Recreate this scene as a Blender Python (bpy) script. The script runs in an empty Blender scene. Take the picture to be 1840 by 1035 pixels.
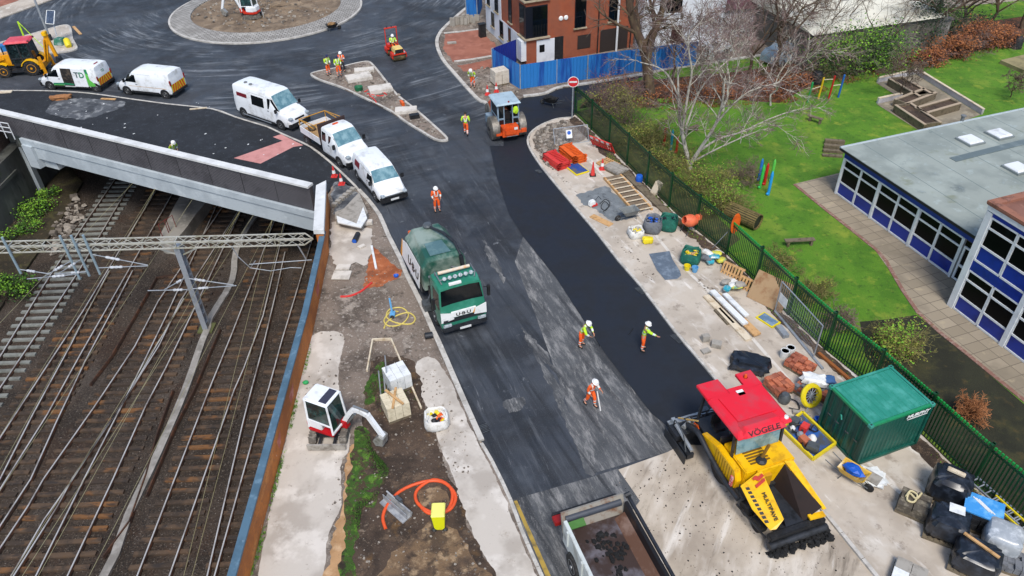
import bpy,bmesh,math,random
from mathutils import Vector,Matrix
from mathutils.geometry import tessellate_polygon
from mathutils import noise as mnoise
R=math.radians
C=bpy.context.scene.collection
scene=bpy.context.scene
random.seed(7)
# ------------------------------------------------------------------ camera, sky, sun, exposure
CAM_H=24.0
FPX,PITCH,ROLL=1359.0,R(37.94),R(-1.524)
_f=Vector((0,math.cos(PITCH),-math.sin(PITCH)))
_r0=Vector((1,0,0));_u0=_r0.cross(_f)
_r=_r0*math.cos(ROLL)+_u0*math.sin(ROLL)
_u=-_r0*math.sin(ROLL)+_u0*math.cos(ROLL)
cam=bpy.data.objects.new('camera',bpy.data.cameras.new('camera'))
C.objects.link(cam)
cam.matrix_world=Matrix(((_r.x,_u.x,-_f.x,0),(_r.y,_u.y,-_f.y,0),(_r.z,_u.z,-_f.z,CAM_H),(0,0,0,1)))
cam.data.sensor_width=36
cam.data.lens=36*FPX/1840
cam.data.clip_start=.1
cam.data.clip_end=2000
scene.camera=cam
SUN_EL,SUN_AZ=R(56),R(176)          # azimuth clockwise from +Y
w=bpy.data.worlds.new("World");scene.world=w;w.use_nodes=True
nt=w.node_tree
sky=nt.nodes.new('ShaderNodeTexSky');sky.sky_type='NISHITA';sky.sun_disc=False
sky.sun_elevation=SUN_EL;sky.sun_rotation=SUN_AZ;sky.air_density=1.0;sky.dust_density=1.5;sky.ozone_density=1.0
bg=nt.nodes['Background'];bg.inputs[1].default_value=.12
nt.links.new(sky.outputs[0],bg.inputs[0])
sl=bpy.data.lights.new('sun','SUN');sl.energy=1.9;sl.angle=R(18);sl.color=(1,.95,.88)
so=bpy.data.objects.new('sun',sl);C.objects.link(so)
sd=Vector((math.sin(SUN_AZ)*math.cos(SUN_EL),math.cos(SUN_AZ)*math.cos(SUN_EL),math.sin(SUN_EL)))
so.rotation_euler=sd.to_track_quat('Z','Y').to_euler();so.location=sd*80
scene.view_settings.view_transform='Standard';scene.view_settings.look='None'
scene.view_settings.gamma=1;scene.view_settings.exposure=.70;scene.view_settings.use_curve_mapping=False
def G(px,py,z=0.0):
    """photo pixel -> point of the horizontal plane at height z (used to measure the site plan)"""
    d=_f+_r*((px-920)/FPX)-_u*((py-517.5)/FPX)
    return Vector((0,0,CAM_H))+d*((z-CAM_H)/d.z)
def GL(pts,z=0.0):return[G(x,y,z)for x,y in pts]
# ------------------------------------------------------------------ materials
def hexc(h):
    h=h.lstrip('#');o=[]
    for i in(0,2,4):
        v=int(h[i:i+2],16)/255
        o.append(v/12.92 if v<=.04045 else((v+.055)/1.055)**2.4)
    return(*o,1)
class NT:
    def __init__(s,name):
        s.m=bpy.data.materials.new(name);s.m.use_nodes=True;s.t=s.m.node_tree
        s.b=s.t.nodes['Principled BSDF']
    def n(s,typ,**kw):
        x=s.t.nodes.new(typ)
        for k,v in kw.items():
            if k.startswith('i'):x.inputs[int(k[1:])].default_value=v
            else:setattr(x,k,v)
        return x
    def l(s,a,b):s.t.links.new(a,b)
    def mapr(s,src,lo,hi,a=0.,b=1.):
        r=s.n('ShaderNodeMapRange');r.interpolation_type='SMOOTHSTEP'
        if lo>hi:lo,hi,a,b=hi,lo,b,a
        for i,v in((1,lo),(2,hi),(3,a),(4,b)):r.inputs[i].default_value=v
        s.l(src,r.inputs[0]);return r.outputs[0]
    def mix(s,fac,a,b,amt=1.):
        x=s.n('ShaderNodeMix',data_type='RGBA')
        if amt!=1.:
            mm=s.n('ShaderNodeMath',operation='MULTIPLY',i1=amt);s.l(fac,mm.inputs[0]);fac=mm.outputs[0]
        s.l(fac,x.inputs[0])
        for v,i in((a,6),(b,7)):
            if isinstance(v,tuple):x.inputs[i].default_value=v
            else:s.l(v,x.inputs[i])
        return x.outputs[2]
    def noise(s,vec,scale,detail=4,rough=.6,typ='noise'):
        if typ=='noise':
            x=s.n('ShaderNodeTexNoise');x.inputs['Scale'].default_value=scale
            x.inputs['Detail'].default_value=detail;x.inputs['Roughness'].default_value=rough
            s.l(vec,x.inputs['Vector']);return x.outputs[0]
        x=s.n('ShaderNodeTexVoronoi',feature='DISTANCE_TO_EDGE' if typ=='cell' else 'F1');x.inputs['Scale'].default_value=scale
        s.l(vec,x.inputs['Vector']);return x.outputs[0]
    def pos(s,scale=(1,1,1),rot=0.,obj=False,polar=None):
        if obj:src=s.n('ShaderNodeTexCoord').outputs['Object']
        else:src=s.n('ShaderNodeNewGeometry').outputs['Position']
        if polar:
            sub=s.n('ShaderNodeVectorMath',operation='SUBTRACT');sub.inputs[1].default_value=(polar[0],polar[1],0);s.l(src,sub.inputs[0])
            sep=s.n('ShaderNodeSeparateXYZ');s.l(sub.outputs[0],sep.inputs[0])
            at=s.n('ShaderNodeMath',operation='ARCTAN2');s.l(sep.outputs[1],at.inputs[0]);s.l(sep.outputs[0],at.inputs[1])
            cx=s.n('ShaderNodeCombineXYZ');s.l(sep.outputs[0],cx.inputs[0]);s.l(sep.outputs[1],cx.inputs[1])
            ln=s.n('ShaderNodeVectorMath',operation='LENGTH');s.l(cx.outputs[0],ln.inputs[0])
            c2=s.n('ShaderNodeCombineXYZ');s.l(ln.outputs['Value'],c2.inputs[0]);s.l(at.outputs[0],c2.inputs[1]);src=c2.outputs[0]
        m=s.n('ShaderNodeMapping');m.inputs['Rotation'].default_value=(0,0,rot)
        m0=s.n('ShaderNodeMapping');s.l(src,m.inputs[0]);m0.inputs['Scale'].default_value=scale;s.l(m.outputs[0],m0.inputs[0])
        return m0.outputs[0]
    def bump(s,h,strength,dist=.02):
        b=s.n('ShaderNodeBump');b.inputs['Strength'].default_value=strength;b.inputs['Distance'].default_value=dist
        s.l(h,b.inputs['Height']);s.l(b.outputs[0],s.b.inputs['Normal'])
_M={}
def mat(name,col,rough=.6,metal=0.,col2=None,scale=3.,lo=.45,hi=.7,amt=1.,bump=0.,bscale=30.,spec=None,emit=0,stretch=(1,1,1)):
    """object paint / stuff with worn second colour"""
    if name in _M:return _M[name]
    t=NT(name);c=hexc(col);t.b.inputs['Roughness'].default_value=rough;t.b.inputs['Metallic'].default_value=metal
    if spec is not None:t.b.inputs['Specular IOR Level'].default_value=spec
    if col2 is None:
        col2=tuple(min(1,v*.72)for v in c[:3])+(1,);amt=.55
    else:col2=hexc(col2)
    p=t.pos(obj=True,scale=stretch)
    f=t.mapr(t.noise(p,scale,5,.65),lo,hi)
    t.l(t.mix(f,c,col2,amt),t.b.inputs['Base Color'])
    if bump:t.bump(t.noise(p,bscale,3),bump)
    _M[name]=t.m;return t.m
def gmat(name,base,layers,rough=.85,bump=.3,bscale=25.,bd=.02,rough2=None):
    """ground: layers of (colour, noise scale, lo, hi, amount, options)"""
    t=NT(name);cur=hexc(base)
    for L in layers:
        col,sc,lo,hi,amt=L[:5];o=L[5]if len(L)>5 else{}
        v=t.pos(scale=o.get('s',(1,1,1)),rot=o.get('rot',0.),polar=o.get('polar'))
        f=t.mapr(t.noise(v,sc,o.get('d',4),o.get('r',.6),o.get('k','noise')),lo,hi)
        if 'm' in o:      # masked by a broad patch noise
            g=t.mapr(t.noise(t.pos(),o['m'],3),.45,.6)
            mm=t.n('ShaderNodeMath',operation='MULTIPLY');t.l(f,mm.inputs[0]);t.l(g,mm.inputs[1]);f=mm.outputs[0]
        if 'yr' in o:     # fades between two distances along the site
            sp=t.n('ShaderNodeSeparateXYZ');t.l(t.pos(),sp.inputs[0]);g=t.mapr(sp.outputs[1],*o['yr'])
            mm=t.n('ShaderNodeMath',operation='MULTIPLY');t.l(f,mm.inputs[0]);t.l(g,mm.inputs[1]);f=mm.outputs[0]
        cur=t.mix(f,cur,hexc(col),amt)
    t.l(cur,t.b.inputs['Base Color']);t.b.inputs['Roughness'].default_value=rough
    if rough2 is not None:
        t.l(t.mapr(t.noise(t.pos(),.6,3),.4,.65,rough,rough2),t.b.inputs['Roughness'])
    if bump:t.bump(t.noise(t.pos(),bscale,5,.7),bump,bd)
    _M[name]=t.m;return t.m
def brickmat(name,c1,c2,mortar,scale=1.,bw=.22,bh=.075,ms=.012,axis='wall',stain=None,rot=0,offset=.5,rough=.85):
    t=NT(name)
    gpos=t.n('ShaderNodeNewGeometry')
    if axis=='floor':vec=t.pos(rot=rot)
    else:   # walls: run along the wall, height up
        sep=t.n('ShaderNodeSeparateXYZ');v0=t.pos(rot=rot);t.l(v0,sep.inputs[0])
        ad=t.n('ShaderNodeMath',operation='ADD');t.l(sep.outputs[0],ad.inputs[0]);t.l(sep.outputs[1],ad.inputs[1])
        cb=t.n('ShaderNodeCombineXYZ');t.l(ad.outputs[0],cb.inputs[0]);t.l(sep.outputs[2],cb.inputs[1]);vec=cb.outputs[0]
    b=t.n('ShaderNodeTexBrick');t.l(vec,b.inputs['Vector']);b.offset=offset
    b.inputs['Color1'].default_value=hexc(c1);b.inputs['Color2'].default_value=hexc(c2);b.inputs['Mortar'].default_value=hexc(mortar)
    b.inputs['Scale'].default_value=scale;b.inputs['Brick Width'].default_value=bw;b.inputs['Row Height'].default_value=bh;b.inputs['Mortar Size'].default_value=ms
    cur=b.outputs[0]
    if stain:
        for col,sc,lo,hi,amt in stain:cur=t.mix(t.mapr(t.noise(t.pos(),sc,5),lo,hi),cur,hexc(col),amt)
    t.l(cur,t.b.inputs['Base Color']);t.b.inputs['Roughness'].default_value=rough
    _M[name]=t.m;return t.m
# ------------------------------------------------------------------ mesh builder
def rz(a):return Matrix.Rotation(a,4,'Z')
def T(x,y,z):return Matrix.Translation((x,y,z))
def area2(p):return sum(p[i][0]*p[(i+1)%len(p)][1]-p[(i+1)%len(p)][0]*p[i][1]for i in range(len(p)))
class MB:
    def __init__(s,M=None):s.v=[];s.f=[];s.mi=[];s.M=M;s.m=0
    def add(s,vs,fs):
        k=len(s.v)
        s.v+=[tuple(s.M@Vector(v))if s.M else tuple(v)for v in vs]
        for f in fs:s.f.append([k+i for i in f]);s.mi.append(s.m)
        return s
    def box(s,x0,x1,y0,y1,z0,z1,M=None,tx=0.,ty=0.):
        """tx, ty: how much the top is drawn in along x and y at each side"""
        vs=[(x0,y0,z0),(x1,y0,z0),(x1,y1,z0),(x0,y1,z0),(x0+tx,y0+ty,z1),(x1-tx,y0+ty,z1),(x1-tx,y1-ty,z1),(x0+tx,y1-ty,z1)]
        if M:vs=[M@Vector(v)for v in vs]
        return s.add(vs,[(3,2,1,0),(4,5,6,7),(0,1,5,4),(1,2,6,5),(2,3,7,6),(3,0,4,7)])
    def cbox(s,c,size,M=None,**k):
        return s.box(c[0]-size[0]/2,c[0]+size[0]/2,c[1]-size[1]/2,c[1]+size[1]/2,c[2]-size[2]/2,c[2]+size[2]/2,M,**k)
    def prism(s,poly,z0,z1,M=None):
        if area2(poly)<0:poly=poly[::-1]
        n=len(poly);tri=tessellate_polygon([[Vector((p[0],p[1],0))for p in poly]])
        vs=[(p[0],p[1],z0)for p in poly]+[(p[0],p[1],z1)for p in poly]
        if M:vs=[M@Vector(v)for v in vs]
        fs=[]
        for t in tri:
            a,b,c=t
            if(poly[b][0]-poly[a][0])*(poly[c][1]-poly[a][1])-(poly[b][1]-poly[a][1])*(poly[c][0]-poly[a][0])<0:b,c=c,b
            fs.append((a+n,b+n,c+n));fs.append((c,b,a))
        fs+=[(i,(i+1)%n,(i+1)%n+n,i+n)for i in range(n)]
        return s.add(vs,fs)
    def sheet(s,poly,z):
        if area2(poly)<0:poly=poly[::-1]
        tri=tessellate_polygon([[Vector((p[0],p[1],0))for p in poly]]);fs=[]
        for a,b,c in tri:
            if(poly[b][0]-poly[a][0])*(poly[c][1]-poly[a][1])-(poly[b][1]-poly[a][1])*(poly[c][0]-poly[a][0])<0:b,c=c,b
            fs.append((a,b,c))
        return s.add([(p[0],p[1],z)for p in poly],fs)
    def side(s,poly,y0,y1,M=None):
        """profile in x,z extruded along y"""
        X=Matrix(((1,0,0,0),(0,0,1,0),(0,1,0,0),(0,0,0,1)))
        k=len(s.f);s.prism(poly,y0,y1,(M@X)if M else X)
        for i in range(k,len(s.f)):s.f[i]=s.f[i][::-1]
        return s
    def tube(s,pts,r,n=8,cap=True,r1=None,closed=False):
        pts=[Vector(p)for p in pts];N=len(pts)
        if N<2:return s
        rings=[];prev=None
        for i,p in enumerate(pts):
            if closed:d=pts[(i+1)%N]-pts[i-1]
            else:d=(pts[min(i+1,N-1)]-pts[max(i-1,0)])
            if d.length<1e-9:d=Vector((0,0,1))
            d.normalize()
            if prev is None:
                a=d.orthogonal().normalized()
                if abs(d.z)<.9:a=d.cross(Vector((0,0,1))).normalized()
            else:
                a=prev-d*prev.dot(d)
                a=a.normalized()if a.length>1e-6 else d.orthogonal().normalized()
            prev=a;b=d.cross(a)
            rr=r if not isinstance(r,(list,tuple))else r[i]
            if r1 is not None:rr=r+(r1-r)*i/(N-1)
            rings.append([p+(a*math.cos(2*math.pi*k/n)+b*math.sin(2*math.pi*k/n))*rr for k in range(n)])
        vs=[v for g in rings for v in g];fs=[]
        for i in range(N if closed else N-1):
            j=(i+1)%N
            for k in range(n):fs.append((i*n+k,i*n+(k+1)%n,j*n+(k+1)%n,j*n+k))
        if cap and not closed:fs.append(tuple(range(n))[::-1]);fs.append(tuple((N-1)*n+k for k in range(n)))
        return s.add(vs,fs)
    def cyl(s,a,b,r,r1=None,n=16):return s.tube([a,b],r,n,True,r if r1 is None else r1)
    def bar(s,a,b,w,h=None):
        """square bar between two points"""
        a=Vector(a);b=Vector(b);h=h or w;d=(b-a)
        if d.length<1e-6:return s
        d.normalize();x=d.cross(Vector((0,0,1)))
        x=Vector((1,0,0))if x.length<1e-4 else x.normalized()
        y=x.cross(d);vs=[]
        for p in(a,b):
            for i,j in((-1,-1),(1,-1),(1,1),(-1,1)):vs.append(p+x*(i*w/2)+y*(j*h/2))
        return s.add(vs,[(0,1,2,3),(7,6,5,4),(0,4,5,1),(1,5,6,2),(2,6,7,3),(3,7,4,0)])
    def loft(s,rings,cap=True,closed=True):
        n=len(rings[0]);vs=[v for g in rings for v in g];fs=[]
        for i in range(len(rings)-1):
            for k in range(n if closed else n-1):fs.append((i*n+k,i*n+(k+1)%n,(i+1)*n+(k+1)%n,(i+1)*n+k))
        if cap:fs.append(tuple(range(n))[::-1]);fs.append(tuple((len(rings)-1)*n+k for k in range(n)))
        return s.add(vs,fs)
    def lathe(s,prof,n=16,M=None,cap=True):
        rings=[[Vector((r*math.cos(2*math.pi*k/n),r*math.sin(2*math.pi*k/n),z))for k in range(n)]for r,z in prof]
        if M:rings=[[M@v for v in g]for g in rings]
        return s.loft(rings,cap=cap)
    def quad(s,*p):return s.add(p,[tuple(range(len(p)))])
    def plate(s,pts,t):
        """flat plate through pts with thickness t along its normal"""
        P=[Vector(p)for p in pts];nrm=(P[1]-P[0]).cross(P[2]-P[0]).normalized()*t;n=len(P)
        return s.add(P+[p+nrm for p in P],[tuple(range(n))[::-1],tuple(range(n,2*n))]+[(i,(i+1)%n,(i+1)%n+n,i+n)for i in range(n)])
    def blob(s,c,r,n=10,m=7,jit=.0,sq=1.,rnd=random):
        c=Vector(c);r=(r,r,r)if not isinstance(r,(tuple,list))else r;vs=[c+Vector((0,0,-r[2]))]
        for i in range(1,m):
            ph=-math.pi/2+math.pi*i/m
            for k in range(n):
                a=2*math.pi*k/n;j=1+rnd.uniform(-jit,jit)
                x,y,z=math.cos(a)*math.cos(ph),math.sin(a)*math.cos(ph),math.sin(ph)
                f=lambda q:math.copysign(abs(q)**sq,q)
                vs.append(c+Vector((f(x)*r[0]*j,f(y)*r[1]*j,f(z)*r[2]*j)))
        vs.append(c+Vector((0,0,r[2])));fs=[]
        for k in range(n):fs.append((0,1+(k+1)%n,1+k));fs.append((len(vs)-1,1+(m-2)*n+k,1+(m-2)*n+(k+1)%n))
        for i in range(m-2):
            for k in range(n):fs.append((1+i*n+k,1+i*n+(k+1)%n,1+(i+1)*n+(k+1)%n,1+(i+1)*n+k))
        return s.add(vs,fs)
    def build(s,name,mats,parent=None,smooth=None,bevel=0.):
        me=bpy.data.meshes.new(name);me.from_pydata(s.v,[],s.f)
        if not isinstance(mats,(list,tuple)):mats=[mats]
        for m in mats:me.materials.append(m)
        me.polygons.foreach_set('material_index',s.mi)
        if bevel or smooth is None:
            pass
        if bevel:
            bm=bmesh.new();bm.from_mesh(me)
            bmesh.ops.remove_doubles(bm,verts=bm.verts,dist=.0005)
            es=[e for e in bm.edges if len(e.link_faces)==2 and e.calc_face_angle(0)>R(35)]
            bmesh.ops.bevel(bm,geom=es,offset=bevel,segments=2,affect='EDGES',clamp_overlap=True,material=-1)
            bm.to_mesh(me);bm.free()
        if smooth:
            me.polygons.foreach_set('use_smooth',[True]*len(me.polygons))
            me.set_sharp_from_angle(angle=R(smooth))
        me.update()
        o=bpy.data.objects.new(name,me);C.objects.link(o)
        if parent:o.parent=parent
        return o
def thing(name,label,cat,loc=(0,0,0),rot=0.,group=None):
    o=bpy.data.objects.new(name,None);C.objects.link(o);o.empty_display_size=.2
    o.location=loc;o.rotation_euler=(0,0,rot);o['label']=label;o['category']=cat
    if group:o['group']=group
    return o
def tag(o,label,cat,group=None,kind=None,loc=None,rot=None):
    o['label']=label;o['category']=cat
    if group:o['group']=group
    if kind:o['kind']=kind
    if loc is not None:o.location=loc
    if rot is not None:o.rotation_euler=(0,0,rot)if not isinstance(rot,tuple)else rot
    return o
def struct(o):o['kind']='structure';return o
def dup(root,loc,rot=0.,label=None,group=None):
    kids={}
    for o in list(C.objects):
        if o.parent:kids.setdefault(o.parent.name,[]).append(o)
    def cp(o,par):
        c=o.copy();C.objects.link(c)
        if par:c.parent=par
        for ch in kids.get(o.name,[]):cp(ch,c)
        return c
    r=cp(root,None);r.location=loc;r.rotation_euler=rot if isinstance(rot,tuple)else(0,0,rot)
    if label:r['label']=label
    if group:r['group']=group
    return r
def text(body,size,m,parent,M,name='lettering',bold=.0,sx=1.,extrude=.002,align='CENTER'):
    cu=bpy.data.curves.new(name,'FONT');cu.body=body;cu.size=size;cu.extrude=extrude;cu.offset=bold;cu.align_x=align;cu.align_y='CENTER'
    cu.resolution_u=3
    to=bpy.data.objects.new(name,cu);C.objects.link(to)
    me=bpy.data.meshes.new_from_object(to.evaluated_get(bpy.context.evaluated_depsgraph_get()))
    bpy.data.objects.remove(to);me.transform(Matrix.Diagonal((sx,1,1,1)));me.transform(M)
    me.materials.clear();me.materials.append(m)
    o=bpy.data.objects.new(name,me);C.objects.link(o)
    if parent:o.parent=parent
    return o
def frame(x,y,z=None):
    """matrix from text-right and text-up directions (unit vectors)"""
    x=Vector(x).normalized();y=Vector(y).normalized();n=x.cross(y)
    return Matrix(((x.x,y.x,n.x,0),(x.y,y.y,n.y,0),(x.z,y.z,n.z,0),(0,0,0,1)))
def wheels_at(fpx,rpx,side,half):
    """pose of a vehicle from the ground points of its two visible wheels; side 'L' or 'R'"""
    F,B=G(*fpx),G(*rpx);d=(F-B);wb=d.length;d.normalize();a=math.atan2(d.y,d.x)
    left=Vector((-d.y,d.x,0));mid=(F+B)/2+left*(-half if side=='L' else half)
    return mid,a,wb
def smooth_path(pts,n=6,closed=False):
    P=[Vector(p)for p in pts];out=[];N=len(P)
    rng=range(N if closed else N-1)
    for i in rng:
        if closed:a,b,c,d=P[i-1],P[i],P[(i+1)%N],P[(i+2)%N]
        else:a,b,c,d=P[max(i-1,0)],P[i],P[i+1],P[min(i+2,N-1)]
        for k in range(n):
            t=k/n
            out.append(.5*((2*b)+(c-a)*t+(2*a-5*b+4*c-d)*t*t+(3*b-a-3*c+d)*t**3))
    if not closed:out.append(P[-1])
    return out
def offset_line(P,d):
    out=[]
    for i,p in enumerate(P):
        t=(P[min(i+1,len(P)-1)]-P[max(i-1,0)]);t.z=0;t.normalize()
        out.append(Vector((p.x-t.y*d,p.y+t.x*d,p.z)))
    return out
# ------------------------------------------------------------------ shared paints
ASPH_D=gmat('fresh asphalt','#181d26',[('#10141b',.6,.4,.65,.7),('#262b33',34,.5,.75,.6,dict(d=2)),('#2d333b',1.3,.6,.8,.35,dict(s=(1,.05,1),rot=R(-14)))],rough=.6,bump=.6,bscale=45,bd=.014,rough2=.8)
_rc=(-24.0,84.0)
ASPH=gmat('road asphalt','#383c42',[
    ('#22252a',.18,.42,.6,.9),('#4d5258',.5,.5,.75,.7),
    ('#696d71',3.8,.52,.70,.4,dict(yr=(50,40),s=(1,.05,1),rot=R(-20),d=8,r=.75)),
    ('#1c1f23',1.4,.5,.64,.7,dict(yr=(54,42),s=(1,.045,1),rot=R(-24),d=6)),
    ('#8a8d90',3.0,.56,.68,.7,dict(yr=(54,42),s=(1,.07,1),rot=R(-16),d=9,r=.8,m=.2)),
    ('#8f9498',2.0,.47,.68,.75,dict(yr=(38,50),s=(1,1.7,1),polar=_rc,d=10,r=.8,m=.12)),
    ('#282c31',2.1,.54,.68,.65,dict(yr=(36,50),s=(1,.9,1),polar=_rc,d=6)),
    ('#94989b',.9,.6,.68,.5,dict(d=10,r=.8)),
    ('#868a90',34,.58,.8,.45,dict(d=2))],rough=.6,bump=.6,bscale=40,bd=.012,rough2=.85)
ASPH_W=gmat('worn asphalt','#4c4e50',[
    ('#3c3e40',.35,.44,.6,.8),('#838280',2.4,.46,.64,.8,dict(s=(1,.2,1),rot=R(-22),d=9,r=.78)),
    ('#2b2d30',1.6,.52,.62,.8,dict(s=(1,.05,1),rot=R(-26),d=6)),('#9f9d99',2.6,.52,.68,.7,dict(s=(1,.22,1),rot=R(-14),d=9,r=.78)),
    ('#a5a39e',30,.58,.78,.45,dict(d=2))],rough=.8,bump=.6,bscale=40,bd=.012)
ASPH_B=gmat('bridge footway asphalt','#1f2227',[('#14171b',.5,.42,.62,.8),('#33383f',2.3,.52,.7,.6,dict(d=6)),('#7d8286',9,.61,.72,.7,dict(d=5,r=.7)),('#9a9da0',30,.66,.8,.5,dict(d=2))],bump=.4,bscale=40,bd=.01)
ASPH_G=gmat('scraped asphalt patch','#4f5256',[('#8a8c8c',1.2,.5,.6,.8,dict(d=7,r=.7)),('#2b2e33',.9,.48,.62,.8),('#bdbfbe',1.6,.0,.03,.0)],bump=.4)
CONC=gmat('pavement concrete','#b8ad9e',[('#a09587',.4,.42,.62,.8),('#c0b8ac',.9,.5,.66,.8,dict(d=6)),('#7b7064',1.4,.55,.68,.7,dict(d=6,r=.7)),('#7f7468',5,.63,.75,.5,dict(d=5)),('#e0dbd3',2.5,.58,.72,.6,dict(s=(1,.25,1),rot=R(-25))),('#6b6258',28,.66,.8,.5,dict(d=2))],rough=.9,bump=.25,bscale=30,bd=.01)
PALE=gmat('planed road base','#b5a998',[('#978b7c',.35,.42,.62,.9),('#cdc4b7',.8,.48,.66,.8,dict(s=(1,.35,1),rot=R(20))),('#6d6356',1.3,.52,.68,.8,dict(s=(1,.2,1),rot=R(30),d=6,r=.7)),('#dcd6cc',1.7,.56,.7,.7,dict(s=(1,.12,1),rot=R(28))),('#5f574e',7,.6,.7,.65,dict(d=5,r=.8,m=.3)),('#6d655b',26,.64,.78,.6,dict(d=2))],rough=.9,bump=.3,bscale=30,bd=.012)
DIRT=gmat('site rubble ground','#7d7064',[('#544a41',.45,.42,.6,.9),('#a59a8d',.9,.5,.66,.8,dict(d=7,r=.7)),('#3f372f',1.5,.55,.68,.7,dict(d=6)),('#b9b0a5',7,.58,.7,.7,dict(d=4)),('#c9c1b6',18,.63,.72,.6,dict(d=3))],rough=.95,bump=.9,bscale=9,bd=.05)
SOIL=gmat('brown soil','#4c3d31',[('#33281f',.7,.42,.6,.9),('#6e5a47',1.2,.5,.66,.8,dict(d=7,r=.75)),('#8a7a68',5,.6,.72,.6,dict(d=5)),('#a89c8c',14,.66,.74,.6,dict(d=3)),('#7a5a32',.8,.6,.72,.5)],rough=.95,bump=1.,bscale=7,bd=.07)
TAN=gmat('tan earth','#715a42',[('#4c3d31',1.2,.42,.6,.95,dict(d=7)),('#a2896a',2.2,.52,.66,.8,dict(d=6)),('#3f3226',2.4,.54,.66,.8,dict(d=6)),('#c2b7a6',9,.64,.73,.6)],rough=.95,bump=1.,bscale=8,bd=.06)
SAND=gmat('orange sand','#b08a62',[('#94714c',.8,.4,.62,.8),('#c9aa86',2,.5,.7,.6),('#7c6650',9,.62,.74,.5)],rough=.95,bump=.6,bscale=12,bd=.03)
REDS=gmat('red clay patch','#a05a34',[('#7d4426',1.2,.4,.6,.8),('#c07a52',3,.5,.7,.6),('#8c8378',6,.6,.7,.5)],rough=.95,bump=.8,bscale=10,bd=.04)
REDT=gmat('red footway sub base','#97604d',[('#84503f',.6,.42,.6,.8),('#ab7360',1.5,.5,.68,.6),('#75493b',3,.6,.7,.5),('#b99b8c',20,.66,.8,.4,dict(d=2))],rough=.9,bump=.4,bscale=25,bd=.01)
PINK=gmat('pink tactile paving','#c08680',[('#ad746e',2,.45,.6,.6),('#d3a29c',8,.55,.7,.5)],rough=.85)
KERB=gmat('kerb concrete','#b7b3ab',[('#97938b',1.5,.45,.6,.7),('#cfccc5',4,.5,.7,.6),('#7f7a72',9,.62,.74,.5)],rough=.85,bump=.2)
CONCL=gmat('pale strip concrete','#bbb3a8',[('#9f968b',.5,.44,.62,.8),('#cfc8be',.9,.5,.66,.8,dict(d=7)),('#978b7d',1.4,.57,.7,.7,dict(d=8,r=.75)),('#6f6458',6,.64,.74,.6,dict(d=6)),('#8d8276',26,.64,.8,.5,dict(d=2))],rough=.9,bump=.3,bscale=30,bd=.01)
GRASS=gmat('lawn grass','#568419',[('#427011',.5,.42,.62,.8),('#74902a',.35,.5,.68,.85),('#93a034',1.1,.54,.7,.6,dict(d=6)),('#2f4f10',3.2,.54,.7,.6),('#84a83a',9,.56,.72,.7,dict(d=6,r=.8)),('#24400d',15,.56,.7,.6,dict(d=5,r=.8)),('#5f5a26',.8,.62,.74,.5,dict(d=8,r=.75))],rough=.95,bump=1.,bscale=26,bd=.06)
DARKG=gmat('mossy dark playground soil','#2a2b1b',[('#1e1f13',.5,.42,.6,.8),('#3b3a1f',.8,.5,.68,.8,dict(d=6)),('#4d3f22',1.6,.56,.7,.5),('#4d5a24',9,.64,.72,.5),('#14150d',20,.55,.7,.5)],rough=.95,bump=.6,bscale=25,bd=.03)
LITTER=gmat('leaf litter','#4f3322',[('#33241a',.8,.42,.6,.9),('#7d4a2a',2.5,.5,.64,.8),('#9a6036',8,.56,.68,.8),('#4a4d22',.6,.55,.7,.6),('#b38a66',20,.64,.72,.6)],rough=.95,bump=1.,bscale=14,bd=.06)
BALL=gmat('track ballast','#463a2f',[('#2d241b',.35,.42,.6,.85),('#5d534a',.5,.52,.68,.6,dict(s=(1,.3,1))),('#3f2a1a',.28,.52,.66,.65),('#7d7367',9,.55,.68,.85,dict(d=3,r=.8)),('#120e0b',10,.5,.64,.85,dict(d=3,r=.8)),('#a69d92',13,.65,.72,.8,dict(d=2))],rough=.95,bump=1.,bscale=13,bd=.12)
VERGE=gmat('patchy verge','#463827',[('#355414',2.2,.44,.52,1.,dict(d=8,r=.75)),('#5c8526',3.5,.52,.66,.8,dict(d=6)),('#2a2018',2.8,.56,.66,.9,dict(d=6)),('#8f8371',12,.64,.72,.6)],rough=.95,bump=1.,bscale=14,bd=.06)
PAVE=brickmat('patio slabs','#9c907c','#8a7f6c','#6c6254',bw=.9,bh=.6,ms=.02,axis='floor',rot=R(-19),offset=0,stain=[('#7d7362',.5,.45,.62,.7),('#b0a184',1.3,.58,.7,.5),('#a8a05a',1.6,.66,.75,.35)])
SETT=brickmat('grey stone setts','#a6a39d','#8d8a84','#56524c',bw=.42,bh=.24,ms=.035,axis='floor',stain=[('#b9b6ae',.8,.5,.7,.4),('#6f6b64',.6,.52,.7,.4)])
Z1=.10      # raised footways and islands
def sheet(name,px,m,z=.004,kind='structure',world=None):
    b=MB();P=world or GL(px,z);b.sheet([(p.x,p.y)for p in P],z);o=b.build(name,m);o['kind']=kind;return o
def patch(name,px,m,z,kind='structure',n=3,jag=.13):
    P=smooth_path(GL(px,z),n,True);Q=[]
    for a,c in zip(P,P[1:]+P[:1]):      # ragged outline
        L=(c-a).length;k=max(1,int(L/.14));nn=Vector((-(c-a).y,(c-a).x,0)).normalized()if L>1e-6 else Vector()
        for q in range(k):
            p=a.lerp(c,q/k);v=Vector((p.x*1.3,p.y*1.3,z));Q.append(p+nn*(jag*1.3*mnoise.noise(v)+jag*.9*mnoise.noise(v*4.1)+jag*.5*mnoise.noise(v*11)))
    b=MB();b.sheet([(p.x,p.y)for p in Q],z);o=b.build(name,m);o['kind']=kind;return o
def slab(name,px,m,z=Z1,bot=-.02,world=None):
    b=MB();P=world or GL(px,z);b.prism([(p.x,p.y)for p in P],bot,z);o=b.build(name,m);o['kind']='structure';return o
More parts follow.
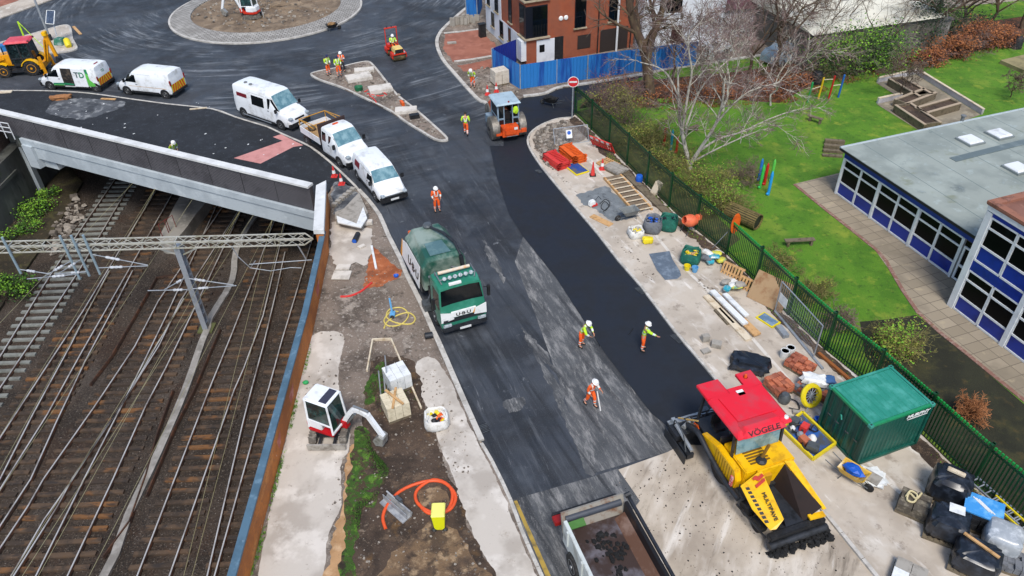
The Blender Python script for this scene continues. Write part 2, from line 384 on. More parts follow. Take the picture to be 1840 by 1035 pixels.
def kerb(px,wid=.16,z=Z1+.014,closed=False,name='kerb',side=1,n=4,world=None,m=None):
    P=world or GL(px,z);P=smooth_path(P,n,closed)
    if closed:P=P+[P[0]]
    Q=offset_line(P,wid*side);b=MB();L=[]
    # separate kerb stones: a hairline joint every 0.9 m
    acc=0;seg=[(P[0],Q[0])]
    def close(seg):
        if len(seg)<2:return
        rings=[]
        for p,q in seg:rings.append([(p.x,p.y,-.05),(q.x,q.y,-.05),(q.x,q.y,z),(p.x,p.y,z)])
        b.loft(rings)
    for i in range(1,len(P)):
        L0=(P[i]-P[i-1]).length;steps=max(1,int(L0/.3))
        for k in range(1,steps+1):
            t=k/steps;p=P[i-1].lerp(P[i],t);q=Q[i-1].lerp(Q[i],t);acc+=L0/steps
            seg.append((p,q))
            if acc>.9:
                close(seg);acc=0;d=(P[i]-P[i-1]).normalized()*.025;seg=[(p+d,q+d)]
    close(seg)
    o=b.build(name,m or KERB);o['kind']='structure';return o
# ------------------------------------------------------------------ plan of the railway cutting
ZR=-6.0      # rail tops
ZB=-6.22     # ballast
WALL_R=[(-11.16,41.33),(-10.18,35.44),(-9.65,27.6),(-9.38,14.81),(-9.1,2.0),(-8.9,-30)]   # site-side foot of the right-hand wall
BR_R,BR_L=Vector((-11.75,38.75,0)),Vector((-34.57,49.68,0))
bd_=(BR_L-BR_R).normalized()           # along the bridge, towards the left
bn_=Vector((bd_.y,-bd_.x,0))
if bn_.y<0:bn_=-bn_                   # away from the camera
LW0=G(80,341,ZB);LW1=G(2.5,429,ZB);ld_=(LW1-LW0).normalized()
LWn=LW1+ld_*40;LWf=LW0-ld_*1.2
_bl=BR_L+bd_*9
# base ground: right of the wall, beyond the bridge, left of the cutting
g=MB()
g.sheet([(x-.25,y)for x,y in WALL_R[::-1]]+[(BR_R.x+.3,BR_R.y+.3),(0,60),(0,260),(160,260),(160,-30)],-.03)
g.sheet([(BR_R.x+.3,BR_R.y+.3),(LWf.x-.6,LWf.y-.8),(-160,LWf.y-.8),(-160,260),(0,260),(0,60)],-.03)
g.sheet([(LWf.x-.6,LWf.y-.8),(LWn.x-.6,LWn.y),(-160,LWn.y),(-160,LWf.y-.8)],-.03)
struct(g.build('ground',DIRT))
g=MB();g.sheet([(-75,-30),(-5,-30),(-5,100),(-75,100)],ZB)
struct(g.build('track_bed',BALL))
# ------------------------------------------------------------------ roads
road=[(-400,60),(-60,162),(100,165),(240,180),(365,199),(462,228),(545,264),(620,327),(655,362),(700,434),(722,484),(775,594),(835,719),(879,828),(925,938),(975,1048),(1100,1280),(2000,1500),(1700,1180),(1480,913),(1320,719),(1213,592),(1115,470),(1041,378),(975,300),(951,262),(983,220),(1027,211),(1060,190),(1190,150),(1150,134),(1092,138),(1006,158),(873,182),(823,135),(788,77),(806,45),(860,5),(900,-30),(650,-70),(200,-60),(-400,-40)]
sheet('road',road,ASPH,.004)
fresh=[(975,300),(1041,378),(1115,470),(1213,592),(1320,719),(1330,760),(1260,800),(1219,798),(1206,772),(1170,742),(1130,690),(1085,632),(1060,590),(1040,562),(1000,500),(940,425),(915,385),(893,320),(880,262),(951,262),(955,275)]
sheet('road_fresh_asphalt',fresh,ASPH_D,.030)
worn=[(940,425),(1000,500),(1040,562),(1085,632),(1130,690),(1170,742),(1206,772),(1217,800),(1200,812),(1060,852),(1010,700),(960,560),(925,470)]
sheet('road_worn_lane',worn,ASPH_W,.008)
base=[(930,900),(1060,862),(1200,812),(1240,790),(1375,775),(1480,913),(1700,1180),(1900,1500),(1140,1300),(975,1048)]
sheet('road_planed_base',base,PALE,.012)
sheet('road_old_strip',[(921,898),(1060,858),(1110,842),(1150,900),(1100,960),(1010,1060),(978,1048)],ASPH_W,.016)
patch('road_worn_band',[(957,628),(968,640),(1004,690),(1020,702),(1012,716),(1048,800),(1068,848),(1056,850),(1030,790),(1000,720),(975,668)],ASPH_W,.010,n=2,jag=.07)
patch('road_worn_band',[(868,432),(878,440),(898,478),(908,502),(902,506),(885,478)],ASPH_W,.010,n=2)
patch('road_worn_band',[(935,590),(950,596),(985,640),(1004,668),(990,664),(960,630)],ASPH_W,.011,n=2)
patch('road_worn_band',[(905,722),(942,712),(948,728),(915,742)],ASPH_W,.010,n=2)
# side road in fresh asphalt behind the kerb
sheet('road_side_fresh',[(951,262),(983,220),(1027,211),(1060,190),(1180,150),(1150,136),(1092,138),(1006,158),(943,172),(905,215),(905,262)],ASPH_D,.008)
# left site, between railway wall and road
wl=[Vector((x+.0,y,0))for x,y in WALL_R]
kl=[(620,327),(641,342),(656,358),(678,387),(694,424),(716,467),(726,493),(751,543),(774,596),(782,612),(806,668),(834,733),(860,792),(881,829),(914,898),(934,953),(969,1033),(1010,1130),(1060,1250)]
site=[Vector((-11.1,41.6,Z1))]+GL(kl,Z1)+[Vector((x,y,Z1))for x,y in WALL_R[::-1][1:]]
slab('ground_left_site',None,DIRT,world=site)
patch('pavement_left_strip',[(770,640),(800,668),(832,736),(857,794),(877,829),(908,898),(930,955),(965,1036),(1010,1130),(930,1130),(890,1034),(850,960),(822,880),(808,845),(790,800),(775,750),(752,700),(745,660)],CONCL,Z1+.004,jag=.06)
patch('pavement_by_wall',[(557,605),(617,600),(613,640),(607,690),(622,740),(628,800),(612,840),(612,905),(590,960),(580,1040),(560,1130),(425,1130),(462,1035),(482,935),(505,830),(530,715)],CONCL,Z1+.004,jag=.05)
patch('soil_tan_patch',[(700,1000),(760,950),(800,930),(850,1000),(880,1060),(690,1060)],TAN,Z1+.012)
patch('soil_tan_patch',[(755,880),(790,872),(806,890),(800,912),(770,910),(752,898)],TAN,Z1+.012)
patch('soil_strip',[(668,650),(700,640),(745,650),(755,700),(772,750),(790,805),(808,850),(822,890),(850,965),(890,1036),(925,1130),(600,1130),(612,1035),(622,905),(640,840),(650,760),(660,700)],SOIL,Z1+.008)
patch('sand_edge',[(628,805),(618,850),(615,890),(600,950),(592,1000),(575,1060),(605,1090),(622,960),(626,900),(640,830),(644,800)],SAND,Z1+.012)
patch('grass_verge',[(640,770),(655,765),(668,800),(662,830),(655,850),(700,845),(690,870),(660,880),(678,895),(672,912),(645,910),(640,960),(638,1000),(630,1090),(598,1090),(615,1000),(620,940),(622,900),(628,850),(636,800)],VERGE,Z1+.02)
patch('grass_patch',[(672,660),(690,650),(688,690),(672,720),(655,725),(655,700)],VERGE,Z1+.02)
patch('red_clay',[(668,445),(680,452),(700,470),(722,485),(718,500),(700,505),(688,512),(672,514),(655,512),(660,480)],REDS,Z1+.012)
patch('pavement_pier_slab',[(597,398),(640,410),(664,412),(668,440),(660,475),(640,472),(597,474)],CONCL,Z1+.04)
kerb([(641,341),(656,357),(678,386),(694,423),(716,466),(726,492),(751,542),(774,595),(782,611),(806,667),(834,732),(860,791)],.24,name='kerb_left',n=2)
kerb([(862,797),(881,829),(914,898),(934,953),(969,1033),(1010,1130)],.14,name='kerb_left_lower',n=2)
# bridge footway between parapet and kerb
ktop=[(-60,162),(0,163),(40,163),(100,164),(160,168),(240,179),(300,187),(380,196),(420,210),(462,223),(481,229),(506,241),(556,264),(594,294),(631,329),(641,340)]
foot=GL(ktop,Z1)+[Vector((-11.1,41.6,Z1)),Vector((BR_R.x,BR_R.y,Z1))+bn_*.35,Vector((BR_L.x,BR_L.y,Z1))+bd_*16+bn_*.35]
slab('footway_on_bridge',None,ASPH_B,world=foot)
kerb(ktop,.15,name='kerb_bridge',n=3,side=1)
patch('footway_scraped_patch',[(95,180),(150,176),(225,183),(222,192),(190,203),(150,216),(110,210),(80,203)],ASPH_G,Z1+.005,n=1)
sheet('tactile_paving',[(490,246),(505,241),(545,261),(527,264),(468,294),(420,284),(508,253)],PINK,Z1+.006)
patch('footway_grey_corner',[(600,325),(620,330),(640,345),(652,362),(640,372),(600,385),(596,345)],ASPH_G,Z1+.006,n=1)
# right-hand footway (storage area) up to the fence
kr=[(1027,211),(1004,213),(983,220),(966,229),(954,240),(950,252),(955,268),(975,298),(1006,336),(1041,377),(1076,418),(1115,468),(1153,511),(1213,590),(1248,631),(1288,678),(1340,741),(1400,814),(1480,912),(1580,1034),(1700,1180)]
FB=[G(1033,208),G(1096,268),G(1151,325),G(1216,388),G(1306,461),G(1406,560),G(1481,631),G(1542,680),G(1651,781),G(1728,856),G(1840,955)]
FB.append(FB[-1]+(FB[-1]-FB[-3]).normalized()*16)
krw=GL(kr,Z1)
slab('footway_storage_area',None,CONC,world=krw+[Vector((p.x,p.y,Z1))for p in FB[::-1]])
kerb(None,.14,name='kerb_right',side=-1,n=2,world=GL(kr,Z1+.014))
patch('soil_by_fence',[(1033,209),(1096,268),(1151,325),(1216,388),(1306,461),(1406,560),(1481,631),(1542,680),(1651,781),(1728,856),(1840,955),(1800,950),(1700,870),(1640,800),(1530,692),(1470,640),(1390,565),(1290,468),(1200,392),(1140,335),(1080,275),(1022,214)],SOIL,Z1+.010,n=1)
patch('rubble_corner',[(1020,216),(985,224),(960,243),(958,258),(970,280),(985,300),(1000,290),(1010,262),(1040,255),(1060,240),(1040,222)],DIRT,Z1+.007,n=2)
patch('screed_patch',[(1035,350),(1088,333),(1095,338),(1140,380),(1145,390),(1100,398),(1075,380),(1050,368)],gmat('grey grit','#6d7376',[('#4c5154',4,.5,.62,.8),('#8c9193',2,.5,.66,.6),('#3a3d3f',14,.6,.7,.6)],bump=.5),Z1+.006,n=1)
# splitter island
isl=[(557,133),(570,127),(606,120),(640,112),(658.5,109),(669,113),(686,133),(714,168),(749,196),(780,223),(805,247),(797,252.5),(779,249),(750,232),(724,216),(699,198),(648,173),(611,156),(573,143)]
slab('splitter_island',isl,DIRT,Z1)
kerb(isl,.17,closed=True,name='kerb_island',side=1 if area2(GL(isl))>0 else-1,n=3)
# island at the top left
isl2=[(-40,82),(0,75),(63,58),(108,45),(124,45),(129,54),(131,68),(139,83),(136,88),(121,92),(90,95.5),(40,102),(-40,108)]
slab('traffic_island',isl2,DIRT if 0 else CONC,Z1)
kerb(isl2,.2,closed=True,name='kerb_traffic_island',side=1 if area2(GL(isl2))>0 else-1,n=3)
slab('footway_far_left',[(-300,70),(-100,50),(0,32),(73,6),(110,-8),(60,-14),(0,2),(-200,20)],CONC,Z1)
sheet('road_red_strip',[(-60,12),(0,12),(30,2),(60,-12),(0,-10)],REDT,Z1+.01)
# roundabout
def circ3(a,b,c):
    ax,ay,bx,by,cx,cy=a.x,a.y,b.x,b.y,c.x,c.y
    d=2*(ax*(by-cy)+bx*(cy-ay)+cx*(ay-by))
    ux=((ax*ax+ay*ay)*(by-cy)+(bx*bx+by*by)*(cy-ay)+(cx*cx+cy*cy)*(ay-by))/d
    uy=((ax*ax+ay*ay)*(cx-bx)+(bx*bx+by*by)*(ax-cx)+(cx*cx+cy*cy)*(bx-ax))/d
    return Vector((ux,uy,0)),(Vector((ux,uy,0))-Vector((ax,ay,0))).length
RC,RR=circ3(G(307,27,.1),G(480,75,.1),G(651,5,.1))
g=MB(RC and T(RC.x,RC.y,0));n=96
def ring(r,z):return[(r*math.cos(2*math.pi*k/n),r*math.sin(2*math.pi*k/n),z)for k in range(n)]
g.loft([ring(RR,-.02),ring(RR,.13),ring(RR-.2,.14)],cap=False);struct(g.build('roundabout_kerb',KERB))
g=MB(T(RC.x,RC.y,0));g.loft([ring(RR-.2,.12),ring(RR-1.9,.34),ring(RR-2.1,.34),ring(RR-2.15,.1)],cap=False);struct(g.build('roundabout_setts',SETT))
rnd=random.Random(4);g=MB(T(RC.x,RC.y,0));rr=[]
for r in(RR-2.14,RR-3,RR-4.2,RR-5.5,RR-7,RR-8.5,.5):
    rr.append([(r*math.cos(2*math.pi*k/n),r*math.sin(2*math.pi*k/n),.25+(rnd.uniform(-.08,.14)if r<RR-2.5 else 0))for k in range(n)])
g.loft(rr,cap=True,closed=True);o=g.build('roundabout_earth',gmat('sandy earth','#7c6a55',[('#5d4e3e',.4,.42,.6,.8),('#96836b',.9,.5,.66,.7),('#4a3d30',2,.56,.7,.6),('#a99b87',9,.62,.72,.5)],bump=.9,bscale=6,bd=.08),smooth=50);struct(o)
# footway by the flats, red sub base
kf=[(873,181),(863,177),(848,162),(823,134),(798,104),(788,77),(793,59),(806,44),(835,18),(860,0),(880,-20)]
kf2=[(941,173),(979,168),(1006,157),(1041,152),(1092,144),(1150,134),(1240,118),(1400,95)]
slab('footway_by_flats',kf[::-1]+[(895,187),(925,184)]+kf2+[(1400,40),(1000,20)],DIRT,Z1)
patch('footway_red',[(800,62),(860,53),(890,80),(886,101),(815,111),(797,88)],REDT,Z1+.006,n=1)
patch('footway_red_two',[(822,118),(884,106),(884,122),(835,128)],REDT,Z1+.005,n=1)
kerb(kf[::-1]+[(885,188),(910,187)],.3,name='kerb_flats',side=-1)
kerb(kf2,.3,name='kerb_flats_lower',side=1)
kerb([(798,60),(830,57),(861,53)],.3,name='edging_red_top',n=1,z=Z1+.03)
kerb([(817,111),(850,107),(884,101)],.3,name='edging_red_bottom',n=1,z=Z1+.03)
# gardens to the right of the fence
gr=[Vector((p.x+.15,p.y,0))for p in FB]
lawn=[(p.x,p.y)for p in gr]+[(60,6),(90,60),(90,86),(45,74),(25,66),(14,60),(5.3,53.5)]
b=MB();b.sheet(lawn,.012);struct(b.build('lawn',GRASS))
sheet('playground_soil',[(1545,578),(1592,574),(1646,566),(1700,605),(1780,675),(1880,760),(2100,1000),(2100,1400),(1900,1010),(1745,858),(1660,775),(1600,690),(1555,640)],DARKG,.018)
sheet('patio',[(1425,331),(1507,311),(1900,560),(2200,760),(2100,900),(1840,722),(1732,634),(1646,561),(1598,485),(1573,450),(1485,380)],PAVE,.03)
kerb([(1425,331),(1485,380),(1573,450),(1598,485),(1646,561),(1732,634),(1840,722),(2000,850)],.2,z=.045,name='brick_edging',side=1,m=mat('edging brick','#7f5c4f',.9,col2='#9a8478',scale=6),n=2)
sheet('ground_leaf_litter',[(1040,195),(1060,170),(1200,175),(1330,180),(1400,185),(1480,140),(1560,128),(1640,110),(1720,100),(1780,85),(1840,76),(1900,60),(1900,20),(1700,50),(1500,100),(1330,128),(1100,150)],LITTER,.022)
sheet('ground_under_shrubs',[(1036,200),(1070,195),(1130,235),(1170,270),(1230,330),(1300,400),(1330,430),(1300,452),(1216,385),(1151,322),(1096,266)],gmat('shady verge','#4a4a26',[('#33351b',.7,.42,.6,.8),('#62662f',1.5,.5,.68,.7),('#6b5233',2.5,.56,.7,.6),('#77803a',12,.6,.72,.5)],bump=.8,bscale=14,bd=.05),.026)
sheet('yard_beyond',[(1140,118),(1300,98),(1480,60),(1640,20),(1840,0),(2100,-40),(2000,-150),(1500,-120),(1140,40)],gmat('pale yard','#a39b92',[('#6d665e',.3,.42,.6,.8),('#a39b91',.6,.5,.68,.7),('#55504a',1.3,.58,.7,.5)],bump=.2),.016)
# ------------------------------------------------------------------ loose stones
def rubble(name,label,regions,m,count,smin,smax,z=Z1,seed=1):
    rnd=random.Random(seed);b=MB()
    for px,share in regions:
        P=GL(px,z);xs=[p.x for p in P];ys=[p.y for p in P];k=0;tries=0
        def inside(x,y):
            c=False
            for i in range(len(P)):
                a,q=P[i],P[i-1]
                if(a.y>y)!=(q.y>y)and x<(q.x-a.x)*(y-a.y)/(q.y-a.y)+a.x:c=not c
            return c
        while k<count*share and tries<20000:
            tries+=1;x,y=rnd.uniform(min(xs),max(xs)),rnd.uniform(min(ys),max(ys))
            if not inside(x,y):continue
            k+=1;s=smin+(smax-smin)*rnd.random()**3
            if rnd.random()<.5:
                Mx=T(x,y,z+s*.2)@Matrix.Rotation(rnd.uniform(0,6.3),4,'Z')@Matrix.Rotation(rnd.uniform(-.5,.5),4,'X')
                b.m=k%2;b.box(-s*.6,s*.6,-s*.45,s*.45,-s*.3,s*.3,Mx,tx=s*rnd.uniform(0,.3),ty=s*rnd.uniform(0,.25))
            else:b.m=k%2;b.blob((x,y,z+s*.15),(s*.6,s*.5,s*.4),5,4,.35,rnd=rnd)
    o=b.build(name,m);tag(o,label,'rubble',kind='stuff');return o
RUBM=[mat('pale rubble','#978f84',.9,col2='#756e64',scale=4),mat('dark rubble','#6c645b',.95,col2='#4b443c',scale=4)]
rubble("rubble","broken stone and mortar scattered over the left site ground",[([(598,480),(700,490),(770,630),(745,650),(660,650),(560,600),(572,540)],.4),([(640,850),(700,640),(760,700),(810,860),(880,1035),(620,1035)],.35),([(770,640),(830,750),(850,850),(800,850),(750,680)],.12),([(540,690),(615,620),(630,800),(600,1000),(570,1000),(610,850)],.13)],RUBM,1500,.02,.1,seed=3)
rubble('rubble','heap of broken kerb stones at the rounded end of the storage footway',[([(1015,218),(985,226),(960,243),(960,262),(985,300),(1005,290),(1005,262),(1040,250)],1)],RUBM,420,.05,.38,seed=5)
rubble('rubble','stones and scraps on the soil of the triangular splitter island',[([(575,134),(600,124),(660,113),(690,145),(740,195),(790,240),(770,240),(700,195),(640,165)],1)],RUBM,330,.04,.25,seed=6)
rubble('rubble','earth clods and stones inside the roundabout',[([(340,30),(430,52),(520,50),(600,20),(560,0),(400,0)],1)],RUBM,350,.05,.3,z=.3,seed=8)
rubble('rubble','rubble and offcuts beside the footway works near the flats',[([(835,128),(880,120),(935,165),(900,180),(860,165)],1)],RUBM,200,.04,.25,seed=9)
rubble('rubble','black asphalt crumbs trodden over the planed road base',[([(1100,870),(1240,800),(1320,900),(1500,960),(1540,1035),(1200,1035)],1)],[mat('asphalt crumb','#1d1d1f',.9),mat('pale crumb','#8a8073',.9)],500,.015,.06,z=.015,seed=10)
rubble('rubble','grit and broken slabs strewn along the storage footway',[([(1250,500),(1310,530),(1330,560),(1290,560)],.4),([(960,265),(1000,300),(1040,350),(1000,320)],.3),([(1080,400),(1130,440),(1200,520),(1160,500)],.3)],RUBM,260,.02,.12,seed=12)
# ------------------------------------------------------------------ railway walls and bridge
ORB=gmat('weathered orange brick','#c0722f',[('#96562a',.6,.42,.6,.7),('#d48c4a',1.3,.5,.68,.7,dict(s=(1,.3,1))),('#74502f',3.2,.58,.72,.5),('#8f5a38',26,.5,.66,.7,dict(s=(.3,.3,1),d=2)),('#c9b9a8',2.2,.68,.74,.6)],bump=.5,bscale=20)
BLUEC=gmat('blue grey coping','#4d6a7c',[('#3d5767',1.2,.42,.62,.7),('#6f8a9a',2.3,.55,.7,.6),('#95a6ae',6,.62,.74,.5)],rough=.6,bump=.1)
PALEC=gmat('pale cast concrete','#aeb7bb',[('#98a1a6',.5,.42,.62,.6),('#c6cdd0',.8,.55,.7,.6),('#808a90',2.4,.62,.74,.4,dict(s=(.3,.3,2)))],rough=.75,bump=.1)
WHITEC=gmat('white coping stone','#cfd0ce',[('#b7b8b6',.8,.45,.62,.7),('#e2e2df',2,.55,.7,.6)],rough=.8,bump=.1)
OLDC=gmat('old retaining concrete','#5e605c',[('#3f413d',.35,.42,.6,.9,dict(s=(1,1,.5))),('#83857f',.5,.5,.66,.7,dict(s=(1,1,.35))),('#2f3130',1.6,.56,.7,.7,dict(s=(1,1,.3),d=6)),('#4f5a35',.8,.6,.72,.5)],rough=.9,bump=.4,bscale=12)
DBRICK=brickmat('dark engineering brick','#39373c','#29282c','#6b696c',bw=.24,bh=.085,ms=.012,rot=R(25.6),stain=[('#211e24',.7,.45,.65,.5)])
DBR2=brickmat('brown wing wall brick','#6d5347','#4b3b36','#8d827a',bw=.24,bh=.085,ms=.012,stain=[('#3a2c26',.6,.45,.65,.6)])
# right-hand wall: brick with a blue coping
wr=thing('railway_wall','long orange brick wall with a blue grey coping between the tracks and the site','wall',(-9.7,20,0))
def inv(o):return Matrix.Translation(-Vector(o.location))
def strip(line,w0,w1,z0,z1,M=None):
    """wall solid along a line; offsets to the left of travel"""
    L=[Vector((x,y,0))for x,y in line];A=offset_line(L,w0);B=offset_line(L,w1);b=MB(M)
    b.loft([[(p.x,p.y,z0),(q.x,q.y,z0),(q.x,q.y,z1),(p.x,p.y,z1)]for p,q in zip(A,B)][::-1]);return b
wline=[(G(584,416,1.4).x+.02,G(584,416,1.4).y),(-9.65,27.6),(-9.38,14.81),(-9.1,2.0),(-8.9,-30)]
strip(wline,0,-.25,ZB-.3,1.33,inv(wr)).build('brick_wall',ORB,wr)
strip([(x,y)for x,y in wline],.02,-.27,1.335,1.44,inv(wr)).build('coping',BLUEC,wr)
gr_=MB(inv(wr))      # painted patches left by cleaned-off graffiti
for(px,py,w_,h_)in((521,465+60,1.6,.55),(497,745-30,1.5,.5),(492,800,1.3,.5)):
    p=G(px,py,.8);x=-9.995+.0;
    xw=-9.655+(27.6-p.y)*.02 if p.y<27.6 else-9.66-(p.y-27.6)*.056
    gr_.quad((xw+.012,p.y-w_/2,.45),(xw+.012,p.y+w_*.3,.5),(xw+.012,p.y+w_/2,.45+h_),(xw+.012,p.y-w_*.2,.4+h_))
gr_.build('painted_patch',mat('faded pink paint','#b0604e',.8,col2='#c98a7a',scale=3),wr)
# bridge
br=thing('road_bridge','grey concrete edge beam and dark brick parapet of the road bridge over the tracks','bridge',tuple(BR_R+bd_*12))
Mb=inv(br)
P0=BR_R-bd_*.0;P1=BR_L+bd_*13
def bx(b,s0,s1,n0,n1,z0,z1,zt0=None,zt1=None):
    """box in bridge coordinates: s along from the right end, n depth away from camera"""
    vs=[]
    for s_,n_ in((s0,n0),(s1,n0),(s1,n1),(s0,n1)):
        p=BR_R+bd_*s_+bn_*n_;vs.append((p.x,p.y,z0))
    for s_,n_ in((s0,n0),(s1,n0),(s1,n1),(s0,n1)):
        p=BR_R+bd_*s_+bn_*n_;vs.append((p.x,p.y,z1))
    b.add(vs,[(0,1,2,3),(7,6,5,4),(4,5,1,0),(5,6,2,1),(6,7,3,2),(7,4,0,3)])
SL=(BR_L-BR_R).length
b=MB(Mb);bx(b,0,SL+12,.03,.33,0.02,1.60);o=b.build('parapet',DBRICK,br)
b=MB(Mb)
for i in range(int((SL+12)/2.6)+1):bx(b,i*2.6,min(i*2.6+2.585,SL+12),-.07,.43,1.602,1.74)
b.build('coping',WHITEC,br)
for i in range(1,int(SL/2.6)+1):b=MB(Mb);bx(b,i*2.6-.014,i*2.6+.014,.018,.032,.03,1.59);b.build('movement_joint',mat('joint sealant','#19181b',.9),br)
b=MB(Mb);
for i in range(9):bx(b,i*2.85-.1,i*2.85+2.74,-.16,.4,-.42,.0)
b.build('ledge_panel',PALEC,br)
b=MB(Mb);bx(b,-.1,SL-.2,-.08,.5,-1.42,-.425);b.build('edge_beam',PALEC,br)
b=MB(Mb);bx(b,-2,SL+2,.5,22,-1.3,-.06);b.build('deck',OLDC,br)
b=MB(Mb)
bx(b,SL-.9,SL+.1,-.3,.6,-2.15,-.42);bx(b,SL-2.2,SL+.6,.2,1.4,-2.2,-1.45);b.build('bearing_block',PALEC,br)
# right-hand pier of the parapet, turning towards the camera
pw=[(-11.62,39.4),(-11.28,38.7),(-10.42,34.0)]
er=thing('parapet_end_wall','short orange brick return wall with a broad white coping at the bridge end','wall',(-10.9,36.6,0))
FRp,FLp,NLp,NRp=G(586,330,1.8),G(568,336,1.8),G(563,415,1.8),G(582,415,1.8)
FRp+=(FRp-NRp).normalized()*.3;FLp+=(FLp-NLp).normalized()*.1
def inset(p,q,d):return p+(q-p).normalized()*d
a0_,b0_,c0_,d0_=FRp,FLp,NLp,NRp
b=MB(inv(er));I=[inset(a0_,b0_,.08),inset(b0_,a0_,.08),inset(c0_,d0_,.08)+Vector((0,.06,0)),inset(d0_,c0_,.08)+Vector((0,.06,0))]
b.prism([(p.x,p.y)for p in I],ZB-.3,1.60);b.build('brick_wall',ORB,er)
b=MB(inv(er));b.prism([(p.x,p.y)for p in(a0_,b0_,c0_,d0_)],1.745,1.86);b.prism([(p.x,p.y)for p in(a0_,b0_,c0_,d0_)],1.602,1.743);b.build('coping',WHITEC,er)
# abutments under the deck
ab=thing('bridge_abutment','dark concrete abutment under the right end of the road bridge','wall',(-10.6,50,-3))
b=MB(inv(ab));b.prism([(-11.3,39.2),(-10.3,39.2),(-10.3,75),(-11.3,75)],ZB-.2,-.06);b.build('abutment_face',OLDC,ab)
o=MB().box(-60,-8,74,75,ZB-.3,-.06).build('tunnel_end_wall',OLDC);tag(o,'dark end wall far under the road beyond the bridge','wall')
# left retaining wall
lw=thing('retaining_wall','tall grey stained concrete retaining wall on the left of the tracks','wall',tuple(LW0))
lf=LW0-ld_*24
def lwall(b,a,c,n0,n1,z0,z1):
    nn=Vector((-ld_.y,ld_.x,0))
    if nn.x>0:nn=-nn
    vs=[]
    for p in(a+nn*n0,c+nn*n0,c+nn*n1,a+nn*n1):vs.append((p.x,p.y,z0))
    for p in(a+nn*n0,c+nn*n0,c+nn*n1,a+nn*n1):vs.append((p.x,p.y,z1))
    b.add(vs,[(3,2,1,0),(4,5,6,7),(0,1,5,4),(1,2,6,5),(2,3,7,6),(3,0,4,7)])
b=MB(inv(lw));lwall(b,LW0,LWn,0,.9,ZB-.3,-2.0);lwall(b,lf,LW0-ld_*.002,.1,.9,ZB-.3,-.1);b.build('concrete_face',OLDC,lw)
b=MB(inv(lw));lwall(b,LW0+ld_*2.2,LWn,-.12,0,-3.4,-3.15);b.build('string_course',OLDC,lw)
b=MB(inv(lw));lwall(b,LW0+ld_*.2,LW0+ld_*.75,-.25,.2,ZB,-2.1);b.build('buttress',PALEC,lw)
o=MB();lwall(o,LW0+ld_*.0,LWn,.9,3.2,-2.6,-2.05);o=o.build('planted_ledge',SOIL);tag(o,'dark soil ledge behind the top of the left retaining wall','ledge')
ww=thing('wing_wall','brown brick wing wall stepping down at the left end of the bridge','wall',tuple(LW0))
b=MB(inv(ww));lwall(b,LW0+ld_*.1,LW0+ld_*3,.9,1.4,-2.2,1.25);lwall(b,LW0+ld_*3.002,LWn,3.2,3.6,-2.2,.4);b.build('brick_wall',DBR2,ww)
b=MB(inv(ww));lwall(b,LW0+ld_*.1,LW0+ld_*3,.85,1.5,1.252,1.36);lwall(b,LW0+ld_*3.002,LWn,3.1,3.7,.402,.5);b.build('coping',WHITEC,ww)
# railing above the wing wall
rl_=thing('metal_railing','white tubular railing at the far left end of the bridge parapet','railing',tuple(G(0,235,.5)))
b=MB(inv(rl_));a0=G(14,222,1.2);a1=G(-30,215,1.2)
for z in(.5,.85,1.2):b.tube([(a0.x,a0.y,z),(a1.x,a1.y,z)],.035,6)
b.build('rail',mat('white railing','#c9ccce',.5),rl_)
for k in range(4):
    p=a0.lerp(a1,k/3);b=MB(inv(rl_));b.tube([(p.x,p.y,-.03),(p.x,p.y,1.2)],.035,6);b.build('post',_M['white railing'],rl_)
# ------------------------------------------------------------------ tracks
STEEL=mat('polished rail','#cfccc6',.35,.4,col2='#8a8078',scale=.5)
RUST=gmat('rusty rail side','#3d2a1f',[('#5d3b26',1.5,.45,.6,.8),('#241a15',4,.5,.66,.7)],bump=.1)
WOOD=gmat('timber sleeper','#3a2f25',[('#574534',.9,.45,.6,.9),('#80562c',.33,.54,.62,.7),('#282320',4,.5,.66,.8,dict(s=(.4,1,1))),('#5d452c',2.2,.58,.7,.6),('#857a6c',9,.62,.72,.5)],bump=.5,bscale=30)
CSLP=gmat('concrete sleeper','#7b7d77',[('#5b5c56',1.5,.42,.62,.8),('#989a92',3,.54,.7,.6)],bump=.3)
def yline(px):
    P=[(p.x,p.y)for p in GL(px,ZR)];P.sort(key=lambda p:p[1])
    a,q=P[0],P[1];s=(q[0]-a[0])/(q[1]-a[1]);lo=[(a[0]+s*(6-a[1]),6)]
    a,q=P[-2],P[-1];s=(q[0]-a[0])/(q[1]-a[1]);s=max(-.12,min(.12,s));hi=[(q[0]+s*(66-q[1]),66)]
    return lo+P+hi
def xat(L,y):
    for a,b_ in zip(L,L[1:]):
        if a[1]<=y<=b_[1]:return a[0]+(b_[0]-a[0])*(y-a[1])/(b_[1]-a[1])
    return L[0][0]if y<L[0][1]else L[-1][0]
def railmesh(pts,parent,shiny=True,y0=None,y1=None):
    pts=[Vector((x,y,0))for x,y in pts if(y0 is None or y>=y0)and(y1 is None or y<=y1)]
    A=offset_line(pts,.03);B=offset_line(pts,-.03);A2=offset_line(pts,.065);B2=offset_line(pts,-.065)
    b=MB(inv(parent))if parent else MB()
    b.loft([[(p.x,p.y,ZR-.035),(q.x,q.y,ZR-.035),(q.x,q.y,ZR),(p.x,p.y,ZR)]for p,q in zip(A,B)])
    b.m=1;b.loft([[(p.x,p.y,ZR-.17),(q.x,q.y,ZR-.17),(q.x,q.y,ZR-.15),(q2.x,q2.y,ZR-.036),(p2.x,p2.y,ZR-.036),(p.x,p.y,ZR-.15)]for p,q,p2,q2 in zip(A2,B2,A,B)])
    return b.build('rail',[STEEL if shiny else RUST,RUST],parent)
sl_me={}
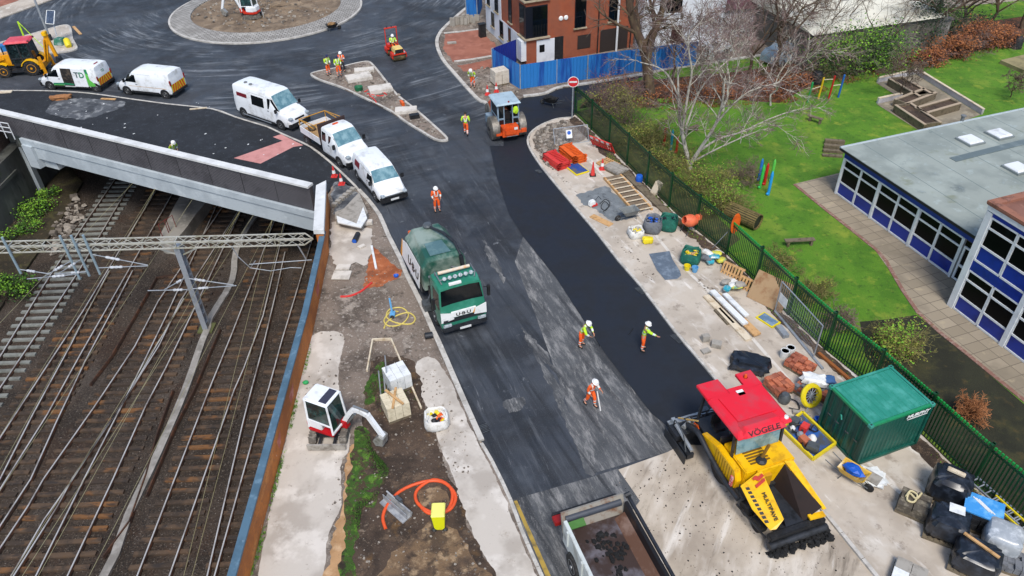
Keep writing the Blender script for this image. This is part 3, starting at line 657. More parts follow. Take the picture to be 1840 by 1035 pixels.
def sleeper_mesh(kind):
    if kind not in sl_me:
        b=MB();b.box(-1.3,1.3,-.125,.125,-.10,.085,tx=.01,ty=.01)
        if kind=='c':pass
        o=b.build('sleeper',WOOD if kind=='w' else CSLP);sl_me[kind]=o.data;bpy.data.objects.remove(o)
    return sl_me[kind]
rnd=random.Random(11)
def track(label,l,r,kind='w',y0=8,y1=58,shift=0,long=0):
    t=thing('railway_track',label,'track',(xat(l,30),30,ZB),group='parallel railway tracks in the cutting')
    n=min(100,int((y1-y0)/.68))
    railmesh(l,t,True,y0,66);railmesh(r,t,True,y0,66)
    for i in range(n):
        y=y0+.3+i*.68;xl,xr=xat(l,y),xat(r,y);c=(xl+xr)/2
        if not(1.2<xr-xl<2.2):c=xr-.72 if shift>=0 else xl+.72
        o=bpy.data.objects.new('sleeper',sleeper_mesh(kind));C.objects.link(o);o.parent=t
        o.location=Vector((c+rnd.uniform(-.05,.05),y,ZB+.02))-t.location
        o.rotation_euler=(0,0,rnd.uniform(-.015,.015)+.02);o.scale=(1+long,rnd.uniform(.9,1.08),1)
R1=yline([(246,1035),(375.4,700),(417,598),(459,490),(472.6,452)])
R2=yline([(304,1035),(420.7,700),(438,661),(472.6,567),(490,494),(500,452)])
R3=yline([(372,1035),(436,760),(451.5,700),(472.6,622),(497,520),(512,452)])
R4=yline([(385,1035),(462,760),(482,700),(507,609),(525,549.6),(545.7,480)])
R5=[(x+1.44,y)for x,y in R3];R4b=[(x,y)for x,y in R4]
L3=yline([(120.7,1035),(203,860),(262,728),(298,660),(350.5,551),(377,495.5)])
L2=yline([(64,1035),(151,860),(222,722),(261,644),(299,566),(326.6,505.5)])
L1=yline([(0,984),(49,910.5),(78,860),(171,728),(242,622),(284,541),(311.6,500.5)])
L0=yline([(19.7,1035),(79,933),(128,864),(182,780),(222,722),(249,676),(293,600),(330,536)])
E1=yline([(-60,885),(0,786),(72,676),(148,560),(200,474)]);E3=yline([(-45,950),(11.6,860),(84,745.5),(145,635),(188,560),(228,490)])
E2=yline([(-50,945),(0,860),(58,745.5),(127.5,618),(156.5,560),(196,486)]);E4=yline([(-10,960),(55,860),(101.4,757),(153.6,647),(200,560),(238,486)])
G1=yline([(-60,730),(0,640),(78,513),(135.7,425),(196.5,336)]);G2=yline([(-60,790),(0,696),(93,560),(141,487),(216,360)])
track('track nearest the orange brick wall, half hidden behind its coping',R4b,[(x+1.45,y)for x,y in R4],y0=6,y1=64)
track('second track from the orange brick wall with ochre stained sleepers',R1,R2,y0=6,y1=64)
track('rusty orange track just left of the concrete trough route',L2,L3,y0=6,y1=64,long=.12)
track('track diverging left from the rusty orange one at the points',L1,[(x+1.44,y)for x,y in L1],y0=6,y1=52)
track('dark oily track with crossing rails left of the wide ballast strip',E1,E3,y0=6,y1=64,long=.25)
track('leftmost track on pale concrete sleepers beside the overgrown bank',G1,G2,'c',y0=6,y1=64)
def looserail(px,label,shiny=True):
    o=railmesh(yline(px)if isinstance(px[0],tuple)and px[0][0]>-900 else px,None,shiny);tag(o,label,'rail','switch and spare rails');o.name='rail';return o
for pts,lab,sh in((R3,'curved switch rail between the two right-hand tracks',True),(L0,'switch rail crossing into the rusty orange track',True),(E2,'inner crossing rail of the dark oily track',True),(E4,'outer crossing rail right of the dark oily track',True)):
    o=railmesh([p for p in pts if 6<=p[1]<=60],None,sh);tag(o,lab,'rail','switch rails')
def gl2(px,z=ZR):return[(p.x,p.y)for p in GL(px,z)]
for px,lab in(([(310,700),(281,780),(262,850),(232,935),(184,1000)],'spare rusty rail lying left of the concrete trough'),([(395,590),(348,700),(312,770),(280,848),(262,890)],'spare rusty rail lying right of the concrete trough'),([(329,330+160),(281,497),(240,570),(200,638),(161,690)],'spare brown rail lying on the ballast in the middle')):
    o=railmesh(gl2(px[::-1]),None,False);tag(o,lab,'rail','spare rails')
# cable trough
ct=MB();P=GL([(186,1036),(232,923),(287,807),(333,700),(362,616),(373,590),(378,570),(417,504),(424,452),(450,400),(480,360)],ZB+.12);P=[P[0]+Vector((-1.6,-4,0))]+P;A=offset_line(smooth_path(P,3),.2);B=offset_line(smooth_path(P,3),-.2)
ct.loft([[(p.x,p.y,ZB-.1),(q.x,q.y,ZB-.1),(q.x,q.y,ZB+.16),(p.x,p.y,ZB+.16)]for p,q in zip(A,B)])
tag(ct.build('cable_trough',gmat('trough concrete','#8f8b84',[('#726e67',1.2,.42,.62,.8),('#a9a59e',2,.5,.7,.6)],bump=.2)),'pale concrete cable trough running between the tracks past the mast','cable trough')
# platform ramp under the bridge
pr=thing('platform_ramp','rounded pale concrete ramp between the tracks under the bridge','ramp',tuple(G(300,400,-5.4)))
b=MB(inv(pr));P=smooth_path(GL([(286,429),(300,397),(324,352),(365,300),(410,300),(385,345),(352,385),(330,415),(312,432),(296,437)],-5.3),3,True)
b.prism([(p.x,p.y)for p in P],ZB-.1,-5.3);b.build('ramp',gmat('ramp concrete','#8f8b83',[('#6b6862',.7,.42,.62,.8),('#aaa69e',1.4,.5,.7,.6)],bump=.2),pr)
b=MB(inv(pr))
for px in((292,425),(303,418)):
    p=G(*px,-5.3);b.tube([p,p+Vector((0,0,1.0)),p+Vector((.3,.7,1.0)),p+Vector((.3,.7,0))],.03,5)
b.build('handrail',mat('dull red rail','#6d2a26',.6),pr)
# debris on the left bank and embankment soil
bank=[(p.x,p.y)for p in GL([(-80,520),(2,429),(80,341),(120,300),(150,330),(110,400),(60,470),(0,560),(-80,660)],ZB)]
b=MB();b.prism(bank,ZB-.1,ZB+.18);struct(b.build('ground_bank',gmat('bank earth','#37301f',[('#262115',.6,.42,.6,.9),('#4d4a28',.9,.5,.66,.7),('#6b5a42',3,.58,.7,.6)],bump=1.,bscale=6,bd=.08)))
rubble('rubble','old sleepers stone and litter heaped at the foot of the left wall under the bridge',[([(100,395),(135,350),(160,380),(130,430),(80,470)],1)],RUBM,160,.08,.5,z=ZB+.1,seed=14)
# ------------------------------------------------------------------ overhead line equipment
GALV=mat('galvanised steel','#9aa0a6',.5,.3,col2='#7d848b',scale=2)
PGRY=mat('pale painted steel','#b3b2a8',.55,.1,col2='#94927f',scale=1.5)
my=35.5;mx=-18.84
ms=thing('overhead_line_mast','tall grey steel mast standing between the tracks and carrying the lattice boom','mast',(mx,my,ZB))
b=MB()
for dy in(-.22,.22):b.box(-.16,.16,dy-.03,dy+.03,0,6.3)
for k in range(9):b.box(-.13,.13,-.19,.19,.25+k*.72,.5+k*.72)
b.build('post',GALV,ms)
b=MB();b.box(-.45,.45,-.45,.45,-.1,.1);b.build('foundation',mat('mossy foundation','#565a34',.9),ms)
b=MB()
for s_ in(-1,1):
    b.bar((s_*.15,0,5.6),(s_*1.35,0,6.15),.07);
b.build('knee_brace',PGRY,ms)
bm_=thing('lattice_boom','long pale lattice steel boom spanning above the railway tracks','gantry',(mx,my,.0))
b=MB();x0,x1=-26.0,7.25;yb,yf,zt,zl=-.26,.26,.42,.0
for(y,z)in((yb,zt),(yf,zt),(yb,zl),(yf,zl)):b.bar((x0,y,z),(x1,y,z),.062)
b.build('chord',PGRY,bm_)
b=MB();k=0;x=x0
while x<x1-.3:
    xn=min(x+.62,x1);f=k%2
    for(a,c)in(((yb,zt),(yf,zt)),((yb,zt),(yb,zl)),((yf,zt),(yf,zl)),((yb,zl),(yf,zl))):
        p,q=(a,c)if f else(c,a);b.bar((x,p[0],p[1]),(xn,q[0],q[1]),.028)
    if k%3==0:
        b.bar((x,yb,zt),(x,yb,zl),.045);b.bar((x,yb,zt),(x,yf,zt),.045)
    x=xn;k+=1
for y in(yb,yf):b.bar((x1,y,zt),(x1+.45,0,.21),.055);b.bar((x1,y,zl),(x1+.45,0,.21),.055)
b.build('lacing',PGRY,bm_)
INS=mat('porcelain insulator','#b9bdc2',.25,0.,col2='#9da2a8',scale=3)
def droptube(px0,label,h,arms):
    top=G(*px0,1.15);t=thing('drop_tube',label,'drop tube',(top.x,my-.42,1.15-h),group='drop tubes hanging from the lattice boom')
    b=MB();b.tube([(0,0,0),(0,0,h)],.07,8);b.build('tube',mat('pale blue steel','#8fa3ad',.5,.2),t)
    for a in arms:
        b=MB();b.tube([Vector((0,0,a[0])),Vector((a[1],0,a[2]))],.03,6);m_=Vector((0,0,a[0])).lerp(Vector((a[1],0,a[2])),.25);m2=Vector((0,0,a[0])).lerp(Vector((a[1],0,a[2])),.5)
        b.build('cantilever_arm',GALV,t);b=MB()
        pts=[m_.lerp(m2,i/6)for i in range(7)];b.tube(pts,[.06,.09,.06,.09,.06,.09,.06],8);b.build('insulator',INS,t)
    return t
droptube((0,430),'leftmost drop tube under the boom with a curved arm',2.5,[(.3,1.7,-.1)])
droptube((106,425),'drop tube second from the left with arms to both sides',3.0,[(.35,-3.0,.1),(1.3,-2.4,0)])
droptube((133,416),'drop tube above the pale sleepers with two arms to its left',2.8,[(.3,-1.9,.2),(1.2,-1.9,.1)])
droptube((153,417),'drop tube nearest the mast with a long arm to its right',2.7,[(1.4,2.9,.55),(.45,2.9,.5)])
t=ms
for(a,c)in(((0,4.1),(2.6,3.55)),((0,3.35),(2.75,3.5)),((0,4.1),(-1.5,3.35)),((0,3.3),(-2.5,3.3))):
    A_,B_=Vector((math.copysign(.16,c[0]),-.3,a[1])),Vector((c[0],-.3,c[1]));b=MB();b.tube([A_,B_],.032,6);b.build('cantilever_arm',GALV,t)
    b=MB();pts=[A_.lerp(B_,.12+.04*i)for i in range(7)];b.tube(pts,[.06,.09,.06,.09,.06,.09,.06],8);b.build('insulator',INS,t)
ha=thing('hanging_bracket','thin hanging bracket with a long arm under the right end of the boom','bracket',(mx+5.6,my-.4,.1))
b=MB();b.tube([(-2.4,0,0),(-2.2,0,-.7),(-1.7,0,-1.5),(-1.3,0,-1.0)],.03,5);b.tube([(-1.7,0,-1.25),(1.9,0,-1.05)],.03,5);b.tube([(1.3,0,0),(1.6,0,-1.05)],.04,5);b.tube([(-1.7,0,-1.5),(-.6,0,-1.75),(.6,0,-1.55),(1.2,0,-1.6)],.025,5)
b.build('arm',GALV,ha)
WIRE=mat('contact wire','#a8a27c',.5,.4)
wires=[([(-60,880),(240,400),(470,60)],.0),([(-20,880),(215,455)],0),([(20,1035),(330,540)],0),([(40,1035),(360,535)],0),([(160,1035),(466,440)],0),([(330,1035),(478,440)],0),([(345,1035),(500,440)],0),([(120,700),(318,400)],0),([(0,350+230),(190,380)],0),([(232,740),(398,440)],0)]
wl_=['contact wire above the dark oily track','catenary wire beside the contact wire above the dark track','left wire above the diverging points','right wire above the diverging points','wire above the concrete trough route','left wire over the second track from the brick wall','right wire over the second track from the brick wall','wire above the spare brown rail','wire above the pale concrete sleepers','wire above the rusty orange track']
for(px,_),lab in zip(wires,wl_):
    P=GL([px[0],px[-1]if len(px)<3 else px[1]],-1.4);d=(P[1]-P[0]).normalized();a=P[0]-d*10;c=P[1]+d*(0 if True else 0)
    d2=d if abs(d.x)<.4 else Vector((.0,1,0))
    b=MB();b.tube([a,c,Vector((c.x,max(c.y,60),c.z))if False else c+d2*14],.012,4);tag(b.build('overhead_wire',WIRE),lab,'wire','overhead wires')
# ------------------------------------------------------------------ road vehicles
WHT=mat('white van paint','#dfe2e4',.28,col2='#b4b4b0',scale=1.4,lo=.48,hi=.75)
BLK=mat('black plastic','#17181a',.55,col2='#2b2b2c',scale=5)
GLS=mat('dark glass','#0b1013',.06,0.,spec=.5)
WSC=mat('windscreen glass','#4f7680',.07,0.,col2='#7d9da3',scale=1.6,lo=.4,hi=.65,spec=.9)
TYR=mat('tyre rubber','#1a1a1b',.85,col2='#3a3835',scale=6)
RIM=mat('grey wheel rim','#85888b',.4,.5)
SEAM=mat('door seam','#60666a',.7)
LAMP=mat('clear lamp','#b9c2c6',.15,.2,col2='#7c868c',scale=9)
REDL=mat('red lamp','#8e1d1a',.3)
ORL=mat('orange beacon','#d2571b',.35)
PLT=mat('number plate white','#d6d8d6',.5)
CHY=mat('reflective yellow','#d9c21c',.5);CHR=mat('reflective red','#d8321f',.5)
def wheel(parent,x,y,r,w,rimm=None,name='wheel',tread=False,hub=.58):
    s=1 if y>0 else-1
    M=T(x,y,r)@Matrix.Rotation(R(90),4,'X')
    t=MB();t.lathe([(r*.55,-w/2),(r*.9,-w/2),(r,-w*.32),(r,w*.32),(r*.9,w/2),(r*.55,w/2)],24,M);wo=t.build(name,TYR,parent,smooth=40)
    if tread:
        b=MB()
        for k in range(20):
            a=2*math.pi*k/20
            for q in(-1,1):
                Mk=M@Matrix.Rotation(a+(.08*q),4,'Z');b.box(r-.02,r+.045,-.04,.04,min(0,q*w*.48),max(0,q*w*.48),Mk)
        b.build('tread',TYR,wo)
    b=MB();q=-s   # local z of M points to -y
    b.lathe([(r*hub,q*(w/2-.01)),(r*hub*.9,q*(w/2+.01)),(r*.4,q*(w/2-.04)),(r*.16,q*(w/2-.03)),(r*.14,q*(w/2+.03)),(.001,q*(w/2+.03))],20,M);b.build('rim',rimm or RIM,wo,smooth=40)
    return wo
class Body:
    def __init__(s,st,crown=.03,rr=.1):s.st=sorted(st);s.crown=crown;s.rr=rr
    def at(s,x):
        S=s.st
        if x<=S[0][0]:return S[0]
        for a,b in zip(S,S[1:]):
            if a[0]<=x<=b[0]:
                t=(x-a[0])/(b[0]-a[0]);return tuple(p+(q-p)*t for p,q in zip(a,b))
        return S[-1]
    def ring(s,S):
        x,zb,zt,w,wt=S;belt=min(zt-.2,1.15 if zt>1.3 else zt-.12);r=s.rr
        if zt-belt<.2:wt2=w-.03
        else:wt2=wt
        h=[(w-.05,zb),(w,zb+.08),(w,belt),(wt2,zt-r),(wt2-r*.45,zt-r*.25),(wt2-r*1.3,zt),(wt2*.4,zt+s.crown)]
        return[Vector((x,y,z))for y,z in h]+[Vector((x,-y,z))for y,z in h[::-1]]
    def half(s,x,z):
        _,zb,zt,w,wt=s.at(x);belt=min(zt-.2,1.15 if zt>1.3 else zt-.12)
        if z<=belt:return w
        if zt-belt<.2:wt=w-.03
        return w+(wt-w)*min(1,(z-belt)/max(.05,zt-s.rr-belt))
    def build(s,m,parent,name='body'):
        b=MB();b.loft([s.ring(S)for S in s.st]);b.f=[f[::-1]for f in b.f]
        return b.build(name,m,parent,smooth=32)
    def patch(s,pts,side,m,parent,name,off=.008,group=None):
        """flat panel lying on the flank; pts in (x,z)"""
        b=MB();K=1.15
        def clip(up):
            o=[]
            for(x0,z0),(x1,z1)in zip(pts,pts[1:]+pts[:1]):
                i0=(z0>=K)==up or z0==K;i1=(z1>=K)==up
                if i0:o.append((x0,z0))
                if(z0-K)*(z1-K)<0:t=(K-z0)/(z1-z0);o.append((x0+(x1-x0)*t,K))
            return o
        zs=[z for _,z in pts]
        for poly in([clip(True),clip(False)]if min(zs)<K-.02 and max(zs)>K+.02 else[pts]):
            P=[Vector((x,side*(s.half(x,z)+off),z))for x,z in poly]
            if side>0:P=P[::-1]
            if len(P)>2:b.plate(P,.004)
        return b.build(name,m,parent)
    def line(s,pts,side,m,parent,name='door_seam',r=.008):
        b=MB();b.tube([Vector((x,side*(s.half(x,z)+.004),z))for x,z in pts],r,4,closed=True);return b.build(name,m,parent)
    def screen(s,xt,xb,m,parent,inset=.1,name='windscreen',off=.012,up=.0,dn=0.):
        A,B_=s.at(xt),s.at(xb);P=[]
        zt,zbm=A[2]+.012,B_[2]+.012
        d=Vector((xb-xt,0,zbm-zt)).normalized();nrm=Vector((-d.z,0,d.x));nrm=nrm if nrm.z>0 else-nrm
        n=5;top=[];bot=[]
        for k in range(n):
            u=-1+2*k/(n-1);y0=(A[4]-inset);y1=(min(B_[3],B_[4]+.12)-inset);sag=(1-u*u)*.03
            top.append(Vector((xt,u*y0,zt+s.crown*min(1,(1-abs(u))*1.8)))+nrm*(off));bot.append(Vector((xb,u*y1,zbm+s.crown*min(1,(1-abs(u))*1.8)))+nrm*off)
        b=MB();b.loft([top,bot],cap=False,closed=False);
        if b.f:b.f=[f[::-1]for f in b.f]
        return b.build(name,m,parent,smooth=60)
def chevrons(parent,x,w,z0,z1,s=-1):
    ch=MB();ch.quad(*[(x+s*.006,y,z)for y,z in((-w,z0),(w,z0),(w,z1),(-w,z1))][::(1 if s<0 else-1)]);o=ch.build('chevron_panel',CHY,parent)
    r=MB();n=3;h=z1-z0;step=w/n
    for sd in(-1,1):
        for k in range(n):
            y0=sd*(k*step+step*.25);y1=sd*(k*step+step*.75);sh=sd*step*.6
            pts=[(y0,z0),(y1,z0),(y1-sh,z1),(y0-sh,z1)]
            pts=[(max(-w,min(w,y))if sd*y>0 else 0,z)for y,z in pts]
            P=[(x+s*.012,y,z)for y,z in pts]
            r.quad(*P)
    r.build('chevron_stripes',CHR,o);return o
def common(t,B,xf,xr,wb,half,r,ww=.22,rimm=None,zb=.3,lampz=.78,plate=True):
    for x in(wb/2,-wb/2):
        for sd in(-1,1):
            wheel(t,x,sd*(half-.10),r,ww,rimm)
            b=MB();M=T(x,sd*(half+.004),r)@Matrix.Rotation(R(-90*sd),4,'X')
            b.lathe([(r+.09,-.05),(r+.09,.004),(r*.3,.005)],20,M);b.build('wheel_arch',BLK,t)
            wo=B.half(x,.5)
    b=MB();b.box(xf-.25,xf+.06,-half*.93,half*.93,zb-.05,zb+.28,tx=.02);b.build('front_bumper',BLK,t,bevel=.04)
    b=MB();b.box(xr-.09,xr+.1,-half*.95,half*.95,zb,zb+.2);b.build('rear_bumper',BLK,t,bevel=.03)
    for sd in(-1,1):
        b=MB();y=sd*half*.76;b.cbox((xf-.07,y,lampz),(.3,half*.3,.16));b.build('headlight',LAMP,t,bevel=.05)
        b=MB();b.box(-wb/2+r+.15,wb/2-r-.15,sd*half-.03,sd*half+.03,zb-.02,zb+.14);b.build('sill',BLK,t)
    if plate:
        b=MB();b.box(xf+.062,xf+.07,-.26,.26,zb+.05,zb+.17);p=b.build('number_plate',PLT,t)
def mirrors(t,x,half,z,s=.2):
    for sd in(-1,1):
        b=MB();b.cbox((x,sd*(half+.14),z),(.12,.2,s+.08));b.build('wing_mirror',BLK,t,bevel=.03)
def panelvan(name,label,fpx,rpx,side,L,H,half,hoodz,front,rimm=None,cat='van',roofx=None,r=.33,fo=.95,ro=None,group=None,hscale=None):
    mid,a,wb=wheels_at(fpx,rpx,side,half-.05)
    t=thing(name,label,cat,mid,a,group)
    xf=wb/2+fo;xr=xf-L
    wt=half-.13
    st=[(xr,.45,H-.35,half-.04,wt-.04),(xr+.05,.35,H-.06,half-.01,wt),(xr+.5,.3,H,half,wt),(xf-front[0]-.35,.3,H+.01,half,wt),(xf-front[0],.3,H-.05,half,wt-.01),(xf-front[1],.3,hoodz+.05,half-.01,half-.16),(xf-front[1]+.03,.3,hoodz,half-.01,half-.12),(xf-.28,.3,hoodz-.17,half-.05,half-.14),(xf-.06,.32,hoodz-.38,half-.14,half-.2),(xf,.35,hoodz-.52,half-.22,half-.26)]
    B=Body(st);B.build(WHT,t)
    B.screen(xf-front[0]+.06,xf-front[1]-.05,WSC,t,inset=.07,up=.06,dn=.05)
    common(t,B,xf,xr,wb,half,r,rimm=rimm,lampz=hoodz-.35)
    b=MB();b.box(xf-.1,xf+.012,-.42,.42,hoodz-.53,hoodz-.42);b.build('grille',BLK,t)
    mirrors(t,xf-front[1]-.12,half-.02,hoodz+.12)
    return t,B,xf,xr,wb
def fwin(B,t,xf,front,hoodz,H,sd,extra=0):
    x1=xf-front[1]-.12;x0=x1-1.0-extra
    o=B.patch([(x0,hoodz+.02),(x1+.05,hoodz+.02),(x1-.42*(H-hoodz),H-.38+.06),(x0+.05,H-.30)],sd,GLS,t,'side_window')
    B.line([(x0-.07,.5),(x1+.12,.5),(x1+.12,hoodz),(x1-.42*(H-hoodz)+.05,H-.25),(x0-.07,H-.22)],sd,SEAM,t)
    b=MB();b.cbox((x0+.02,sd*(B.half(x0,hoodz-.12)+.012),hoodz-.13),(.16,.03,.035));b.build('door_handle',BLK,t)
# open van of the traffic crew
fr=(1.75,.85)
t,B,xf,xr,wb=panelvan('panel_van','white and green crew van with its sliding side door open and TD on the side',(94,161),(176,165),'L',5.25,1.98,.97,1.12,fr,fo=.9)
for sd in(-1,1):fwin(B,t,xf,fr,1.1,1.98,sd)
xd1=xf-2.25;xd0=xd1-1.0
o=B.patch([(xd0,.42),(xd1,.42),(xd1,1.8),(xd0,1.8)],1,mat('dark van interior','#191715',.9,col2='#55493c',scale=4),t,'door_opening')
b=MB();b.cbox((xd0+.5,.72,.62),(.5,.3,.3));b2=MB();b2.box(xd0+.05,xd1-.05,.93,1.03,.36,.44);b2.build('side_step',mat('pale step','#b7bcb8',.5),t)
b=MB();b.plate([(xd0-1.12,B.half(xd0-.5,1)+.05,.42),(xd0+.03,B.half(xd0-.5,1)+.05,.42),(xd0+.03,B.half(xd0,1.8)+.05,1.82),(xd0-1.12,B.half(xd0,1.8)+.05,1.82)][::-1],.035);sdoor=b.build('sliding_door',WHT,t)
yy=B.half(xd0-.5,1.4)+.095
GRN1=mat('bright green film','#5fb84e',.4);GRN2=mat('deep green film','#1f7d55',.4)
text('T',.62,mat('dark lettering','#2e4a48',.5),sdoor,T(xd0-.38,yy,1.35)@frame((-1,0,0),(0,-.07,1)),bold=.006)
text('D',.62,GRN2,sdoor,T(xd0-.80,yy,1.35)@frame((-1,0,0),(0,-.07,1)),bold=.006)
B.patch([(xf-3.1,.5),(xf-1.3,.5),(xf-1.3,.62),(xf-2.4,.66),(xf-3.1,.62)],1,GRN2,t,'green_stripe',off=.012);B.patch([(xf-2.2,.38),(xf-1.35,.38),(xf-1.3,.49),(xf-2.2,.49)],1,GRN1,t,'green_stripe',off=.012)
b=MB();b.plate([(xd0-1.12,yy-.002,.45),(xd0+.0,yy-.002,.45),(xd0+.0,yy-.002,.62),(xd0-1.12,yy+.0,.66)][::-1],.004);b.build('green_stripe',GRN1,sdoor)
B.patch([(xr+.12,.45),(xr+.85,.45),(xr+.95,1.0),(xr+1.0,1.75),(xr+.7,1.8),(xr+.62,1.0)],1,GRN1,t,'green_panel',off=.012)
B.patch([(xr+.62,1.4),(xr+1.0,1.55),(xr+1.1,1.76),(xr+.75,1.8)],1,GRN2,t,'green_stripe',off=.018)
chevrons(t,xr,.84,.5,1.05)
for sd in(-1,1):
    b=MB();b.cbox((xr+.0,sd*.88,1.05),(.1,.12,.38));b.build('tail_light',REDL,t,bevel=.02)
b=MB();b.cbox((xr+.35,0,1.995),(.1,.5,.09));b.build('brake_light',REDL,t,bevel=.02)
text('TD',.3,GRN2,t,T(xr-.008,0,1.42)@frame((0,-1,0),(0,0,1)),name='lettering',bold=.004)
# second van
t,B,xf,xr,wb=panelvan('panel_van','plain white van with red and yellow chevrons on its rear behind the open crew van',(232,170),(300,177),'L',5.0,1.98,.96,1.12,fr,fo=.88)
for sd in(-1,1):
    fwin(B,t,xf,fr,1.1,1.98,sd);B.line([(xf-3.3,.5),(xf-2.2,.5),(xf-2.2,1.75),(xf-3.3,1.75)],sd,SEAM,t)
    B.patch([(xr+.4,.78),(xf-1.2,.80),(xf-1.2,.82),(xr+.4,.81)],sd,mat('ochre pinstripe','#c79a5a',.5),t,'pinstripe',off=.01)
chevrons(t,xr,.84,.5,1.1)
for sd in(-1,1):
    b=MB();b.cbox((xr+.0,sd*.88,1.25),(.1,.12,.4));b.build('tail_light',REDL,t,bevel=.02)
# high-roof crew minibus
fr2=(1.7,.95)
t,B,xf,xr,wb=panelvan('crew_minibus','white high roof minibus with dark side windows and a small dark red sign',(507,233),(441,210),'R',5.75,2.42,1.0,1.3,fr2,cat='minibus',fo=1.0,r=.35)
MAR=mat('dark red sign film','#6f1622',.4)
for sd in(-1,1):
    fwin(B,t,xf,fr2,1.32,2.42,sd)
    B.patch([(xf-3.75,1.3),(xf-2.45,1.3),(xf-2.45,2.0),(xf-3.75,2.0)],sd,GLS,t,'side_window')
    B.patch([(xf-5.35,1.62),(xf-4.25,1.62),(xf-4.25,1.9),(xf-5.35,1.9)],sd,MAR,t,'sign_panel')
    B.line([(xf-3.9,.5),(xf-2.3,.5),(xf-2.3,2.15),(xf-3.9,2.15)],sd,SEAM,t)
    b=MB();b.tube([(xf-4.9,sd*1.03,.3),(xf-1.9,sd*1.03,.3)],.05,6);b.build('side_step',RIM,t)
for(x,y)in((xr+.9,-.3),(xr+1.5,-.35)):
    b=MB();b.lathe([(.13,0),(.13,.07),(.09,.1),(.001,.1)],12,T(x,y,2.43));b.build('roof_vent',mat('grey vent','#6c7072',.6),t)
b=MB();b.tube([(xr,0,.45),(xr-.8,0,.45),(xr-.95,.3,.5)],.04,6);b.build('tow_bar',BLK,t)
b=MB();b.box(xr-.1,xr-.02,-.6,.6,.3,.62);b.build('tow_plate',BLK,t)
# small van
fr3=(1.75,1.0)
t,B,xf,xr,wb=panelvan('small_van','small white van with a dark red sign parked in front of the tipper pickup',(676,361),(644,322),'R',4.65,1.72,.92,1.05,fr3,cat='van',fo=.95,r=.31)
for sd in(-1,1):
    fwin(B,t,xf,fr3,1.05,1.75,sd,extra=-.1)
    B.patch([(xr+.55,1.05),(xr+1.35,1.05),(xr+1.35,1.45),(xr+.55,1.45)],sd,MAR,t,'sign_panel')
    B.line([(xf-3.3,.5),(xf-2.25,.5),(xf-2.25,1.5),(xf-3.3,1.5)],sd,SEAM,t)
b=MB();b.box(xf-.02,xf+.055,-.62,.62,.62,.68);b.build('grille_trim',mat('dark chrome','#5f6467',.3,.6),t)
# crew-cab dropside pickup
mid,a,wb=wheels_at((612,299.6),(554,261),'R',.95)
t=thing('dropside_pickup','white crew cab dropside pickup with a wooden bed and a yellow guard rail','truck',mid,a)
half=1.0;xf=wb/2+.95;hz=1.28;H=2.15;fr4=(1.65,.9)
cabr=xf-2.95
st=[(cabr,.35,H-.2,half-.02,.86),(cabr+.08,.3,H-.02,half,.88),(cabr+.5,.3,H+.02,half,.88),(xf-fr4[0]-.25,.3,H+.02,half,.88),(xf-fr4[0],.3,H-.05,half,.87),(xf-fr4[1],.3,hz+.05,half-.01,.84),(xf-fr4[1]+.03,.3,hz,half-.01,.88),(xf-.28,.3,hz-.18,half-.05,.86),(xf-.06,.32,hz-.42,half-.14,.78),(xf,.35,hz-.6,half-.22,.74)]
B=Body(st);B.build(WHT,t,'cab');B.screen(xf-fr4[0]+.06,xf-fr4[1]-.05,WSC,t,inset=.07,up=.06,dn=.05)
for sd in(-1,1):
    fwin(B,t,xf,fr4,1.28,H,sd);B.patch([(cabr+.15,1.3),(cabr+.62,1.3),(cabr+.62,1.9),(cabr+.15,1.9)],sd,GLS,t,'side_window')
    B.line([(cabr+.06,.5),(cabr+.72,.5),(cabr+.72,2.0),(cabr+.06,2.0)],sd,SEAM,t)
common(t,B,xf,cabr-2.6,wb,half,.34,lampz=.95)
b=MB();b.box(xf-.1,xf+.012,-.45,.45,.72,.9);b.build('grille',BLK,t)
mirrors(t,xf-1.05,half,1.42,.25)
b=MB();b.cbox((cabr+.45,0,H+.08),(.14,.42,.1));b.build('beacon',ORL,t,bevel=.03)
x1=cabr-.12;x0=cabr-2.75;zf=.95
b=MB();b.box(x0,x1,-1.02,1.02,zf-.12,zf);b.build('bed_floor',mat('dusty plywood','#b08d5f',.8,col2='#6f5c44',scale=2),t)
for sd in(-1,1):
    b=MB();b.box(x0,x1,sd*1.03-.02,sd*1.03+.02,zf-.12,zf+.36);b.build('side_board',WHT,t,bevel=.008)
b=MB();b.box(x0-.02,x0+.02,-1.0,1.0,zf-.12,zf+.36);b.build('tail_board',WHT,t)
b=MB();b.box(x1-.01,x1+.05,-1.03,1.03,zf-.1,2.3);b.build('headboard',mat('brown mesh headboard','#3b2b29',.7),t)
YRL=mat('yellow guard paint','#c08a24',.5)
b=MB()
for z in(1.75,):b.tube([(x1-.7,-1.0,z),(x0+.0,-1.0,z),(x0,1.0,z),(x1-.7,1.0,z)],.035,6)
b.tube([(x0,-1,zf),(x0,-1,1.75)],.03,6);b.tube([(x0,1,zf),(x0,1,1.75)],.03,6);b.tube([(x1-.05,1,2.1),(x0,1,1.75)],.03,6);b.tube([(x1-.05,-1,2.1),(x0,-1,1.75)],.03,6);b.bar((x0,-.9,1.0),(x0,.9,1.0),.06)
b.build('guard_rail',YRL,t)
b=MB();b.box(cabr-2.6,xf-.6,-.45,.45,.45,.75);b.build('chassis',BLK,t)
rnd=random.Random(3)
def junk(parent_loc,rot,items,lab,cat,name):
    pass
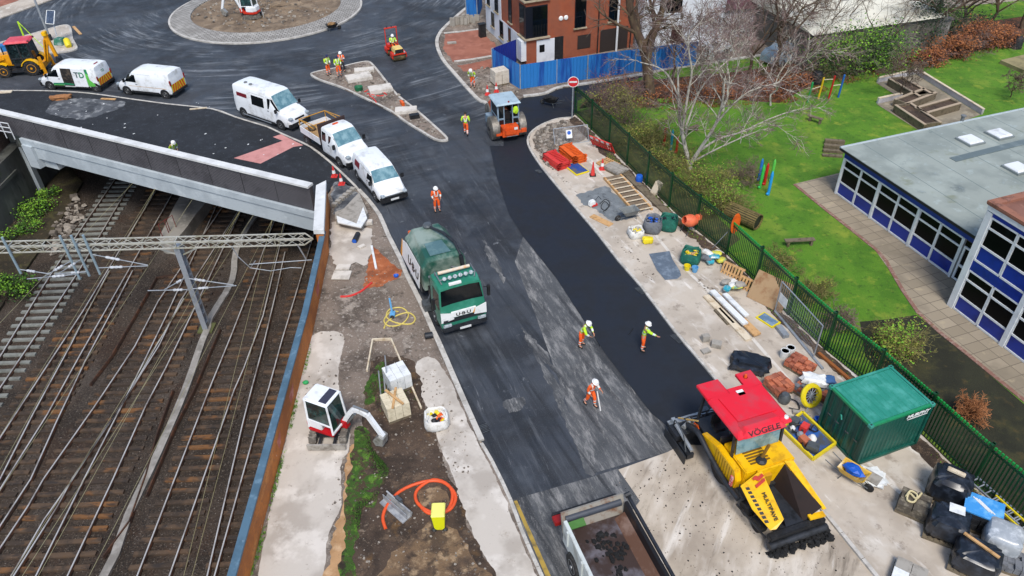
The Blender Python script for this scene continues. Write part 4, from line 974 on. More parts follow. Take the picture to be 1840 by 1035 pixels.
for k,(x,y,s,c,lab,cat,nm)in enumerate(((x0+.45,-.4,.28,'#5d4c38','coiled muddy sack lying at the rear of the pickup bed','sack','sack'),(x0+1.1,.3,.35,'#3a2f2a','dark lump of tarpaulin in the middle of the pickup bed','tarpaulin','tarpaulin'),(x1-.5,-.4,.25,'#8f8a80','grey bag beside the headboard in the pickup bed','bag','bag'),(x0+1.7,.75,.14,'#b33a3a','small red fuel can in the pickup bed','can','fuel_can'))):
    p=mid+rz(a)@Vector((x,y,zf));b=MB();b.blob((0,0,s*.45),(s*1.2,s*.9,s*.5),10,7,.16,rnd=rnd);o=b.build(nm,mat(nm+' cloth',c,.8),smooth=60);tag(o,lab,cat,loc=p,rot=a)
# white car behind the bare trees
p,q=G(1232,100),G(1268,95)
# ------------------------------------------------------------------ people
SKIN=mat('skin','#b98468',.6);HAIRM=mat('dark hair','#2a211c',.8)
HVY=mat('hi vis yellow cloth','#b6e02a',.75,col2='#93bb1e',scale=6);HVO=mat('hi vis orange cloth','#f0601a',.75,col2='#cf4a10',scale=6)
BAND=mat('silver reflective band','#d5d9d2',.4);HELM=mat('white hard hat','#e2e2df',.35);NAVY=mat('navy woollen hat','#1d2452',.9)
BOOT=mat('black work boot','#1c1a19',.7);GLOVE=mat('dark work glove','#23221f',.8)
def skin(name,V,E,Rd,m,parent,lvl=1,extra=None,band=None):
    me=bpy.data.meshes.new(name);me.from_pydata(V,E,[]);o=bpy.data.objects.new(name,me);C.objects.link(o)
    sk=o.modifiers.new('s','SKIN');sk.branch_smoothing=.6
    for i,d in enumerate(me.skin_vertices[0].data):
        r=Rd[i];d.radius=r if isinstance(r,tuple)else(r,r)
    me.skin_vertices[0].data[0].use_root=True
    if lvl:sb=o.modifiers.new('b','SUBSURF');sb.levels=lvl
    ev=o.evaluated_get(bpy.context.evaluated_depsgraph_get());m2=bpy.data.meshes.new_from_object(ev)
    bpy.data.objects.remove(o);m2.materials.clear()
    for x in(m if isinstance(m,(list,tuple))else[m]):m2.materials.append(x)
    m2.polygons.foreach_set('use_smooth',[True]*len(m2.polygons));m2.polygons.foreach_set('material_index',[0]*len(m2.polygons))
    if band:
        for p in m2.polygons:
            c=p.center
            if band(c):p.material_index=1
    m2.name=name;o=bpy.data.objects.new(name,m2);C.objects.link(o)
    if parent:o.parent=parent
    return o
def person(label,loc,rot,top='y',legs='o',hat='helmet',pose=None,seated=False,h=1.76,legcol=None):
    """pose: dict of joint positions in local metres (x forward, y left, z up)"""
    t=thing('person',label,'person',loc,rot)
    J=dict(hip=(0,0,.93),waist=(0,0,1.08),chest=(0,0,1.33),neck=(.02,0,1.48),head=(.05,0,1.6),crown=(.05,0,1.72),
             shL=(0,.19,1.42),elL=(-.02,.27,1.14),haL=(.14,.25,.92),shR=(0,-.19,1.42),elR=(-.02,-.27,1.14),haR=(.14,-.25,.92),
             hpL=(0,.1,.9),knL=(.03,.12,.5),anL=(-.02,.13,.09),toL=(.17,.15,.05),hpR=(0,-.1,.9),knR=(.03,-.12,.5),anR=(-.02,-.13,.09),toR=(.17,-.15,.05))
    if pose:J.update(pose)
    J={k:Vector(v)for k,v in J.items()}
    V=[];E=[];Rd=[];ix={}
    def v(k,p,r,par=None):
        ix[k]=len(V);V.append(tuple(p));Rd.append(r)
        if par is not None:E.append((ix[par],ix[k]))
    v('hip',J['hip'],(.13,.1));v('waist',J['waist'],(.125,.1),'hip');v('chest',J['chest'],(.15,.11),'waist');v('neck',J['neck'],.055,'chest')
    v('jaw',J['neck'].lerp(J['head'],.5)+Vector((.01,0,0)),.06,'neck');v('head',J['head'],(.078,.095),'jaw');v('crown',J['head'].lerp(J['crown'],.6),(.07,.085),'head')
    for s in 'LR':
        v('sh'+s,J['sh'+s],.062,'chest');v('el'+s,J['el'+s],.043,'sh'+s);v('wr'+s,J['el'+s].lerp(J['ha'+s],.82),.028,'el'+s)
        d=(J['ha'+s]-J['el'+s]).normalized();pm=J['ha'+s];v('pa'+s,pm+d*.03,(.04,.02),'wr'+s)
        side=Vector((0,1 if s=='L' else-1,0));a1=d.cross(side);a1=a1.normalized()if a1.length>.1 else Vector((0,0,1));acr=a1
        for k in range(4):
            o=(k-1.5)*.019;L=(.065,.078,.072,.055)[k];b0=pm+d*.07+acr*o;v(f'f{k}{s}',b0,.0095,'pa'+s);v(f'g{k}{s}',b0+d*L*.55-side*.008,.0085,f'f{k}{s}');v(f'h{k}{s}',b0+d*L*.85-side*.03,.007,f'g{k}{s}')
        v('th'+s,pm+d*.02+acr*.045,.011,'pa'+s);v('ti'+s,pm+d*.06+acr*.06-side*.015,.009,'th'+s)
        v('hp'+s,J['hp'+s],.088,'hip');v('kn'+s,J['kn'+s],.058,'hp'+s);v('an'+s,J['an'+s]+Vector((0,0,.04)),.038,'kn'+s);v('to'+s,J['to'+s],.034,'an'+s)
    body=skin('body',V,E,Rd,[SKIN,HAIRM],t)
    f=(J['head']-J['neck']).normalized();hd=J['head'];fx=Vector((1,0,0));
    b=MB();b.blob(hd+fx*.1+f*-.01,(.018,.014,.025),6,5);b.build('nose',SKIN,body,smooth=60)
    for s in(-1,1):
        b=MB();b.blob(hd+Vector((.085,s*.034,0))+f*.025,.012,6,5);b.build('eye',HAIRM,body)
        b=MB();b.blob(hd+Vector((0,s*.086,0)),(.022,.01,.03),6,5);b.build('ear',SKIN,body)
    b=MB();b.cbox(hd+Vector((.088,0,-.045)),(.01,.045,.01));b.build('mouth',mat('lips','#7d4a40',.7),body)
    TC={'y':HVY,'o':HVO}[top]
    # jacket
    V=[];E=[];Rd=[];ix={}
    k_=.62 if seated else .55
    v('chest',J['chest'],(.19,.15));v('waist',J['waist'],(.165,.135),'chest');v('hem',J['hip'].lerp(J['waist'],.1)-Vector((0,0,0 if seated else .06)),(.165,.14),'waist');v('col',J['neck'],.085,'chest')
    cz=J['waist'].lerp(J['chest'],.25)
    for s in 'LR':
        v('sh'+s,J['sh'+s],.085,'chest');v('el'+s,J['el'+s],.066,'sh'+s);v('wr'+s,J['el'+s].lerp(J['ha'+s],.8),.05,'el'+s)
    ax=(J['chest']-J['waist']).normalized()
    def jb(c):
        c=Vector(c);q=(c-J['waist']).dot(ax)
        for s in 'LR':
            e=J['el'+s];dd=(J['ha'+s]-e)
            if(c-e.lerp(J['ha'+s],.35)).length<.085:return True
            if(c-e).length<.22 and abs((c-e).dot((e-J['sh'+s]).normalized())+.1)<.0:return True
        inner=abs(c.y)<.19
        return inner and(abs(q-.03)<.035 or(abs(abs(c.y)-.1)<.03 and q>.12 and abs(c.x-J['chest'].x)>.02))
    skin('jacket',V,E,Rd,[TC,BAND],t,lvl=2,band=jb)
    V=[];E=[];Rd=[];ix={}
    v('hip',J['hip'],(.155,.125));v('w2',J['hip'].lerp(J['waist'],.5),(.15,.12),'hip')
    for s in 'LR':v('hp'+s,J['hp'+s]-Vector((0,0,.02)),.105,'hip');v('kn'+s,J['kn'+s],.08,'hp'+s);v('an'+s,J['an'+s]+Vector((0,0,.08)),.068,'kn'+s)
    LC=HVO if legs=='o' else mat('dark work trousers','#23252c',.85)
    def lb(c):
        c=Vector(c)
        for s in 'LR':
            for tt in(.3,.65):
                if(c-J['kn'+s].lerp(J['an'+s],tt)).dot((J['an'+s]-J['kn'+s]).normalized())**2<.0011 and(c-J['kn'+s].lerp(J['an'+s],tt)).length<.12:return True
        return False
    skin('trousers',V,E,Rd,[LC,BAND],t,lvl=2,band=lb if legs=='o' else None)
    for s in 'LR':
        a,q=J['an'+s],J['to'+s];skin('boot',[tuple(a+Vector((0,0,.07))),tuple(a-Vector((0.03,0,.03))),tuple(a.lerp(q,.5)),tuple(q)],[(0,1),(1,2),(2,3)],[.055,.055,.05,.045],BOOT,t)
        d=(J['ha'+s]-J['el'+s]).normalized()
    if hat=='helmet':
        Mh=T(*J['head'])@frame((1,0,0),(0,1,0));up=f;q=Vector((0,0,1)).rotation_difference(up).to_matrix().to_4x4();Mh=T(*(J['head']+f*.05))@q
        b=MB();b.lathe([(.001,.125),(.06,.115),(.1,.08),(.118,.03),(.125,0),(.145,-.008),(.145,-.018),(.11,-.018)],14,Mh@Matrix.Diagonal((1.12,1,1,1)));b.build('hard_hat',HELM,t,smooth=50)
    else:
        b=MB();q=Vector((0,0,1)).rotation_difference(f).to_matrix().to_4x4();b.lathe([(.001,.13),(.055,.115),(.09,.07),(.102,.0),(.1,-.02)],12,T(*(J['head']+f*.02))@q);b.build('woollen_hat',{'navy':NAVY,'dark':GLOVE}[hat],t,smooth=60)
    return t
def lean(a,J=None,hands=None):
    """bend forward at the hip by angle a"""
    o={}
    base=dict(waist=(0,0,1.08),chest=(0,0,1.33),neck=(.02,0,1.48),head=(.05,0,1.6),crown=(.05,0,1.72),shL=(0,.19,1.42),shR=(0,-.19,1.42),elL=(.02,.27,1.16),elR=(.02,-.27,1.16),haL=(.2,.2,.98),haR=(.2,-.2,.98))
    for k,(x,y,z)in base.items():dz=z-.93;o[k]=(x*math.cos(a)+dz*math.sin(a),y,.93+dz*math.cos(a)-x*math.sin(a))
    if hands:o.update(hands)
    return o
def face(px,target):p=G(*px);q=G(*target);return math.atan2(q.y-p.y,q.x-p.x)
P_=lambda x,y,z=0:tuple(G(x,y,z))
STRIDE=dict(knL=(.16,.1,.52),anL=(.16,.11,.09),toL=(.36,.12,.05),knR=(-.06,-.1,.49),anR=(-.24,-.11,.14),toR=(-.07,-.12,.05))
person('man in yellow jacket and navy hat standing alone at the left tip of the island',P_(591,135,Z1),face((591,135),(640,150)),hat='navy',pose=lean(.1,hands=dict(haL=(.26,.1,1.0),haR=(.26,-.1,1.0))))
person('man in a yellow jacket and navy hat standing on the concrete base on the island',P_(610,137,Z1+.15),face((610,137),(640,170)),hat='navy',pose=lean(.12))
person('man in orange with white hard hat and dark trousers behind two others on the island',P_(617,129,Z1),face((617,129),(600,160)),top='o',legs='d',pose=lean(.08,hands=dict(haL=(.25,.12,1.25),haR=(.22,-.1,1.15),elL=(.1,.27,1.14))))
person('man in a yellow jacket walking on the road in front of the big roller',P_(838,243),face((838,243),(860,120)),hat='dark',pose=STRIDE)
person('man in a yellow jacket bending over a tool beside the kerb near the flats',P_(850,157,Z1),face((850,157),(835,175)),pose=lean(.5))
person('man in full orange standing alone on the road behind the suction truck',P_(786,380),face((786,380),(830,460)),top='o',pose=lean(.05))
person('man in yellow jacket bending with a rod at the edge of the fresh asphalt',P_(1044,622,.0),face((1044,622),(1090,640)),pose={**lean(.42),'haL':(.55,.12,.95),'haR':(.5,-.12,.92),'elL':(.38,.25,1.1),'elR':(.36,-.25,1.08)})
person('man in a yellow jacket standing on the fresh asphalt with one arm stretched out',P_(1154,629,.03),face((1154,629),(1220,640)),pose={**lean(.12),'haR':(.62,-.16,1.12),'elR':(.34,-.22,1.28),'haL':(.3,.2,1.0)})
person('man in full orange walking with a white marking stick on the worn lane',P_(1060,729),face((1060,729),(1100,760)),top='o',pose={**lean(.25),**STRIDE,'haL':(.34,.28,.98)})
person('man in a yellow jacket and white helmet half hidden behind the bridge parapet',P_(318,291,Z1),face((318,291),(380,320)),pose={**lean(.45)})
# tools held
def tool(name,label,a,b_,r,m,cat='tool'):
    o=MB();o.tube([a,b_],r,6);o=o.build(name,m);tag(o,label,cat);return o
tool('marking_stick','white striped marking stick held by the man in orange',G(1073,703,.9),G(1079,738,.0),.03,mat('white stick','#d8d8d4',.5))
tool('rod','thin dark rod held by the man bending at the asphalt edge',G(1064,598,.8),G(1078,622,.04),.018,BLK)
tool('rake_handle','thin dark handle lying on the fresh asphalt by the standing man',G(1130,601,.045),G(1137,590,.045),.025,BLK)
tool('shovel_handle','shovel handle held by the man near the flats',G(846,150,.9),G(858,138,1.4),.02,mat('pale handle','#9db7c4',.6))
# ------------------------------------------------------------------ machines
GRN=mat('dark green truck paint','#1b4d3c',.3,col2='#2c6450',scale=1.2,lo=.5,hi=.72);GRNL=mat('green cab roof paint','#24715a',.35,col2='#3c8570',scale=1.5)
ORG=mat('orange machine paint','#d2501c',.4,col2='#a8421d',scale=3);YEL=mat('yellow machine paint','#e8b407',.38,col2='#c5930c',scale=2.5);REDP=mat('red canopy paint','#d81e30',.35,col2='#c23a44',scale=1.3)
GRYM=mat('grey machine metal','#5d6265',.5,.4,col2='#3d4042',scale=4);CHAR=mat('charcoal steel','#2b2e33',.5,.2,col2='#17181a',scale=3);WSTR=mat('white film','#e3e4e2',.4)
TAR=gmat('loose asphalt mix','#131314',[('#232425',8,.5,.66,.8),('#070707',20,.5,.66,.8)],bump=1.,bscale=22,bd=.05)
CABG=mat('grey blue cab paint','#6f8494',.4,col2='#8b9daa',scale=2)
# ---- tanker sweeper
mid,a,wb=wheels_at((785.5,581),(745,503),'R',1.05)
t=thing('suction_truck','dark green and white suction road sweeper truck with work lamps on its cab','truck',mid,a)
x0,x1=1.42,3.0
st=[(x0,.75,2.62,1.08,1.02),(x0+.1,.6,2.72,1.12,1.06),(2.3,.5,2.75,1.13,1.06),(2.72,.5,2.62,1.13,1.04),(2.98,.5,1.62,1.13,1.1),(3.03,.5,1.4,1.12,1.1),(3.05,.5,1.2,1.1,1.08)]
B=Body(st,crown=.05,rr=.12);cab=B.build(GRNL,t,'cab')
B.screen(2.75,2.94,GLS,t,inset=.1,off=.02)
for sd in(-1,1):
    B.patch([(1.9,1.5),(2.8,1.5),(2.7,2.35),(1.9,2.35)],sd,GLS,t,'side_window');B.line([(1.75,.9),(2.9,.9),(2.85,2.45),(1.75,2.5)],sd,SEAM,t)
    b=MB();b.cbox((2.86,sd*1.36,2.0),(.14,.14,.62));b.bar((2.8,sd*1.1,2.2),(2.84,sd*1.34,2.2),.04);b.build('wing_mirror',BLK,t,bevel=.03)
    b=MB();b.cbox((3.13,sd*.86,.72),(.1,.42,.17));b.build('headlight',LAMP,t,bevel=.03)
    b=MB();b.plate([(3.07,sd*1.13,1.5),(3.09,sd*.58,1.36),(3.1,sd*.5,1.0),(3.08,sd*1.13,.9)],.02);b.build('white_panel',WSTR,t)
b=MB();b.box(2.9,3.085,-.62,.62,1.08,1.42);p=b.build('front_panel',WSTR,t,bevel=.02)
text('U·B·U',.24,mat('black lettering','#141414',.5),p,T(3.09,-.02,1.21)@frame((0,1,0),(0,0,1)),bold=.008,sx=1.25)
b=MB();b.quad((3.086,.56,1.36),(3.086,.74,1.36),(3.086,.62,1.08),(3.086,.44,1.08));b.build('amber_stripe',mat('amber film','#dd9420',.4),t)
b=MB();b.box(2.85,3.09,-1.06,1.06,.82,1.05);b.build('grille',CHAR,t,bevel=.03)
b=MB();b.box(2.75,3.2,-1.14,1.14,.32,.62);b.build('front_bumper',CHAR,t,bevel=.08)
b=MB();b.box(3.2,3.215,-.28,.28,.38,.5);b.build('number_plate',PLT,t)
b=MB();b.box(2.62,2.74,-.5,.1,2.7,2.82);b.build('roof_plate',WSTR,t,bevel=.01)
b=MB();b.tube([(1.95,-.78,2.98),(1.95,.78,2.98)],.085,10);b.build('beacon_bar',mat('amber beacon bar','#cfc2b0',.3,col2='#d49a5c',scale=3),t,smooth=50)
b=MB();b.tube([(2.55,-.8,2.76),(2.45,-.88,2.98),(1.8,-.88,2.98),(1.75,-.88,2.76)],.03,6);b.tube([(2.55,.8,2.76),(2.45,.88,2.98),(1.8,.88,2.98),(1.75,.88,2.76)],.03,6);b.tube([(2.48,-.86,2.97),(2.48,.86,2.97)],.03,6);b.build('lamp_rack',RIM,t)
for k in range(6):
    b=MB();b.lathe([(.001,-.05),(.08,-.04),(.1,.03),(.09,.05),(.001,.06)],12,T(2.52,-.65+k*.26,3.03)@Matrix.Rotation(R(70),4,'Y'));b.build('work_lamp',LAMP,t,smooth=50)
# tank: faceted hopper, stations along x
def oct_ring(x,w,z0,z1,ch,tw):return[Vector((x,y,z))for y,z in((-w,z0),(-w,z1-ch),(-tw,z1),(tw,z1),(w,z1-ch),(w,z0))]
b=MB();b.loft([oct_ring(-3.25,1.0,.95,2.15,.3,.6),oct_ring(-2.7,1.1,.9,2.62,.45,.7),oct_ring(.2,1.12,.9,2.72,.4,.85),oct_ring(.42,1.1,.95,2.6,.4,.8)][::-1])
tk=b.build('hopper_tank',mat('dusty green tank','#1c4f41',.4,col2='#a2ada2',scale=.5,lo=.36,hi=.6,amt=.7),t,bevel=.02)
b=MB();b.plate([(-1.0,-.55,2.7),(.15,-.6,2.735),(.15,.45,2.735),(-1.0,.35,2.7)],.04);b.build('tank_lid',mat('grey green lid','#4d6b6e',.35,col2='#64807f',scale=2),tk)
b=MB();b.box(-1.4,-.15,-1.0,-.96,2.3,2.5);
b=MB();b.plate([(-.7,-1.03,2.3),(.1,-1.03,2.33),(.1,-.93,2.48),(-.7,-.93,2.46)],.02);b.build('sight_window',GLS,tk)
b=MB();b.plate([(-2.95,-1.3,.95),(.1,-1.3,.95),(.1,-1.14,2.2),(-2.3,-1.14,2.15),(-2.95,-1.17,1.95)],.02);sp=b.build('white_panel',WSTR,tk)
text('U·B·U',.62,_M['black lettering'],sp,T(-.95,-1.265,1.5)@frame((1,0,0),(0,.13,1)),bold=.014,sx=1.2)
b=MB();b.plate([(-3.3,-1.28,1.0),(-2.96,-1.31,.95),(-2.96,-1.18,1.95),(-3.3,-1.12,1.8)],.025);b.build('amber_panel',_M['amber film'],tk)
b=MB();b.plate([(-2.9,1.115,1.0),(-3.2,1.03,1.0),(-3.1,1.0,1.8),(-2.75,1.12,1.75)],.025);b.build('amber_panel',_M['amber film'],tk)
for sd in(-1,1):
    b=MB();b.lathe([(.001,0),(.1,0),(.09,.12),(.001,.14)],10,T(-3.0,sd*.75,2.2));b.build('beacon',ORL,tk)
b=MB();b.tube([(-2.5,.1,2.72),(-1.3,.55,2.92),(-.2,.8,2.95),(.45,.85,2.6)],[.06,.08,.08,.07],8);b.tube([(.5,.85,2.6),(.62,.9,1.6),(.9,.9,1.1)],.11,8);b.build('suction_boom',CHAR,t,smooth=60)
b=MB();b.lathe([(.001,.12),(.2,.1),(.26,0),(.2,-.1)],12,T(-2.5,.1,2.76));b.build('boom_head',GRYM,t)
b=MB();b.tube([(.6,.3,1.2),(.65,.3,2.2),(.8,.6,2.2),(.8,.6,1.1)],.06,6);b.tube([(.75,-.9,2.0),(.6,-.8,1.9),(.55,-.8,1.2)],.07,6);b.build('hose',GRYM,t)
b=MB();b.box(-3.0,2.8,-.45,.45,.55,.92);b.box(.45,1.4,-.95,.95,.55,1.25);b.build('chassis',BLK,t)
b=MB();b.box(-.9,-.1,-1.14,-.7,.45,.95);b.box(-.9,-.1,.7,1.14,.45,.95);b.build('side_box',CHAR,t)
b=MB();b.cbox((.75,-1.2,.3),(.5,.35,.4));b.tube([(.75,-1.1,.5),(.5,-.8,1.0)],.06,6);b.build('sweeping_gear',GRYM,t)
for x in(wb/2,-wb/2):
    for sd in(-1,1):wheel(t,x,sd*.98,.48,.3 if x>0 else .42)
for sd in(-1,1):
    b=MB();M=T(-wb/2,sd*.95,.5);b.lathe([(.6,-.2),(.6,.2)],16,M@Matrix.Rotation(R(90),4,'X'));
    b=MB();b.loft([[(-wb/2+.6*math.cos(q),yy,.5+.6*math.sin(q))for yy in(sd*.75,sd*1.15)]+[(-wb/2+.57*math.cos(q),yy,.5+.57*math.sin(q))for yy in(sd*1.15,sd*.75)]for q in[R(10+16*i)for i in range(11)]]);b.build('mudguard',BLK,t)
# ---- tipper lorry at the bottom edge
a=R(-61);nrmL=Vector((-math.sin(a),math.cos(a),0));fw=Vector((math.cos(a),math.sin(a),0))
RR_,RL_=G(1015,935,1.75),G(1125,900,1.75);d=(RL_-RR_).normalized();a=math.atan2(d.y,d.x)-R(90);fw=Vector((math.cos(a),math.sin(a),0));cen=(RR_+RL_)/2;cen.z=0
t=thing('tipper_lorry','large tipper lorry with an empty rusty pale body, backed up to the planed road edge','lorry',cen,a);Wd=(RL_-RR_).length/2;LB=5.6
RUSTB=mat('rust streaked body floor','#3e2f29',.6,.2,col2='#6e6a70',scale=.8,lo=.46,hi=.66);WTB=mat('dirty white lorry body','#c3c9c6',.45,col2='#9a9c96',scale=1.5)
BSD=mat('black tar coated side','#16161a',.55,col2='#4d3526',scale=1.1,lo=.55,hi=.7)
b=MB();b.box(0,LB,-Wd+.1,Wd-.1,1.0,1.06);b.build('body_floor',RUSTB,t);
b=MB();b.box(.0,LB,-Wd-.06,-Wd+.07,.6,1.75,ty=.0);b.build('body_side',WTB,t,bevel=.02)
b=MB();b.box(.0,LB,Wd-.07,Wd+.06,.6,1.75);b.build('body_side',BSD,t,bevel=.02)
b=MB();b.box(.1,LB,-Wd+.072,-Wd+.085,1.07,1.62);b.build('side_lining',RUSTB,t);b=MB();b.add([(.1,Wd-.45,1.064),(LB,Wd-.45,1.064),(LB,Wd-.075,1.3),(.1,Wd-.075,1.3)],[(0,1,2,3)]);b.build('side_lining',mat('brown rusty lining','#5a3d2c',.7,col2='#7d665a',scale=1.2),t)
b=MB();b.plate([(.0,-Wd-.05,1.0),(.0,Wd+.05,1.0),(-.28,Wd+.02,1.78),(-.28,-Wd-.02,1.78)][::-1],.08);b.build('tailgate',mat('rusty tailgate','#8f8a80',.6,col2='#6d4a30',scale=2.2),t)
b=MB();b.tube([(-.2,-Wd+.1,1.5),(-.2,Wd-.1,1.5)],.14,10);b.build('sheet_roller',mat('dark grey roller','#3c4149',.5),t,smooth=60)
b=MB();b.plate([(-.02,-Wd+.12,1.5),(.25,-Wd+.12,1.45),(.25,-Wd+.7,1.45),(-.02,-Wd+.7,1.52)],.05);b.build('green_pad',mat('green pad','#3f6d2c',.7),t)
b=MB();b.bar((.0,Wd+.1,1.9),(LB,Wd+.1,1.82),.1);b.tube([(-.1,Wd,1.9),(-.1,Wd+.2,1.95)],.1,8);b.build('sheet_rail',CHAR,t)
for k in range(5):b=MB();b.box(.4+k*1.2,.5+k*1.2,-Wd-.11,-Wd-.06,.95,1.7);b.build('side_rib',WTB,t)
b=MB();b.box(-.95,-.85,-1.25,1.25,.72,.95);b.box(-.9,-.2,-.4,-.3,.7,.8);b.box(-.9,-.2,.3,.4,.7,.8);b.build('rear_beam',BLK,t);
for sd in(-1,1):
    b=MB();b.box(-.84,-.5,sd*1.1-.2,sd*1.1+.2,.76,.95);b.build('tail_light',REDL,t,bevel=.02)
    b=MB();b.box(-.8,-.6,sd*.74-.14,sd*.74+.14,.765,.95);b.build('reflector',CHY if sd>0 else PLT,t)
b=MB();b.box(-.84,-.66,-.38,.2,.765,.95);b.build('marker_board',REDL,t);b=MB();b.box(-.64,-.5,-.4,.1,.8,.95);b.build('number_plate',PLT,t)
b=MB();b.box(-.5,LB+.3,-.45,.45,.5,.98);b.build('chassis',BLK,t)
for x in(1.0,2.35):
    for sd in(-1,1):wheel(t,x,sd*1.08,.5,.45)
b=MB();b.box(.3,3.1,-Wd-.05,-Wd+.4,.93,.96);b.build('mudguard',BLK,t)
text('O',.75,mat('blue film','#2377b0',.4),t,T(2.35,-Wd-.125,1.3)@frame((1,0,0),(0,0,1)),bold=.02)
rnd=random.Random(2);b=MB()
for k in range(170):
    s=rnd.uniform(.03,.13);u=rnd.random();x=.5+u*4.2;y=-.2+.35*math.sin(u*7)+rnd.gauss(0,.16)+(rnd.gauss(0,.25)if u<.25 else 0)
    b.blob((x,y,1.06+s*.3),(s,s*.8,s*.5),5,4,.3,rnd=rnd)
o=b.build('asphalt_crumbs',TAR);tag(o,'clots of black asphalt stuck to the tipper body floor','asphalt',kind='stuff',loc=cen,rot=a)
# ---- asphalt paver
mid,a,wb=wheels_at((1355,955),(1290,862),'R',1.1)
t=thing('asphalt_paver','yellow asphalt paver with a red canopy standing at the end of the fresh strip','paver',mid,a)
# canopy
b=MB();cn=[(-2.75,1.32),(-.82,1.3),(-.7,.2),(-.7,-1.05),(-2.75,-1.1)]
rings=[[Vector((x,y,z))for x,y in p_]for p_,z in((cn,2.78),(cn,2.86),([(-2.74,1.2),(-1.0,1.15),(-.95,.15),(-.95,-.9),(-2.74,-.98)],2.98))]
rings=[r[::-1]for r in rings];b.loft(rings);can=b.build('canopy',REDP,t,bevel=.02)
b=MB();b.box(-3.6,-2.76,.62,1.32,2.8,2.93);b.box(-3.6,-2.76,-1.1,-.15,2.8,2.93);b.box(-3.0,-2.76,-.15,.62,2.8,2.93);b.build('rear_canopy_panel',REDP,can,bevel=.02)
b=MB();b.plate([(-2.6,-.75,2.985),(-1.35,-.68,2.985),(-1.35,.98,2.985),(-2.6,1.0,2.985)],.035);b.build('roof_panel',REDP,can,bevel=.01)
b=MB();b.loft([[Vector((x,y,z))for y,z in((-.85,2.86),(-.7,3.0+h),(.75,3.0+h),(.95,2.86))]for x,h in((-1.35,.0),(-1.0,.13),(-.78,.08),(-.62,-.1))]);b.build('front_cowl',REDP,can,bevel=.02)
text('VÖGELE',.27,mat('dark red lettering','#3f0c12',.5),can,T(-.69,.0,2.985)@frame((0,1,0),(-.7,0,.7)),bold=.008,sx=1.35)
b=MB();b.box(-2.72,-2.45,.08,.36,2.99,3.02);b.build('white_sticker',WSTR,can)
b=MB();b.lathe([(.001,.16),(.05,.14),(.07,.0),(.09,0)],10,T(-3.3,.9,2.93));b.build('beacon',ORL,can);b=MB();b.lathe([(.001,.06),(.1,.04),(.11,0)],12,T(-1.0,1.12,2.93));b.build('roof_cap',PLT,can)
b=MB()
for x,y in((-3.3,-.95),(-3.3,1.15),(-.95,-.95),(-.95,1.15)):b.bar((x,y,1.3),(x+(.15 if x<-2 else-.1),y,2.8),.09)
b.bar((-.98,-.9,2.7),(-.98,1.1,2.7),.08);b.build('canopy_post',CHAR,t)
b=MB();b.plate([(-.9,-.85,1.75),(-.9,1.0,1.75),(-1.02,1.0,2.7),(-1.02,-.85,2.7)],.012);b.build('front_glass',WSC,t)
# engine deck
b=MB();b.box(-1.6,-.05,-.95,1.2,.9,1.68,tx=.03,ty=.04);b.build('engine_cover',YEL,t,bevel=.04)
b=MB()
for k in range(6):b.box(-1.05+k*.13,-.98+k*.13,-.55,.28,1.684,1.70)
b.build('louvre',mat('brown louvre','#6b4f10',.6),t)
b=MB();b.side([(-2.6,.75),(-.2,.75),(-.15,1.2),(-.35,1.62),(-1.6,1.62),(-2.6,1.25)],-1.2,-.95);b.build('side_cover',YEL,t,bevel=.03)
b=MB()
for k in range(8):b.box(-1.55+k*.15,-1.53+k*.15,-1.215,-1.2,.85,1.5)
b.build('side_groove',mat('dark groove','#8a6808',.7),t)
b=MB();b.side([(-2.6,.75),(-.1,.75),(-.1,1.6),(-2.6,1.3)],.97,1.22);b.build('side_cover',YEL,t,bevel=.03)
b=MB();b.tube([(-.45,-.05,1.65),(-.4,.1,2.45)],.06,8);b.build('exhaust',mat('brown exhaust','#8b6a2c',.5,.3),t);b=MB();b.lathe([(.2,0),(.2,.1),(.1,.16)],12,T(-.35,-.1,1.65));b.build('cap',CHAR,t)
# operator platform
b=MB();b.box(-3.4,-1.6,-1.0,1.15,1.0,1.12);b.build('platform',CHAR,t);
b=MB();b.box(-1.85,-1.62,-.95,1.1,1.12,1.85,tx=.05);b.build('control_desk',CHAR,t,bevel=.03)
b=MB();b.tube(smooth_path([(-1.75,-.55,1.85),(-1.95,-.55,2.15),(-1.95,-.2,2.15),(-1.75,-.2,1.85)],4),.02,6);b.build('grab_handle',GRYM,t)
for y in(-.55,.6):
    b=MB();b.cbox((-2.5,y,1.45),(.45,.45,.14));b.cbox((-2.72,y,1.75),(.12,.45,.55));b.build('seat',BLK,t,bevel=.04)
b=MB()
for k in range(4):b.add([(-2.45+k*.28,-1.03,1.24),(-2.32+k*.28,-1.03,1.27),(-2.18+k*.28,-.88,1.3),(-2.31+k*.28,-.88,1.27)],[(0,1,2,3)])
b.build('warning_stripe',BLK,t)
